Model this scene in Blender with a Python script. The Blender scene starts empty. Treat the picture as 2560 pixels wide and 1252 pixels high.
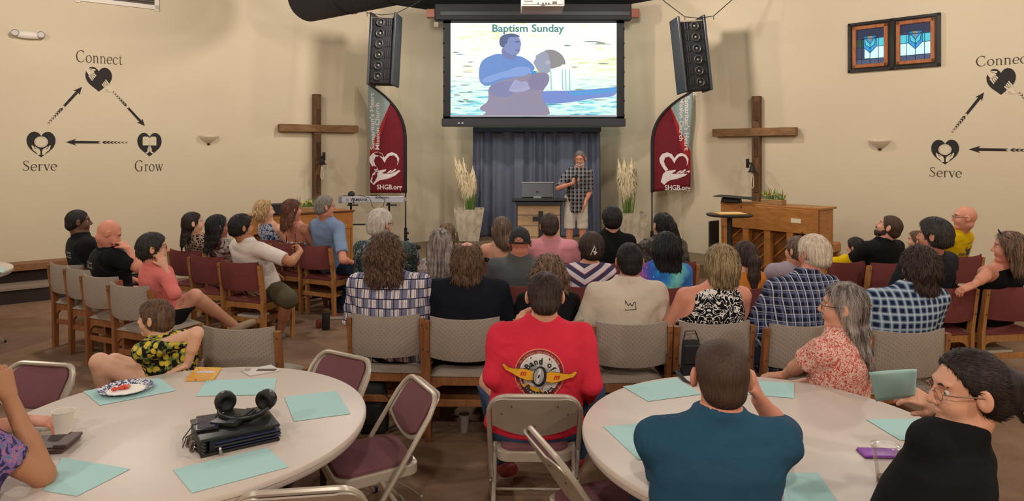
import bpy, bmesh, math, random
import numpy as np
from mathutils import Vector, Matrix
from mathutils.bvhtree import BVHTree
random.seed(7); np.random.seed(7)
SC = bpy.context.scene
COL = SC.collection
PI = math.pi
# ------------------------------------------------------------------ camera, world, lights, exposure
H, YH, F = 1.9, 375.0, 1741.0            # eye height, horizon row, focal length in pixels (2560 x 1252)
cam_data = bpy.data.cameras.new('camera')
cam = bpy.data.objects.new('camera', cam_data); COL.objects.link(cam)
cam.location = (0, 0, H); cam.rotation_euler = (PI/2, 0, 0)
cam_data.sensor_fit = 'HORIZONTAL'; cam_data.sensor_width = 36.0
cam_data.lens = F/2560*36.0; cam_data.shift_y = -(626-YH)/2560
cam_data.clip_start = 0.05
SC.camera = cam
w = bpy.data.worlds.new('world'); SC.world = w; w.use_nodes = True
w.node_tree.nodes['Background'].inputs[0].default_value = (1.0, 0.86, 0.72, 1)
w.node_tree.nodes['Background'].inputs[1].default_value = 0.10
SC.view_settings.view_transform = 'Standard'; SC.view_settings.look = 'None'
SC.view_settings.gamma = 1.0; SC.view_settings.use_curve_mapping = False
SC.view_settings.exposure = 0.0
SC.cycles.use_denoising = True
SC.cycles.max_bounces = 6; SC.cycles.diffuse_bounces = 3; SC.cycles.glossy_bounces = 2
SC.cycles.transmission_bounces = 5; SC.cycles.transparent_max_bounces = 6
SC.cycles.caustics_reflective = False; SC.cycles.caustics_refractive = False
SC.cycles.sample_clamp_indirect = 4.0

def area(name, loc, size, power, color, aim=None, spread=PI, size_y=None):
    d = bpy.data.lights.new(name, 'AREA'); d.energy = power; d.color = color
    d.shape = 'DISK' if size_y is None else 'RECTANGLE'; d.size = size
    if size_y is not None: d.size_y = size_y
    d.spread = spread
    o = bpy.data.objects.new(name, d); COL.objects.link(o); o.location = loc
    if aim is not None:
        o.rotation_euler = (Vector(aim)-Vector(loc)).to_track_quat('-Z', 'Y').to_euler()
    return o
WARM = (1.0, 0.90, 0.81)
LAMPS = [(-5.9, 4.6, 4.28), (5.4, 4.6, 4.28), (-3.3, 2.2, 4.28), (3.2, 2.2, 4.28), (-4.3, 7.4, 4.28), (4.0, 7.2, 4.28), (0.1, 6.2, 4.28),
         (-1.35, 9.9, 4.28), (1.75, 9.8, 4.28), (0.0, -1.2, 4.28), (-3.8, -1.2, 4.28), (3.8, -1.2, 4.28)]  # all unseen; the stage pair and outer two behind the camera are added fill
LPOW = [165, 140, 92, 118, 165, 125, 125, 155, 140, 305, 195, 235]
for (lx, ly, lz), lp in zip(LAMPS, LPOW):
    d = bpy.data.lights.new('unseen_ceiling_bulb', 'POINT'); d.energy = lp; d.color = WARM; d.shadow_soft_size = 0.11
    o = bpy.data.objects.new('unseen_ceiling_bulb', d); COL.objects.link(o); o.location = (lx, ly, lz-0.16)

# ------------------------------------------------------------------ objects
def link(o, parent=None):
    COL.objects.link(o)
    if parent is not None: o.parent = parent
    return o
def tag(o, label=None, cat=None, group=None, kind=None):
    if label: o['label'] = label
    if cat: o['category'] = cat
    if group: o['group'] = group
    if kind: o['kind'] = kind
    return o
def thing(name, label, cat, loc=(0, 0, 0), rz=0.0, group=None):
    o = bpy.data.objects.new(name, None); COL.objects.link(o)
    o.empty_display_size = 0.05
    o.location = loc; o.rotation_euler = (0, 0, rz)
    return tag(o, label, cat, group)
def copy_tree(o, parent=None):
    c = o.copy(); COL.objects.link(c)
    if parent is not None: c.parent = parent
    for ch in KIDS.get(o.name, []): copy_tree(ch, c)
    return c
KIDS = {}
class MB:
    """collects geometry; build() links it as one mesh object"""
    def __init__(s): s.v = []; s.f = []; s.m = []; s.cur = 0
    def add(s, vs, fs, M=None):
        n = len(s.v)
        for p in vs:
            p = Vector(p)
            if M is not None: p = M @ p
            s.v.append(p)
        for f in fs: s.f.append([i+n for i in f]); s.m.append(s.cur)
        return s
    def box(s, c, size, M=None, R=None, bev=0.0, taper=1.0, seg=1):
        bm = bmesh.new(); bmesh.ops.create_cube(bm, size=1.0)
        for v in bm.verts:
            k = taper if v.co.z > 0 else 1.0
            v.co = Vector((v.co.x*size[0]*k, v.co.y*size[1]*k, v.co.z*size[2]))
        if bev > 0: bmesh.ops.bevel(bm, geom=bm.edges[:], offset=bev, segments=seg, affect='EDGES', profile=0.6)
        T = Matrix.Translation(Vector(c))
        if R is not None: T = T @ (R.to_4x4() if hasattr(R, 'to_4x4') else R)
        if M is not None: T = M @ T
        bm.verts.index_update()
        s.add([v.co.copy() for v in bm.verts], [[v.index for v in f.verts] for f in bm.faces], T)
        bm.free(); return s
    def tube(s, pts, r, seg=8, closed=False, cap=True, M=None, flat=1.0):
        pts = [Vector(p) for p in pts]; n = len(pts)
        rs = r if isinstance(r, (list, tuple)) else [r]*n
        vs = []; fs = []; prev = None
        for i, p in enumerate(pts):
            if closed: t = pts[(i+1) % n]-pts[i-1]
            else: t = pts[min(i+1, n-1)]-pts[max(i-1, 0)]
            if t.length < 1e-9: t = Vector((0, 0, 1))
            t.normalize()
            if prev is None:
                a = Vector((0, 0, 1)) if abs(t.z) < 0.9 else Vector((1, 0, 0))
                u = t.cross(a).normalized()
            else:
                u = (prev-t*prev.dot(t))
                u = u.normalized() if u.length > 1e-6 else t.orthogonal().normalized()
            prev = u; b = t.cross(u)
            for k in range(seg):
                an = 2*PI*k/seg
                vs.append(p+u*(math.cos(an)*rs[i])+b*(math.sin(an)*rs[i]*flat))
        m = n if closed else n-1
        for i in range(m):
            j = (i+1) % n
            for k in range(seg):
                k2 = (k+1) % seg
                fs.append([i*seg+k, j*seg+k, j*seg+k2, i*seg+k2])
        if cap and not closed:
            fs.append([k for k in range(seg)]); fs.append([(n-1)*seg+k for k in range(seg)][::-1])
        return s.add(vs, fs, M)
    def lathe(s, prof, seg=32, M=None, cap0=True, cap1=True, sx=1.0, sy=1.0):
        vs = []; fs = []
        for (r, z) in prof:
            for k in range(seg):
                a = 2*PI*k/seg; vs.append((r*math.cos(a)*sx, r*math.sin(a)*sy, z))
        for i in range(len(prof)-1):
            for k in range(seg):
                k2 = (k+1) % seg
                fs.append([i*seg+k, i*seg+k2, (i+1)*seg+k2, (i+1)*seg+k])
        if cap0: fs.append([k for k in range(seg)][::-1])
        if cap1: fs.append([(len(prof)-1)*seg+k for k in range(seg)])
        return s.add(vs, fs, M)
    def prism(s, poly, z0, z1, M=None):
        n = len(poly)
        vs = [(p[0], p[1], z0) for p in poly]+[(p[0], p[1], z1) for p in poly]
        fs = [[i, (i+1) % n, n+(i+1) % n, n+i] for i in range(n)]
        fs.append(list(range(n))[::-1]); fs.append([n+i for i in range(n)])
        return s.add(vs, fs, M)
    def ball(s, c, r, M=None, seg=12, R=None):
        rx, ry, rz = (r, r, r) if not isinstance(r, (tuple, list)) else r
        vs = []; fs = []; rings = max(4, seg//2)
        for i in range(rings+1):
            th = PI*i/rings
            for k in range(seg):
                ph = 2*PI*k/seg
                q = Vector((rx*math.sin(th)*math.cos(ph), ry*math.sin(th)*math.sin(ph), rz*math.cos(th)))
                if R is not None: q = R @ q
                vs.append(q+Vector(c))
        for i in range(rings):
            for k in range(seg):
                k2 = (k+1) % seg
                fs.append([i*seg+k, (i+1)*seg+k, (i+1)*seg+k2, i*seg+k2])
        return s.add(vs, fs, M)
    def build(s, name, mats, parent=None, smooth=False, angle=None, fix=True):
        me = bpy.data.meshes.new(name)
        me.from_pydata([tuple(v) for v in s.v], [], s.f)
        if not isinstance(mats, (list, tuple)): mats = [mats]
        for m in mats: me.materials.append(m)
        if len(mats) > 1: me.polygons.foreach_set('material_index', s.m)
        if fix:
            bm = bmesh.new(); bm.from_mesh(me); bmesh.ops.recalc_face_normals(bm, faces=bm.faces[:]); bm.to_mesh(me); bm.free()
        if smooth:
            me.polygons.foreach_set('use_smooth', [True]*len(me.polygons))
            if angle is not None: me.set_sharp_from_angle(angle=math.radians(angle))
        me.update()
        o = bpy.data.objects.new(name, me); COL.objects.link(o)
        if parent is not None:
            o.parent = parent; KIDS.setdefault(parent.name, []).append(o)
        return o
def P(px, py, Y):
    return Vector(((px-1280)/F*Y, Y, H-(py-YH)/F*Y))
def PZ(px, py, z):
    Y = F*(H-z)/(py-YH)
    return Vector(((px-1280)/F*Y, Y, z))
def Rz(a): return Matrix.Rotation(a, 3, 'Z')
def arc_pts(c, r, a0, a1, n, ax=0, az=2):
    out = []
    for i in range(n+1):
        a = a0+(a1-a0)*i/n; p = list(c); p[ax] += r*math.cos(a); p[az] += r*math.sin(a); out.append(p)
    return out

# ------------------------------------------------------------------ materials
def srgb(c):
    if isinstance(c, str):
        c = c.lstrip('#'); c = tuple(int(c[i:i+2], 16) for i in (0, 2, 4))
    c = [x/255 for x in c]
    return tuple((x/12.92 if x <= 0.04045 else ((x+0.055)/1.055)**2.4) for x in c)+(1.0,)
MAT = {}
class NB:
    """tiny node builder"""
    def __init__(s, name, rough=0.8, metal=0.0, spec=0.5):
        m = bpy.data.materials.new(name); m.use_nodes = True; s.m = m; s.t = m.node_tree
        s.b = s.t.nodes['Principled BSDF']; s.b.inputs['Roughness'].default_value = rough
        s.b.inputs['Metallic'].default_value = metal; s.b.inputs['Specular IOR Level'].default_value = spec
        s._c = None
    def new(s, t): return s.t.nodes.new(t)
    def put(s, sock, v):
        if hasattr(v, 'is_linked') or hasattr(v, 'links'): s.t.links.new(v, sock)
        else: sock.default_value = v
    def co(s, scale=None, rot=None, loc=None):
        if s._c is None: s._c = s.new('ShaderNodeTexCoord').outputs['Object']
        if scale is None and rot is None and loc is None: return s._c
        mp = s.new('ShaderNodeMapping'); s.t.links.new(s._c, mp.inputs['Vector'])
        if scale is not None: mp.inputs['Scale'].default_value = scale
        if rot is not None: mp.inputs['Rotation'].default_value = rot
        if loc is not None: mp.inputs['Location'].default_value = loc
        return mp.outputs['Vector']
    def sep(s, v=None):
        n = s.new('ShaderNodeSeparateXYZ'); s.put(n.inputs[0], v if v is not None else s.co()); return n.outputs
    def comb(s, x, y, z):
        n = s.new('ShaderNodeCombineXYZ')
        for i, q in enumerate((x, y, z)): s.put(n.inputs[i], q)
        return n.outputs[0]
    def ma(s, op, a, b=0.0, c=0.0):
        n = s.new('ShaderNodeMath'); n.operation = op
        s.put(n.inputs[0], a); s.put(n.inputs[1], b)
        if op in ('MULTIPLY_ADD', 'SMOOTH_MIN'): s.put(n.inputs[2], c)
        return n.outputs[0]
    def noise(s, scale=5, detail=2, vec=None, rough=0.5, dist=0.0):
        n = s.new('ShaderNodeTexNoise'); s.put(n.inputs['Vector'], vec if vec is not None else s.co())
        n.inputs['Scale'].default_value = scale; n.inputs['Detail'].default_value = detail
        n.inputs['Roughness'].default_value = rough; n.inputs['Distortion'].default_value = dist
        return n.outputs[0]
    def vor(s, scale=20, feat='F1', out='Distance', vec=None, rand=1.0):
        n = s.new('ShaderNodeTexVoronoi'); n.feature = feat; s.put(n.inputs['Vector'], vec if vec is not None else s.co())
        n.inputs['Scale'].default_value = scale; n.inputs['Randomness'].default_value = rand
        return n.outputs[out]
    def ramp(s, fac, stops, interp='LINEAR'):
        n = s.new('ShaderNodeValToRGB'); s.put(n.inputs[0], fac); e = n.color_ramp; e.interpolation = interp
        while len(e.elements) < len(stops): e.elements.new(0.5)
        for el, (p, c) in zip(e.elements, stops):
            el.position = p; el.color = srgb(c) if not isinstance(c, (int, float)) else (c, c, c, 1)
        return n.outputs[0]
    def mix(s, fac, a, b, mode='MIX'):
        n = s.new('ShaderNodeMix'); n.data_type = 'RGBA'; n.blend_type = mode
        s.put(n.inputs[0], fac)
        s.put(n.inputs[6], srgb(a) if isinstance(a, (str, tuple)) and not hasattr(a, 'links') else a)
        s.put(n.inputs[7], srgb(b) if isinstance(b, (str, tuple)) and not hasattr(b, 'links') else b)
        return n.outputs[2]
    def stripe(s, v, period, width, phase=0.0):
        x = s.ma('FRACT', s.ma('ADD', s.ma('DIVIDE', v, period), phase+100.0))
        return s.ma('LESS_THAN', x, width)
    def base(s, c): s.put(s.b.inputs['Base Color'], srgb(c) if isinstance(c, (str, tuple)) else c); return s
    def bump(s, hgt, strength=0.3, dist=0.01):
        n = s.new('ShaderNodeBump'); s.put(n.inputs['Height'], hgt)
        n.inputs['Strength'].default_value = strength; n.inputs['Distance'].default_value = dist
        s.t.links.new(n.outputs[0], s.b.inputs['Normal']); return s
def mat(name, col, rough=0.7, metal=0.0, spec=0.5, bump=None, var=0.0):
    if name in MAT: return MAT[name]
    n = NB(name, rough, metal, spec)
    if var > 0:
        d = tuple(max(0, int(x*(1-var))) for x in (int(col[i:i+2], 16) for i in (1, 3, 5)))
        n.base(n.mix(n.noise(6, 3), col, d))
    else: n.base(col)
    if bump: n.bump(n.noise(bump[0], 3), bump[1], bump[2])
    MAT[name] = n.m; return n.m
def emis(name, col, strength=1.0):
    if name in MAT: return MAT[name]
    n = NB(name, 0.6); n.base('#000000')
    n.b.inputs['Emission Color'].default_value = srgb(col); n.b.inputs['Emission Strength'].default_value = strength
    MAT[name] = n.m; return n.m
def skin(name, c1, c2):
    n = NB('skin_'+name, 0.55, 0, 0.35); n.base(n.mix(n.noise(14, 3), c1, c2)); n.bump(n.noise(160, 2), 0.12, 0.002)
    MAT['skin_'+name] = n.m; return n.m
skin('light', '#d9a589', '#c98d72'); skin('pink', '#d9997f', '#c57f68'); skin('tan', '#b98463', '#a4704f')
skin('brown', '#6e4a35', '#5a3a28'); skin('olive', '#a4755a', '#8e6148'); skin('red', '#cf8c76', '#b86f5c')
skin('pale', '#e0b296', '#cf9b80')
def hairm(name, c1, c2, scale=1.0, rough=0.62):
    k = 'hair_'+name
    if k in MAT: return MAT[k]
    n = NB(k, rough, 0, 0.35)
    v = n.co(scale=(70*scale, 70*scale, 7*scale)); a = n.noise(1.0, 3, v, dist=0.4)
    n.base(n.ramp(a, [(0.35, c2), (0.62, c1)])); n.bump(a, 0.55, 0.006)
    MAT[k] = n.m; return n.m
def cloth(name, c, var=0.12, rough=0.9):
    k = 'cloth_'+name
    if k in MAT: return MAT[k]
    n = NB(k, rough, 0, 0.2)
    d = tuple(max(0, int(x*(1-var))) for x in (int(c[i:i+2], 16) for i in (1, 3, 5)))
    n.base(n.mix(n.noise(9, 4), c, d)); n.bump(n.noise(7, 3, dist=1.2), 0.35, 0.03)
    MAT[k] = n.m; return n.m
def pattern(name, fn, rough=0.9, bump=True):
    n = NB('cloth_'+name, rough, 0, 0.2); n.base(fn(n))
    if bump: n.bump(n.noise(7, 3, dist=1.2), 0.35, 0.03)
    MAT['cloth_'+name] = n.m; return n.m
def plaid(base, lines):
    def fn(n):
        o = n.sep(); c = base
        for ax, per, wd, ph, col, amt in lines:
            m = n.ma('MULTIPLY', n.stripe(o[ax], per, wd, ph), amt); c = n.mix(m, c, col)
        return c
    return fn
# ------------------------------------------------------------------ implicit surfaces -> one continuous mesh
def axis_coords(lo, hi, fa, fb, hf, hc):
    fa = max(lo, min(fa, hi)); fb = max(fa, min(fb, hi)); out = [lo]
    x = lo
    while x < hi:
        x += hf if (fa-hc*0.5 <= x <= fb) else hc
        out.append(x)
    return np.array(out, dtype=np.float32)
class SDF:
    def __init__(s): s.p = []; s.cuts = []
    def cone(s, a, b, ra, rb, k=0.02, sub=False):
        s.p.append(('cone', np.array(a, dtype=np.float32), np.array(b, dtype=np.float32), ra, rb, k, sub)); return s
    def ell(s, c, r, R=None, k=0.02, sub=False):
        if not isinstance(r, (tuple, list)): r = (r, r, r)
        s.p.append(('ell', np.array(c, dtype=np.float32), np.array(r, dtype=np.float32), None if R is None else np.array(R, dtype=np.float32), k, sub)); return s
    def loft(s, zs, a, b, cx, cy, k=0.03, n=2.3, sub=False):
        s.p.append(('loft', np.array(zs), np.array(a), np.array(b), np.array(cx), np.array(cy), n, k, sub)); return s
    def cut(s, pt, nrm):       # removes the side the normal points to
        s.cuts.append((np.array(pt, dtype=np.float32), np.array(nrm, dtype=np.float32)/np.linalg.norm(nrm))); return s
    def bounds(s):
        lo = np.full(3, 1e9); hi = np.full(3, -1e9)
        for p in s.p:
            if p[-1]: continue
            l, h = s._bb(p); lo = np.minimum(lo, l); hi = np.maximum(hi, h)
        return lo, hi
    def _bb(s, p):
        if p[0] == 'cone':
            r = max(p[3], p[4]); return np.minimum(p[1], p[2])-r, np.maximum(p[1], p[2])+r
        if p[0] == 'ell':
            if p[3] is None: e = p[2]
            else: e = np.sqrt(((p[3]*p[2][None, :])**2).sum(1))
            return p[1]-e, p[1]+e
        zs, a, b, cx, cy = p[1:6]
        return (np.array([(cx-a).min(), (cy-b).min(), zs.min()]), np.array([(cx+a).max(), (cy+b).max(), zs.max()]))
    def mesh(s, hf=0.012, hc=None, fine=None, disp=None):
        hc = hc or hf
        lo, hi = s.bounds(); lo = lo-0.03-hc; hi = hi+0.03+hc
        for pt, n in s.cuts:      # axis-aligned cuts shrink the grid
            for ax in range(3):
                if n[ax] > 0.999: hi[ax] = min(hi[ax], pt[ax]+2*hc)
                if n[ax] < -0.999: lo[ax] = max(lo[ax], pt[ax]-2*hc)
        if fine is None: fine = (lo, hi) if hf == hc else (lo, lo)
        X, Yc, Z = [axis_coords(lo[i], hi[i], fine[0][i], fine[1][i], hf, hc) for i in range(3)]
        f = np.full((len(X), len(Yc), len(Z)), 0.2, dtype=np.float32)
        for p in s.p:
            k = p[-2] ; l, h = s._bb(p); mg = k+2.2*hc+0.012
            i0, i1 = np.searchsorted(X, l[0]-mg), np.searchsorted(X, h[0]+mg)
            j0, j1 = np.searchsorted(Yc, l[1]-mg), np.searchsorted(Yc, h[1]+mg)
            k0, k1 = np.searchsorted(Z, l[2]-mg), np.searchsorted(Z, h[2]+mg)
            if i1 <= i0 or j1 <= j0 or k1 <= k0: continue
            x = X[i0:i1, None, None]; y = Yc[None, j0:j1, None]; z = Z[None, None, k0:k1]
            if p[0] == 'cone':
                a, b, ra, rb = p[1:5]; ba = b-a; L = float((ba*ba).sum())+1e-12
                t = np.clip(((x-a[0])*ba[0]+(y-a[1])*ba[1]+(z-a[2])*ba[2])/L, 0, 1)
                d = np.sqrt((x-a[0]-t*ba[0])**2+(y-a[1]-t*ba[1])**2+(z-a[2]-t*ba[2])**2)-(ra+(rb-ra)*t)
            elif p[0] == 'ell':
                c, r, R = p[1:4]; dx, dy, dz = x-c[0], y-c[1], z-c[2]
                if R is not None:
                    qx = dx*R[0, 0]+dy*R[1, 0]+dz*R[2, 0]; qy = dx*R[0, 1]+dy*R[1, 1]+dz*R[2, 1]; qz = dx*R[0, 2]+dy*R[1, 2]+dz*R[2, 2]
                else: qx, qy, qz = dx, dy, dz
                k0_ = np.sqrt((qx/r[0])**2+(qy/r[1])**2+(qz/r[2])**2); k1_ = np.sqrt((qx/r[0]**2)**2+(qy/r[1]**2)**2+(qz/r[2]**2)**2)+1e-6
                d = k0_*(k0_-1)/k1_
            else:
                zs, a, b, cx, cy, n = p[1:7]
                zz = Z[k0:k1]; A = np.interp(zz, zs, a)[None, None]; B = np.interp(zz, zs, b)[None, None]
                CX = np.interp(zz, zs, cx)[None, None]; CY = np.interp(zz, zs, cy)[None, None]
                q = (np.abs((x-CX)/A)**n+np.abs((y-CY)/B)**n)**(1/n)
                d = (q-1)*np.minimum(A, B)
                d = np.maximum(d, np.maximum(zs[0]-z, z-zs[-1]))
            g = f[i0:i1, j0:j1, k0:k1]; d = d.astype(np.float32)
            if p[-1]:
                if k > 1e-5:
                    hh = np.clip(0.5-0.5*(g+d)/k, 0, 1); g[:] = g*(1-hh)-d*hh+k*hh*(1-hh)
                else: np.maximum(g, -d, out=g)
            elif k > 1e-5:
                hh = np.clip(0.5+0.5*(g-d)/k, 0, 1); g[:] = g*(1-hh)+d*hh-k*hh*(1-hh)
            else: np.minimum(g, d, out=g)
        for pt, n in s.cuts:
            d = (X[:, None, None]-pt[0])*n[0]+(Yc[None, :, None]-pt[1])*n[1]+(Z[None, None, :]-pt[2])*n[2]
            np.maximum(f, d.astype(np.float32), out=f)
        f[0] = f[-1] = 0.1; f[:, 0] = f[:, -1] = 0.1; f[:, :, 0] = f[:, :, -1] = 0.1
        return surfnet(f, X, Yc, Z, disp)
CORN = [(0, 0, 0), (1, 0, 0), (0, 1, 0), (1, 1, 0), (0, 0, 1), (1, 0, 1), (0, 1, 1), (1, 1, 1)]
EDG = [(0, 1), (2, 3), (4, 5), (6, 7), (0, 2), (1, 3), (4, 6), (5, 7), (0, 4), (1, 5), (2, 6), (3, 7)]
def surfnet(f, X, Yc, Z, disp=None):
    s = f < 0; nx, ny, nz = f.shape
    sl = lambda A, c: A[c[0]:nx-1+c[0], c[1]:ny-1+c[1], c[2]:nz-1+c[2]]
    cnt = np.zeros((nx-1, ny-1, nz-1), dtype=np.int8)
    for c in CORN: cnt += sl(s, c)
    act = (cnt > 0) & (cnt < 8); idx = np.argwhere(act); n = len(idx)
    if n == 0: return np.zeros((0, 3)), np.zeros((0, 4), dtype=int)
    lut = np.full(act.shape, -1, dtype=np.int32); lut[act] = np.arange(n)
    cv = [sl(f, c)[act] for c in CORN]
    acc = np.zeros((n, 3), dtype=np.float32); num = np.zeros(n, dtype=np.float32)
    for a, b in EDG:
        va, vb = cv[a], cv[b]; m = (va < 0) != (vb < 0)
        t = np.where(m, va/np.where(m, va-vb, 1), 0); ca = np.array(CORN[a], dtype=np.float32); cb = np.array(CORN[b], dtype=np.float32)
        acc += m[:, None]*(ca+t[:, None]*(cb-ca)); num += m
    fr = acc/num[:, None]; out = np.empty((n, 3), dtype=np.float32)
    for ax, C in enumerate((X, Yc, Z)):
        i = idx[:, ax]; out[:, ax] = C[i]+(C[i+1]-C[i])*fr[:, ax]
    if disp is not None:
        g = np.stack([(cv[1]+cv[3]+cv[5]+cv[7])-(cv[0]+cv[2]+cv[4]+cv[6]), (cv[2]+cv[3]+cv[6]+cv[7])-(cv[0]+cv[1]+cv[4]+cv[5]),
                      (cv[4]+cv[5]+cv[6]+cv[7])-(cv[0]+cv[1]+cv[2]+cv[3])], 1)
        g /= (np.linalg.norm(g, axis=1, keepdims=True)+1e-9)
        out = out+g*disp(out)[:, None]
    quads = []
    for ax in range(3):
        o = [slice(1, -1)]*3; o2 = [slice(1, -1)]*3
        o[ax] = slice(0, -1); o2[ax] = slice(1, None)
        A = s[tuple(o)]; B = s[tuple(o2)]; e = np.argwhere(A != B)
        if len(e) == 0: continue
        inside = A[tuple(e.T)]
        b, c = [(1, 2), (2, 0), (0, 1)][ax]
        base = e.copy(); base[:, b] += 1; base[:, c] += 1
        def cell(db, dc):
            q = base.copy(); q[:, b] -= db; q[:, c] -= dc; return lut[tuple(q.T)]
        q = np.stack([cell(1, 1), cell(0, 1), cell(0, 0), cell(1, 0)], 1)
        q[~inside] = q[~inside][:, ::-1]; quads.append(q)
    q = np.concatenate(quads)
    return out, q[(q >= 0).all(1)]
def mesh_np(name, v, q, m, parent=None, smooth=True):
    me = bpy.data.meshes.new(name); nv, nq = len(v), len(q)
    me.vertices.add(nv); me.vertices.foreach_set('co', np.asarray(v, dtype=np.float32).ravel())
    me.loops.add(nq*4); me.loops.foreach_set('vertex_index', q.ravel().astype(np.int32))
    me.polygons.add(nq); me.polygons.foreach_set('loop_start', np.arange(0, nq*4, 4, dtype=np.int32))
    me.polygons.foreach_set('loop_total', np.full(nq, 4, dtype=np.int32))
    me.polygons.foreach_set('use_smooth', np.full(nq, smooth, dtype=bool))
    me.update(calc_edges=True); me.validate()
    me.materials.append(m)
    o = bpy.data.objects.new(name, me); COL.objects.link(o)
    if parent is not None:
        o.parent = parent; KIDS.setdefault(parent.name, []).append(o)
    return o
def folds(seed, amp=0.004, fz=38.0):
    r = np.random.RandomState(seed); ph = r.rand(8)*6.28
    def fn(p):
        x, y, z = p[:, 0], p[:, 1], p[:, 2]
        w = 0.9*np.sin(9*x+ph[0])+0.8*np.sin(13*z+7*x+ph[1])+0.6*np.sin(17*y+ph[2])
        a = np.sin(fz*z-14*np.abs(x)+2.2*w+ph[3]); b = np.sin(26*x+19*z+2.5*w+ph[4])
        m = 0.5+0.5*np.sin(6*x+8*z+ph[5])
        return amp*(np.sign(a)*np.abs(a)**1.6*m+0.6*np.abs(b)*b*(1-m))
    return fn
# ------------------------------------------------------------------ people
def hand(S, wrist, fwd, nrm, side, curl=0.6, sc=1.0, spread=1.0):
    """palm, four fingers and a thumb; nrm points out of the palm, side = +1 thumb towards lateral +"""
    f = Vector(fwd).normalized(); n = (Vector(nrm)-f*Vector(nrm).dot(f)).normalized(); l = f.cross(n)*side
    w = Vector(wrist)
    for i, (off, ln, r) in enumerate([(0.030, 0.068, 0.0088), (0.010, 0.078, 0.0090), (-0.010, 0.072, 0.0086), (-0.029, 0.056, 0.0078)]):
        kn = w+(f*0.088+l*off*spread)*sc
        S.cone(w+l*off*0.6*sc+f*0.01*sc, kn, 0.0155*sc, 0.0115*sc, 0.012)
        d = f.copy(); p = kn; c = curl*(1+0.12*i)
        for j, seg in enumerate((0.45, 0.32, 0.23)):
            ang = c*(0.55 if j == 0 else 0.8)
            d = (d*math.cos(ang)+n*math.sin(ang)).normalized(); n2 = n
            q = p+d*ln*seg*sc*1.15; S.cone(p, q, r*sc, r*0.92*sc, 0.004); p = q
            n = (n2-d*n2.dot(d)).normalized()
        n = (Vector(nrm)-f*Vector(nrm).dot(f)).normalized()
    t0 = w+(f*0.022+l*0.024)*sc; t1 = t0+(f*0.034+l*0.026+n*0.012)*sc; t2 = t1+(f*0.030+l*0.006+n*(0.010+0.02*curl))*sc
    S.cone(t0, t1, 0.0135*sc, 0.0115*sc, 0.012); S.cone(t1, t2, 0.0105*sc, 0.009*sc, 0.004)

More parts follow.
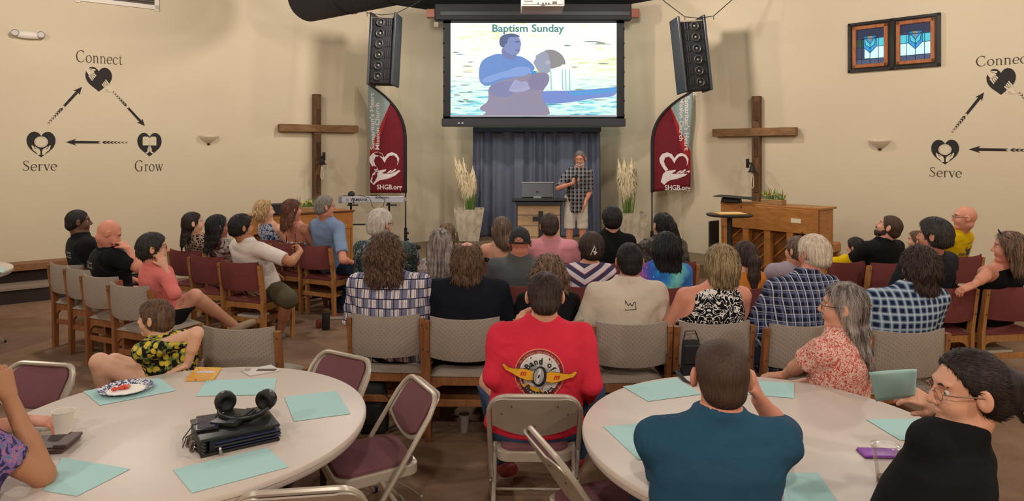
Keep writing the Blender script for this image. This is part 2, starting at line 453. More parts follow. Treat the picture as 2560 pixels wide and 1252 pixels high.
TZ = [0.44, 0.50, 0.58, 0.68, 0.78, 0.87, 0.94, 0.985, 1.015, 1.05]
TA_M = [0.165, 0.185, 0.175, 0.165, 0.172, 0.182, 0.172, 0.128, 0.075, 0.056]
TA_F = [0.180, 0.192, 0.168, 0.145, 0.152, 0.162, 0.152, 0.110, 0.062, 0.048]
TB = [0.125, 0.140, 0.128, 0.118, 0.120, 0.118, 0.100, 0.078, 0.060, 0.055]
PEOPLE = []
def person(label, top, Y, yaw=0.0, root=None, sex='m', w=1.0, fat=0.0, sk='light', hair=None, shirt=None, pants=None, shoes='#2a2523',
           hyaw=0.0, hpitch=0.0, hroll=0.0, hs=1.0, arms=None, near=0, stand=False, k=1.0, neck=1.0, glasses=None, beard=None, face=False,
           group=None, legs=None, hh=None, slump=0.0, seat=0.45, socks=None, name='person', skinfrac=None, shz=0.0, bc=None, thick=0.018, hwid=1.0):
    yaw = math.radians(yaw); R = Rz(yaw); Ri = Rz(-yaw)
    X = (top[0]-1280)/F*Y; ztop = H-(top[1]-YH)/F*Y
    hw = Vector((X, Y, 0))
    rt = Vector((root[0], root[1], 0)) if root is not None else hw-(R @ Vector((0, 0.05*k, 0)))
    zb = seat if not stand else stand+0.88
    T = thing(name, label, 'person', rt, yaw, group)
    hl = Ri @ (hw-rt); lx, ly = hl.x, hl.y
    if hh is None: hh = hs*k
    thick = thick*hh
    zc = ztop-0.117*hh-thick                          # head centre height
    # torso stretch so that the neck meets the head
    s = (zc-0.104*hh-zb)/(1.045-0.45)
    tw = w*k
    def off(z):
        t = max(0.0, (z-0.48)/(1.17-0.48)); return lx*t, ly*t+slump*t*(t-1.17)*-1.0
    def zz(z): return zb+(z-0.45)*s
    def J(x, y, z):
        ox, oy = off(z); return Vector((x*tw+ox, y*k+oy, zz(z)))
    HR = (Rz(math.radians(hyaw)) @ Matrix.Rotation(math.radians(hpitch), 3, 'X') @ Matrix.Rotation(math.radians(hroll), 3, 'Y'))
    HC = Vector((lx, ly, zc))
    def Hd(x, y, z): return HC+HR @ Vector((x*hh*hwid, y*hh, z*hh))
    hf = {0: 0.0075, 1: 0.006, 2: 0.0046}[near]; hc = {0: 0.015, 1: 0.012, 2: 0.008}[near]
    TA = TA_M if sex == 'm' else TA_F
    sh = 0.178 if sex == 'm' else 0.158
    ta = [a*tw+fat*f*k for a, f in zip(TA, [.9, 1, 1, 1, .75, .4, .15, 0, 0, 0])]
    tb = [b*(0.6+0.4*w)*k+fat*f*k for b, f in zip(TB, [.6, .8, 1, 1, .7, .3, .05, 0, 0, 0])]
    tcx = [off(z)[0] for z in TZ]; tcy = [off(z)[1]-0.01*k for z in TZ]; tz = [zz(z) for z in TZ]
    TCY = [c+ (fat*0.25*k) for c in tcy]
    # arms
    A = {}
    for sd in (-1, 1):
        S0 = J(sd*sh, -0.005, 0.942+shz)
        d = (arms or {}).get('l' if sd < 0 else 'r')
        if d is None: E = J(sd*(sh+0.065), 0.03, 0.70); W = Vector((sd*0.11*k, E.y+0.22*k, zz(0.60)+0.02)); f = Vector((-sd*0.5, 0.8, -0.2)); n = Vector((0, -0.1, -1)); c = 0.6
        else:
            def cv(q):
                if isinstance(q, Vector): return Ri @ (q-rt) if True else q
                return J(*q)
            E = cv(d['e']); W = cv(d['w']); f = Ri @ Vector(d['f']) if 'f' in d else (W-E); n = Ri @ Vector(d['n']) if 'n' in d else Vector((0, 0, -1)); c = d.get('c', 0.6)
            if 's' in d: S0 = cv(d['s'])
        A[sd] = (S0, E, W, f, n, c)
    legs = legs or {}
    G = {}
    for sd in (-1, 1):
        d = legs.get('l' if sd < 0 else 'r')
        if stand: h0 = Vector((sd*0.085*k, 0, zb+0.06)); kn = Vector((sd*0.10*k, 0.03, stand+0.50)); an = Vector((sd*0.11*k, -0.02, stand+0.09)); toe = an+Vector((sd*0.03, 0.15*k, -0.05))
        else: h0 = Vector((sd*0.09*tw, 0.0, zb+0.09*k)); kn = Vector((sd*0.12*tw, 0.44*k, zb+0.05)); an = Vector((sd*0.12*tw, 0.42*k, 0.09)); toe = an+Vector((sd*0.02, 0.15*k, -0.05))
        if d:
            if 'k' in d: kn = Ri @ (d['k']-rt)
            if 'a' in d: an = Ri @ (d['a']-rt); toe = an+Vector((0, 0.14, -0.05))
            if 't' in d: toe = Ri @ (d['t']-rt)
        G[sd] = (h0, kn, an, toe)
    ar = (0.050, 0.040, 0.036, 0.026) if sex == 'm' else (0.044, 0.036, 0.032, 0.023)
    ar = tuple(a*k*(0.55+0.45*w+fat*1.5) for a in ar)
    lr = tuple(a*k*(0.6+0.4*w+fat) for a in (0.088, 0.060, 0.054, 0.038))
    # ---- body
    B = SDF()
    B.loft(tz, [a*0.97 for a in ta], [b*0.97 for b in tb], tcx, TCY, 0.02, 2.25)
    nb = J(0, -0.015, 0.985); nt = Hd(0, -0.028, -0.055)
    B.cone(nb, nt, 0.060*k*neck, 0.053*hh*neck, 0.045)
    for sd in (-1, 1):
        S0, E, W, f, n, c = A[sd]
        B.cone(J(sd*0.055, -0.015, 0.982), S0, 0.046*k, 0.048*k*(0.5+0.5*w), 0.045)
        B.cone(S0, E, ar[0], ar[1], 0.035); B.cone(E, W, ar[1]*0.98, ar[3], 0.012)
        B.cone(E+(W-E)*0.05, E+(W-E)*0.45, ar[1]*0.9, ar[2]*1.02, 0.02)
        hand(B, W, f, n, sd, c, k*(1.0 if sex == 'm' else 0.92))
        h0, kn, an, toe = G[sd]
        B.cone(h0, kn, lr[0], lr[1], 0.04); B.cone(kn, an, lr[1]*0.92, lr[3], 0.02)
        B.cone(kn+(an-kn)*0.15+Vector((0, -0.012, 0)), kn+(an-kn)*0.5+Vector((0, -0.01, 0)), lr[2]*1.02, lr[2]*0.85, 0.03)
        B.cone(an+Vector((0, -0.02, -0.03)), toe, 0.034*k, 0.026*k, 0.02)
    hm = HR
    def E_(c, r, R2=None, kk=0.012, sub=False):
        B.ell(Hd(*c), tuple(q*hh*(hwid if i == 0 else 1) for i, q in enumerate(r)), (hm @ R2) if R2 is not None else hm, kk*hh, sub)
    E_((0, -0.012, 0.025), (0.076, 0.096, 0.092)); E_((0, 0.026, -0.040), (0.058, 0.064, 0.070), None, 0.03)
    E_((0, 0.066, -0.095), (0.026, 0.022, 0.018), None, 0.025)
    E_((-0.03, 0.058, -0.030), (0.030, 0.030, 0.032), None, 0.02); E_((0.03, 0.058, -0.030), (0.030, 0.030, 0.032), None, 0.02)
    E_((0, 0.074, 0.036), (0.050, 0.016, 0.013), None, 0.018)
    for sx in (-1, 1): E_((sx*0.031, 0.092, 0.008), (0.017, 0.014, 0.012), None, 0.012, True)
    B.cone(Hd(0, 0.088, 0.018), Hd(0, 0.108, -0.020), 0.0085*hh, 0.0125*hh, 0.010)
    E_((-0.011, 0.097, -0.026), (0.009, 0.009, 0.008), None, 0.006); E_((0.011, 0.097, -0.026), (0.009, 0.009, 0.008), None, 0.006)
    E_((0, 0.086, -0.053), (0.023, 0.011, 0.0055), None, 0.005); E_((0, 0.084, -0.064), (0.020, 0.011, 0.006), None, 0.005)
    for sx in (-1, 1):
        E_((sx*0.087, -0.006, 0.000), (0.010, 0.022, 0.034), Matrix.Rotation(sx*0.5, 3, 'Z'), 0.008)
        E_((sx*0.095, 0.002, 0.004), (0.006, 0.010, 0.017), Matrix.Rotation(sx*0.5, 3, 'Z'), 0.004, True)
    fl = [min(HC.x-0.11*hh, *[A[q][2].x-0.14 for q in A]) if near else HC.x-0.11*hh, HC.y-0.13*hh, HC.z-0.14*hh]
    fh = [max(HC.x+0.11*hh, *[A[q][2].x+0.14 for q in A]) if near else HC.x+0.11*hh, HC.y+0.14*hh, HC.z+0.13*hh]
    if near:
        for q in A:
            if arms and ('l' if q < 0 else 'r') in arms:
                fl[1] = min(fl[1], A[q][2].y-0.12); fh[1] = max(fh[1], A[q][2].y+0.12); fl[2] = min(fl[2], A[q][2].z-0.12); fh[2] = max(fh[2], A[q][2].z+0.12)
    v, q = B.mesh(hf, hc, (fl, fh))
    mesh_np('body', v, q, MAT['skin_'+sk], T)
    # ---- eyes
    if face:
        for sx in (-1, 1):
            e = MB(); e.ball(Hd(sx*0.031, 0.0670, 0.009), 0.0125*hh, seg=12); eo = e.build('eye', mat('eye_white', '#d8d2cc', 0.3), T, True)
            e = MB(); e.ball(Hd(sx*0.031, 0.0757, 0.008), 0.0050*hh, seg=8); e.build('iris', mat('iris_dark', '#2c211b', 0.3), eo, True)
            b = MB(); b.tube([Hd(sx*0.012, 0.088, 0.030), Hd(sx*0.030, 0.088, 0.036), Hd(sx*0.048, 0.074, 0.030)], [0.003*hh, 0.004*hh, 0.002*hh], 6)
            b.build('eyebrow', bc or (hair and hair[1]) or mat('brow', '#4a3a2e', 0.9), T, True)
    # ---- clothes
    seed = len(PEOPLE)+3; so = None
    if shirt:
        kind, sm = shirt[0], shirt[1]; op = shirt[2] if len(shirt) > 2 else {}
        hem = op.get('hem', 0.485); th = op.get('th', 0.013)*k; C = SDF()
        zt = [zz(hem-0.06)]+tz if hem < 0.5 else tz
        aa = ([ta[0]]+ta if hem < 0.5 else ta); bb = ([tb[0]]+tb if hem < 0.5 else tb)
        cxx = ([tcx[0]]+tcx if hem < 0.5 else tcx); cyy = ([TCY[0]]+TCY if hem < 0.5 else TCY)
        C.loft(zt, [a+th*1.3 for a in aa], [b+th*1.2 for b in bb], cxx, cyy, 0.02, 2.25)
        if kind in ('tee', 'long', 'polo'):
            fr = op.get('sleeve', {'tee': 0.72, 'polo': 0.8, 'long': 1.9}[kind])
            for sd in (-1, 1):
                S0, E, W = A[sd][:3]
                C.cone(J(sd*0.055, -0.015, 0.982), S0, 0.046*k+th, 0.050*k*(0.5+0.5*w)+th, 0.045)
                if fr <= 1: C.cone(S0, S0+(E-S0)*fr, ar[0]+th*1.2, ar[0]*0.9+th*1.6, 0.03)
                else:
                    C.cone(S0, E, ar[0]+th*1.2, ar[1]+th, 0.03); C.cone(E, E+(W-E)*(fr-1), ar[1]+th*0.9, ar[3]+th*0.8, 0.012)
                if fr <= 1:
                    d = (E-S0).normalized(); C.ell(S0+(E-S0)*(fr+0.02)+d*0.06, (0.075, 0.075, 0.055), d.to_track_quat('Z', 'Y').to_matrix(), 0.003, True)
        if kind not in ('tank', 'strap'): C.cone(J(0, -0.02, 0.98), J(0, -0.018, 1.03), 0.066*k*neck+th, 0.058*k*neck+th, 0.03)
        if kind == 'polo' or op.get('collar'):
            C.cone(J(0, -0.020, 1.015), J(0, -0.005, 1.055), 0.064*k*neck+0.004, 0.060*k*neck+0.003, 0.008)
        cut = op.get('neck', 1.03 if kind != 'polo' else 1.06)
        C.cut((0, 0, zz(hem)), (0, 0, -1))
        nrm = Vector((0, 0.55, 1)) if kind != 'strap' else Vector((0, -0.1, 1))
        if kind in ('tank', 'strap'):
            cut = op.get('neck', 0.965 if kind == 'tank' else 0.86)
            for sd in (-1, 1):
                xx = off(0.95)[0]+sd*op.get('arm', 0.125)*tw
                if kind == 'tank':
                    C.ell(Vector((xx+sd*0.135*k, tcy[6], zz(0.93))), (0.135*k, 0.30, 0.135*k), None, 0.01, True)
        if kind in ('tank', 'strap'): C.cut(J(0, -0.06, cut), nrm)
        else:
            C.cut(J(0, -0.02, cut+0.035), (0, 0, 1)); C.ell(J(0, 0.016, cut+0.055), (0.082*k*neck, 0.105*k, 0.046*k), None, 0.006, True)
        ch = {0: 0.0125, 1: 0.010, 2: 0.0085}[near]
        v, q = C.mesh(ch, ch, None, folds(seed, op.get('amp', 0.0035 if not near else 0.0045)*k))
        so = mesh_np('shirt' if not op.get('dress') else 'dress', v, q, sm, T)
        if kind == 'strap':
            for sd in (-1, 1):
                b = MB(); zq = cut-0.01
                pts = [J(sd*0.085, 0, zq)+Vector((0, -tb[5]-0.008, 0)), J(sd*0.085, 0, 0.93)+Vector((0, -tb[6]*0.93-0.004, 0)), J(sd*0.085, -0.02, 1.0)+Vector((0, -0.045*k, 0)),
                       J(sd*0.085, 0.02, 1.012), J(sd*0.085, 0.06, 0.98)]
                b.tube(pts, 0.006, 6, flat=0.5); b.build('shoulder_strap', op.get('strapm', sm), T, True)
    if pants:
        kind, pm = pants; Cc = SDF(); th = 0.012
        sl = slice(0, 4)
        Cc.loft(tz[sl], [a+th for a in ta[sl]], [b+th for b in tb[sl]], tcx[sl], TCY[sl], 0.02, 2.3)
        if not stand: Cc.ell(Vector((0, -0.02*k, zb+0.075*k)), (0.19*tw+fat*0.6, 0.155*k+fat*0.4, 0.085*k), None, 0.03)
        for sd in (-1, 1):
            h0, kn, an, toe = G[sd]
            if kind == 'skirt': Cc.cone(h0, h0+(kn-h0)*0.86, lr[0]+0.018, lr[1]+0.022, 0.06)
            elif kind == 'shorts': Cc.cone(h0, h0+(kn-h0)*(0.98 if not stand else 1.0), lr[0]+0.016, lr[1]+0.030, 0.02)
            else: Cc.cone(h0, kn, lr[0]+0.014, lr[1]+0.016, 0.02); Cc.cone(kn, kn+(an-kn)*0.97, lr[1]+0.014, lr[3]+0.020, 0.012)
        if kind == 'shorts' and stand: Cc.cut((0, 0, zz(0)*0+stand+0.47), (0, 0, -1))
        Cc.cut((0, 0, zz(0.60)), (0, 0, 1))
        v, q = Cc.mesh(0.015, 0.015, None, folds(seed+50, 0.003)); mesh_np({'skirt': 'skirt', 'shorts': 'shorts'}.get(kind, 'trousers'), v, q, pm, T)
    if shoes:
        for sd in (-1, 1):
            h0, kn, an, toe = G[sd]; Q = SDF()
            Q.cone(an+Vector((0, -0.02, -0.045)), toe+Vector((0, 0, 0.004)), 0.042*k, 0.034*k, 0.02)
            Q.cone(an+Vector((0, -0.01, -0.02)), an+Vector((0, 0.03, -0.04)), 0.046*k, 0.040*k, 0.02)
            v, q = Q.mesh(0.012); mesh_np('shoe', v, q, mat('shoe'+shoes, shoes, 0.6), T)
            if socks:
                b = MB(); d = (kn-an).normalized(); b.tube([an-d*0.01, an+d*0.09], [0.047*k, 0.044*k], 12); b.build('sock', mat('sock'+socks, socks, 0.9), T, True)
    # ---- hair
    ho = None
    if hair: ho = do_hair(T, hair, Hd, HC, HR, hh, hwid, near, seed, J, zz, tb, k)
    if beard:
        Q = SDF()
        def e2(c, r, kk=0.01): Q.ell(Hd(*c), tuple(x*hh for x in r), HR, kk)
        e2((0, 0.074, -0.092), (0.032, 0.024, 0.030)); e2((-0.034, 0.052, -0.078), (0.028, 0.034, 0.030)); e2((0.034, 0.052, -0.078), (0.028, 0.034, 0.030))
        e2((0, 0.097, -0.043), (0.027, 0.012, 0.009), 0.004); e2((0, 0.088, -0.080), (0.026, 0.018, 0.018), 0.006); e2((-0.055, 0.020, -0.05), (0.012, 0.026, 0.035)); e2((0.055, 0.020, -0.05), (0.012, 0.026, 0.035))
        Q.ell(Hd(0, 0.100, -0.058), tuple(x*hh for x in (0.020, 0.020, 0.007)), HR, 0.002, True)
        v, q = Q.mesh(0.006); mesh_np('beard', v, q, beard, T)
    if glasses:
        g = MB(); gm = mat('spectacle_frame'+glasses, glasses, 0.35)
        for sx in (-1, 1):
            ring = [Hd(sx*0.033+0.024*math.cos(t), 0.100-0.10*abs(sx*0.033+0.024*math.cos(t))**1.2, 0.006+0.018*math.sin(t)) for t in [i*PI/7 for i in range(14)]]
            g.tube(ring, 0.0016*hh, 5, closed=True)
            g.tube([Hd(sx*0.057, 0.094, 0.012), Hd(sx*0.082, 0.070, 0.014), Hd(sx*0.092, 0.00, 0.012), Hd(sx*0.09, -0.02, -0.002)], 0.0022*hh, 5)
        g.tube([Hd(-0.009, 0.102, 0.008), Hd(0.009, 0.102, 0.008)], 0.0016*hh, 5)
        g.build('glasses', gm, T, True)
    rec = dict(T=T, Hd=Hd, J=J, shirt=so, hair=ho, R=R, rt=rt, A=A, HC=HC, HR=HR, hh=hh, zz=zz, G=G, yaw=yaw, tb=tb, ta=ta)
    PEOPLE.append(rec); return rec

def do_hair(T, hair, Hd, HC, HR, hh, hwid, near, seed, J, zz, tb, k):
    kind, hm = hair[0], hair[1]; op = hair[2] if len(hair) > 2 else {}
    t = op.get('t', 0.016); Q = SDF(); rs = np.random.RandomState(seed)
    def E(c, r, kk=0.015, sub=False): Q.ell(Hd(*c), (r[0]*hh*hwid, r[1]*hh, r[2]*hh), HR, kk*hh, sub)
    n = (HR @ Vector((0, 0.89, -0.46)))
    amp = op.get('amp', 0.0025); fq = op.get('fq', 34)
    if kind in ('short', 'buzz', 'cap'):
        if kind == 'buzz': t = op.get('t', 0.005)
        E((0, -0.012, 0.026), (0.076+t*0.9, 0.096+t, 0.092+t)); E((0, -0.050, -0.028), (0.064+t*0.6, 0.058+t*0.8, 0.058))
        if 'vol' in op: E((op.get('vx', 0), 0.01, 0.07), (0.070, 0.080, 0.045+op['vol']), 0.03)
        Q.cut(Hd(0, 0.075-(0.022 if op.get('back') else 0), 0.072+op.get('hl', 0)), n); Q.cut(Hd(0, -0.05, op.get('nape', -0.078)), HR @ Vector((0, 0.35, -1)))
        for sx in (-1, 1): E((sx*0.092, 0.004, -0.020), (0.020, 0.036, 0.044), 0.01, True)
        if op.get('bald'): E((0, 0.01, 0.11), (0.056, 0.085, 0.05), 0.012, True)
    elif kind == 'fringe':
        E((0, -0.014, 0.006), (0.076+t, 0.096+t, 0.085)); E((0, -0.050, -0.028), (0.066+t*0.6, 0.060+t, 0.058))
        Q.cut(Hd(0, 0.03, 0), HR @ Vector((0, 1, -0.2))); Q.cut(Hd(0, 0, op.get('ft', 0.05)), HR @ Vector((0, 0.3, 1))); Q.cut(Hd(0, 0, -0.075), HR @ Vector((0, 0, -1)))
        for sx in (-1, 1): E((sx*0.09, 0.012, -0.015), (0.020, 0.032, 0.040), 0.01, True)
    elif kind in ('bob', 'curly'):
        L = op.get('len', -0.13); wd = op.get('w', 0.10); dp = op.get('d', 0.075)
        E((0, -0.012, 0.028), (0.078+t, 0.097+t, 0.092+t))
        E((0, -0.030, -0.02), (wd, dp+0.03, 0.09), 0.04)
        Q.cone(Hd(-wd*0.42, -0.045, -0.02), Hd(-wd*0.45, -0.045, L+0.03), wd*0.56*hh, wd*0.52*hh, 0.03)
        Q.cone(Hd(wd*0.42, -0.045, -0.02), Hd(wd*0.45, -0.045, L+0.03), wd*0.56*hh, wd*0.52*hh, 0.03)
        Q.cone(Hd(0, -0.055, 0), Hd(0, -0.055, L+0.03), 0.06*hh, 0.055*hh, 0.03)
        Q.cut(Hd(0, op.get('fy', 0.060), 0.065), HR @ Vector((0, 0.94, -0.34))); E((0, 0.105, -0.03), (0.068, 0.085, 0.10), 0.01, True)
    elif kind in ('long', 'pony', 'half'):
        E((0, -0.012, 0.028), (0.078+t, 0.097+t, 0.092+t)); E((0, -0.040, -0.025), (0.078, 0.072, 0.07), 0.03)
        Q.cut(Hd(0, 0.062, 0.072), n)
        if kind == 'pony':
            E((0, -0.03, -0.05), (0.055, 0.06, 0.05), 0.02)
            pts = op.get('pts') or [(0, -0.105, 0.03), (0, -0.135, 0.0), (0, -0.13, -0.10), (0, -0.115, -0.24)]
            rr = op.get('rr', [0.026, 0.034, 0.038, 0.014])
            for a, b, r0, r1 in zip(pts, pts[1:], rr, rr[1:]): Q.cone(Hd(*a), Hd(*b), r0*hh, r1*hh, 0.015)
            E((0, 0.085, -0.05), (0.066, 0.080, 0.07), 0.01, True)
        else:
            L = op.get('len', 0.30); wd = op.get('w', 0.085); tp = op.get('tip', 0.6); sx0 = op.get('sx', 0.0); bd = op.get('drape', 0.0)
            nseg = 6; z0 = -0.02
            for a in np.linspace(-1, 1, 5):
                prev = None
                for i in range(nseg+1):
                    u = i/nseg; ww = wd*(1-(1-tp)*u**1.6)
                    z = HC.z+(z0*hh)-(L*u); c = Hd(0, -0.052, 0)
                    x = c.x+a*(ww-0.028)*hh+sx0*u; y = c.y+(0.028*(1-abs(a))*-1+0.012)*hh-bd*u-0.012*math.sin(PI*u)
                    r = (0.034 if u < 0.8 else 0.024)*hh
                    p = Vector((x, y, z))
                    if prev is not None: Q.cone(prev[0], p, prev[1], r, 0.02)
                    prev = (p, r)
            E((0, 0.090, -0.03), (0.066, 0.080, 0.095), 0.01, True)
    elif kind == 'wavy':
        pass
    h = {0: 0.0085, 1: 0.0068, 2: 0.0052}[near]
    Hi = np.array(HR.transposed(), dtype=np.float32); c0 = np.array(HC, dtype=np.float32); ph = rs.rand(6)*6.28
    def disp(p):
        q = (p-c0) @ Hi.T
        an = np.arctan2(q[:, 0], -q[:, 1]); z = q[:, 2]
        if kind == 'curly' or op.get('wave'):
            wv = op.get('wave', 1.0)
            return amp*2.2*(np.sin(an*13+wv*3*np.sin(55*z+ph[0])+ph[1])*0.6+0.55*np.sin(62*z+4*np.sin(an*5+ph[2]))+0.4*np.sin(an*29+90*z))
        tp_ = np.clip(1.2-z/0.12, 0.15, 1)
        return amp*tp_*(np.sin(an*fq+2*np.sin(9*z+ph[0])+ph[1])*0.7+0.5*np.sin(an*fq*1.7+6*np.sin(7*z+ph[2])))
    if op.get('crown'): E((0, -0.012, 0.135), (0.058, 0.085, 0.052), 0.008, True)
    v, q = Q.mesh(h, h, None, disp)
    # short strands laid along the combing direction, joined to the hair surface
    if len(v) and not op.get('smooth'):
        e1 = v[q[:, 2]]-v[q[:, 0]]; e2 = v[q[:, 3]]-v[q[:, 1]]; fn = np.cross(e1, e2); vn = np.zeros_like(v)
        for c in range(4): np.add.at(vn, q[:, c], fn)
        vn /= (np.linalg.norm(vn, axis=1, keepdims=True)+1e-9)
        N = op.get('n', {0: 1500, 1: 2600, 2: 4500}[near]); N = int(N*min(3.0, max(0.6, len(v)/6000.0)) if near == 0 else N*1.2); N = int(N*1.3) if kind == 'curly' else N
        ii = rs.randint(0, len(v), N)
        if op.get('crown'):
            hq = (v[ii]-c0) @ Hi.T; ii = ii[~((hq[:, 2] > 0.07) & (np.abs(hq[:, 0]) < 0.062) & (hq[:, 1] > -0.075))]; N = len(ii)
        p = v[ii]; nn = vn[ii]; ax = np.array(HR, dtype=np.float32)
        if kind in ('short', 'buzz', 'fringe', 'cap'):
            cr = np.array(Hd(0.01, -0.045, 0.125), dtype=np.float32); g = (p-cr); g /= (np.linalg.norm(g, axis=1, keepdims=True)+1e-6); g = g-0.4*ax[:, 2]
        else: g = np.tile(np.array([0, 0, -1.0]), (N, 1))+0.25*nn
        if op.get('back'): g = np.tile(-ax[:, 1]-0.35*ax[:, 2], (N, 1))
        if kind == 'curly' or op.get('wave'): g = g+0.30*rs.randn(N, 3)
        else: g = g+(0.14 if kind in ('short', 'buzz') else 0.06)*rs.randn(N, 3)
        g = g-nn*(g*nn).sum(1, keepdims=True); g /= (np.linalg.norm(g, axis=1, keepdims=True)+1e-6)
        L = {'buzz': 0.007, 'short': 0.020, 'fringe': 0.014}.get(kind, 0.040)*hh*(0.6+0.8*rs.rand(N, 1)); wdt = {0: 0.0022, 1: 0.0017, 2: 0.0012}[near]*(0.7+0.6*rs.rand(N, 1))
        sdv = np.cross(g, nn); base = p-nn*0.001; lift = nn*L*(0.05+0.12*rs.rand(N, 1)*(1.2 if kind == 'curly' else (1 if kind in ('short', 'buzz', 'bob') else 0.35)))
        mid = base+g*L*0.55+lift; tip = base+g*L+lift*0.9
        bv = np.stack([base-sdv*wdt, base+sdv*wdt, mid+sdv*wdt, mid-sdv*wdt, tip+sdv*wdt*0.25, tip-sdv*wdt*0.25], 1).reshape(-1, 3)
        b0 = len(v)+6*np.arange(N)[:, None]; bq = np.concatenate([b0+np.array([[0, 1, 2, 3]]), b0+np.array([[3, 2, 4, 5]])])
        v = np.concatenate([v, bv]); q = np.concatenate([q, bq])
    return mesh_np('hair', v, q, hm, T)

def strands(T, hm, Hd, paths, r=0.0016, name='loose_hair'):
    b = MB()
    for p in paths: b.tube([Hd(*q) for q in p], [r]*(len(p)-1)+[r*0.4], 4, cap=False)
    return b.build(name, hm, T, True, fix=False)

def project_print(rec, shapes, centre, wdt, name='print', nrm=(0, -1, 0), up=(0, 0, 1), lift=0.002, parent=None):
    """lays flat print (list of (polys, faces, material) in the unit frame) on the back of the shirt"""
    so = parent or rec['shirt']; me = so.data
    bvh = BVHTree.FromPolygons([v.co for v in me.vertices], [tuple(p.vertices) for p in me.polygons])
    nv = Vector(nrm).normalized(); uz = Vector(up); ux = uz.cross(nv).normalized(); uz = nv.cross(ux)
    c = Vector(centre); vs = []; fs = []; mi = []; mats = []
    for li, (pv, pf, m) in enumerate(shapes):
        if m not in mats: mats.append(m)
        n0 = len(vs)
        for (x, y) in pv:
            o = c+ux*(x*wdt)+uz*(y*wdt); hit = bvh.ray_cast(o+nv*0.6, -nv)
            p = hit[0] if hit[0] is not None else o
            vs.append(p+nv*(lift+0.0005*li))
        for f in pf: fs.append([i+n0 for i in f]); mi.append(mats.index(m))
    me2 = bpy.data.meshes.new(name); me2.from_pydata([tuple(v) for v in vs], [], fs)
    for m in mats: me2.materials.append(m)
    me2.polygons.foreach_set('material_index', mi)
    o = bpy.data.objects.new(name, me2); COL.objects.link(o); o.parent = so
    return o
def text_mesh(txt, bold=0.0, shear=0.0, font=None, spacing=1.0):
    """flat triangulated text: verts in a frame of height 1 per line, centred"""
    cu = bpy.data.curves.new('t', 'FONT'); cu.body = txt; cu.size = 1.0; cu.offset = bold; cu.shear = shear; cu.resolution_u = 3
    cu.space_character = spacing; cu.align_x = 'CENTER'; cu.align_y = 'CENTER'
    o = bpy.data.objects.new('t', cu); COL.objects.link(o); bpy.context.view_layer.update()
    me = bpy.data.meshes.new_from_object(o.evaluated_get(bpy.context.evaluated_depsgraph_get()))
    vs = [(v.co.x, v.co.y) for v in me.vertices]; fs = [list(p.vertices) for p in me.polygons]
    bpy.data.objects.remove(o); bpy.data.curves.remove(cu); bpy.data.meshes.remove(me)
    return vs, fs
def disc(cx, cy, rx, ry, n=28, rot=0.0, r0=None):
    vs = []; fs = []
    ring = [(math.cos(2*PI*i/n), math.sin(2*PI*i/n)) for i in range(n)]
    c, s_ = math.cos(rot), math.sin(rot)
    def tr(x, y): return (cx+x*c-y*s_, cy+x*s_+y*c)
    if r0 is None:
        k = 4; vs.append((cx, cy))
        for j in range(1, k+1): vs += [tr(a*rx*j/k, b*ry*j/k) for a, b in ring]
        for i in range(n): fs.append([0, 1+i, 1+(i+1) % n])
        for j in range(k-1):
            for i in range(n): fs.append([1+j*n+i, 1+(j+1)*n+i, 1+(j+1)*n+(i+1) % n, 1+j*n+(i+1) % n])
    else:
        vs += [tr(a*rx, b*ry) for a, b in ring]+[tr(a*rx*r0, b*ry*r0) for a, b in ring]
        for i in range(n): fs.append([i, (i+1) % n, n+(i+1) % n, n+i])
    return vs, fs
# ------------------------------------------------------------------ the room
def Yl(px): r = (px-1280)/F; return 14.28/(1-0.8*r)
def Yr(px): r = (px-1280)/F; return 14.7/(1+1.0246*r)
UL = Vector((1, 0.8, 0)).normalized(); NL = Vector((0.8, -1, 0)).normalized()      # left wall direction, normal into the room
UR = Vector((1, -1.0246, 0)).normalized(); NR = Vector((-1.0246, -1, 0)).normalized()
CEIL = 4.52
m_wall = NB('wall_paint', 0.85, 0, 0.25); m_wall.base(m_wall.mix(m_wall.noise(1.2, 3), '#cdc0a6', '#c8b99e')); m_wall.bump(m_wall.noise(90, 3), 0.10, 0.004)
MWALL = MAT['wall'] = m_wall.m
n = NB('carpet_brown', 1.0, 0, 0.1); a = n.noise(260, 2); b = n.noise(3.0, 4)
c = n.mix(n.ramp(a, [(0.35, 0.0), (0.65, 1.0)]), '#6d5544', '#a0846e'); n.base(n.mix(n.ma('MULTIPLY', n.ramp(b, [(0.42, 0.0), (0.66, 1.0)]), 0.45), c, '#6d4f36')); n.bump(a, 0.5, 0.006)
MCARP = n.m
n = NB('carpet_stage', 1.0, 0, 0.1); a = n.noise(230, 2); n.base(n.mix(a, '#75654f', '#8d7d66')); n.bump(a, 0.4, 0.005); MSTAGE = n.m
def wood(name, c1, c2, scale=(3, 3, 40), rough=0.45, knots=False):
    if name in MAT: return MAT[name]
    n = NB(name, rough, 0, 0.4); v = n.co(scale=scale); a = n.noise(1.0, 4, v, dist=1.6)
    c = n.ramp(a, [(0.3, c2), (0.7, c1)])
    if knots:
        k = n.vor(4.5); c = n.mix(n.ramp(k, [(0.04, 0.85), (0.10, 0.0)]), c, '#3c2213')
    n.base(c); n.bump(a, 0.12, 0.003); MAT[name] = n.m; return n.m
MOAK = wood('wood_oak', '#b98550', '#9c6a3b', (25, 25, 3)); MOAKD = wood('wood_oak_red', '#9a673f', '#7d4d2d', (25, 25, 3))
MPIANO = wood('wood_piano', '#b0763a', '#97602c', (4, 4, 14), 0.4, True); MPIANOD = wood('wood_piano_dark', '#86521f', '#6b3f17', (4, 4, 14), 0.5)
MTRIM = wood('wood_trim', '#8a5f3a', '#75502f', (20, 4, 4)); MDARK = mat('riser_dark', '#2e211b', 0.8)
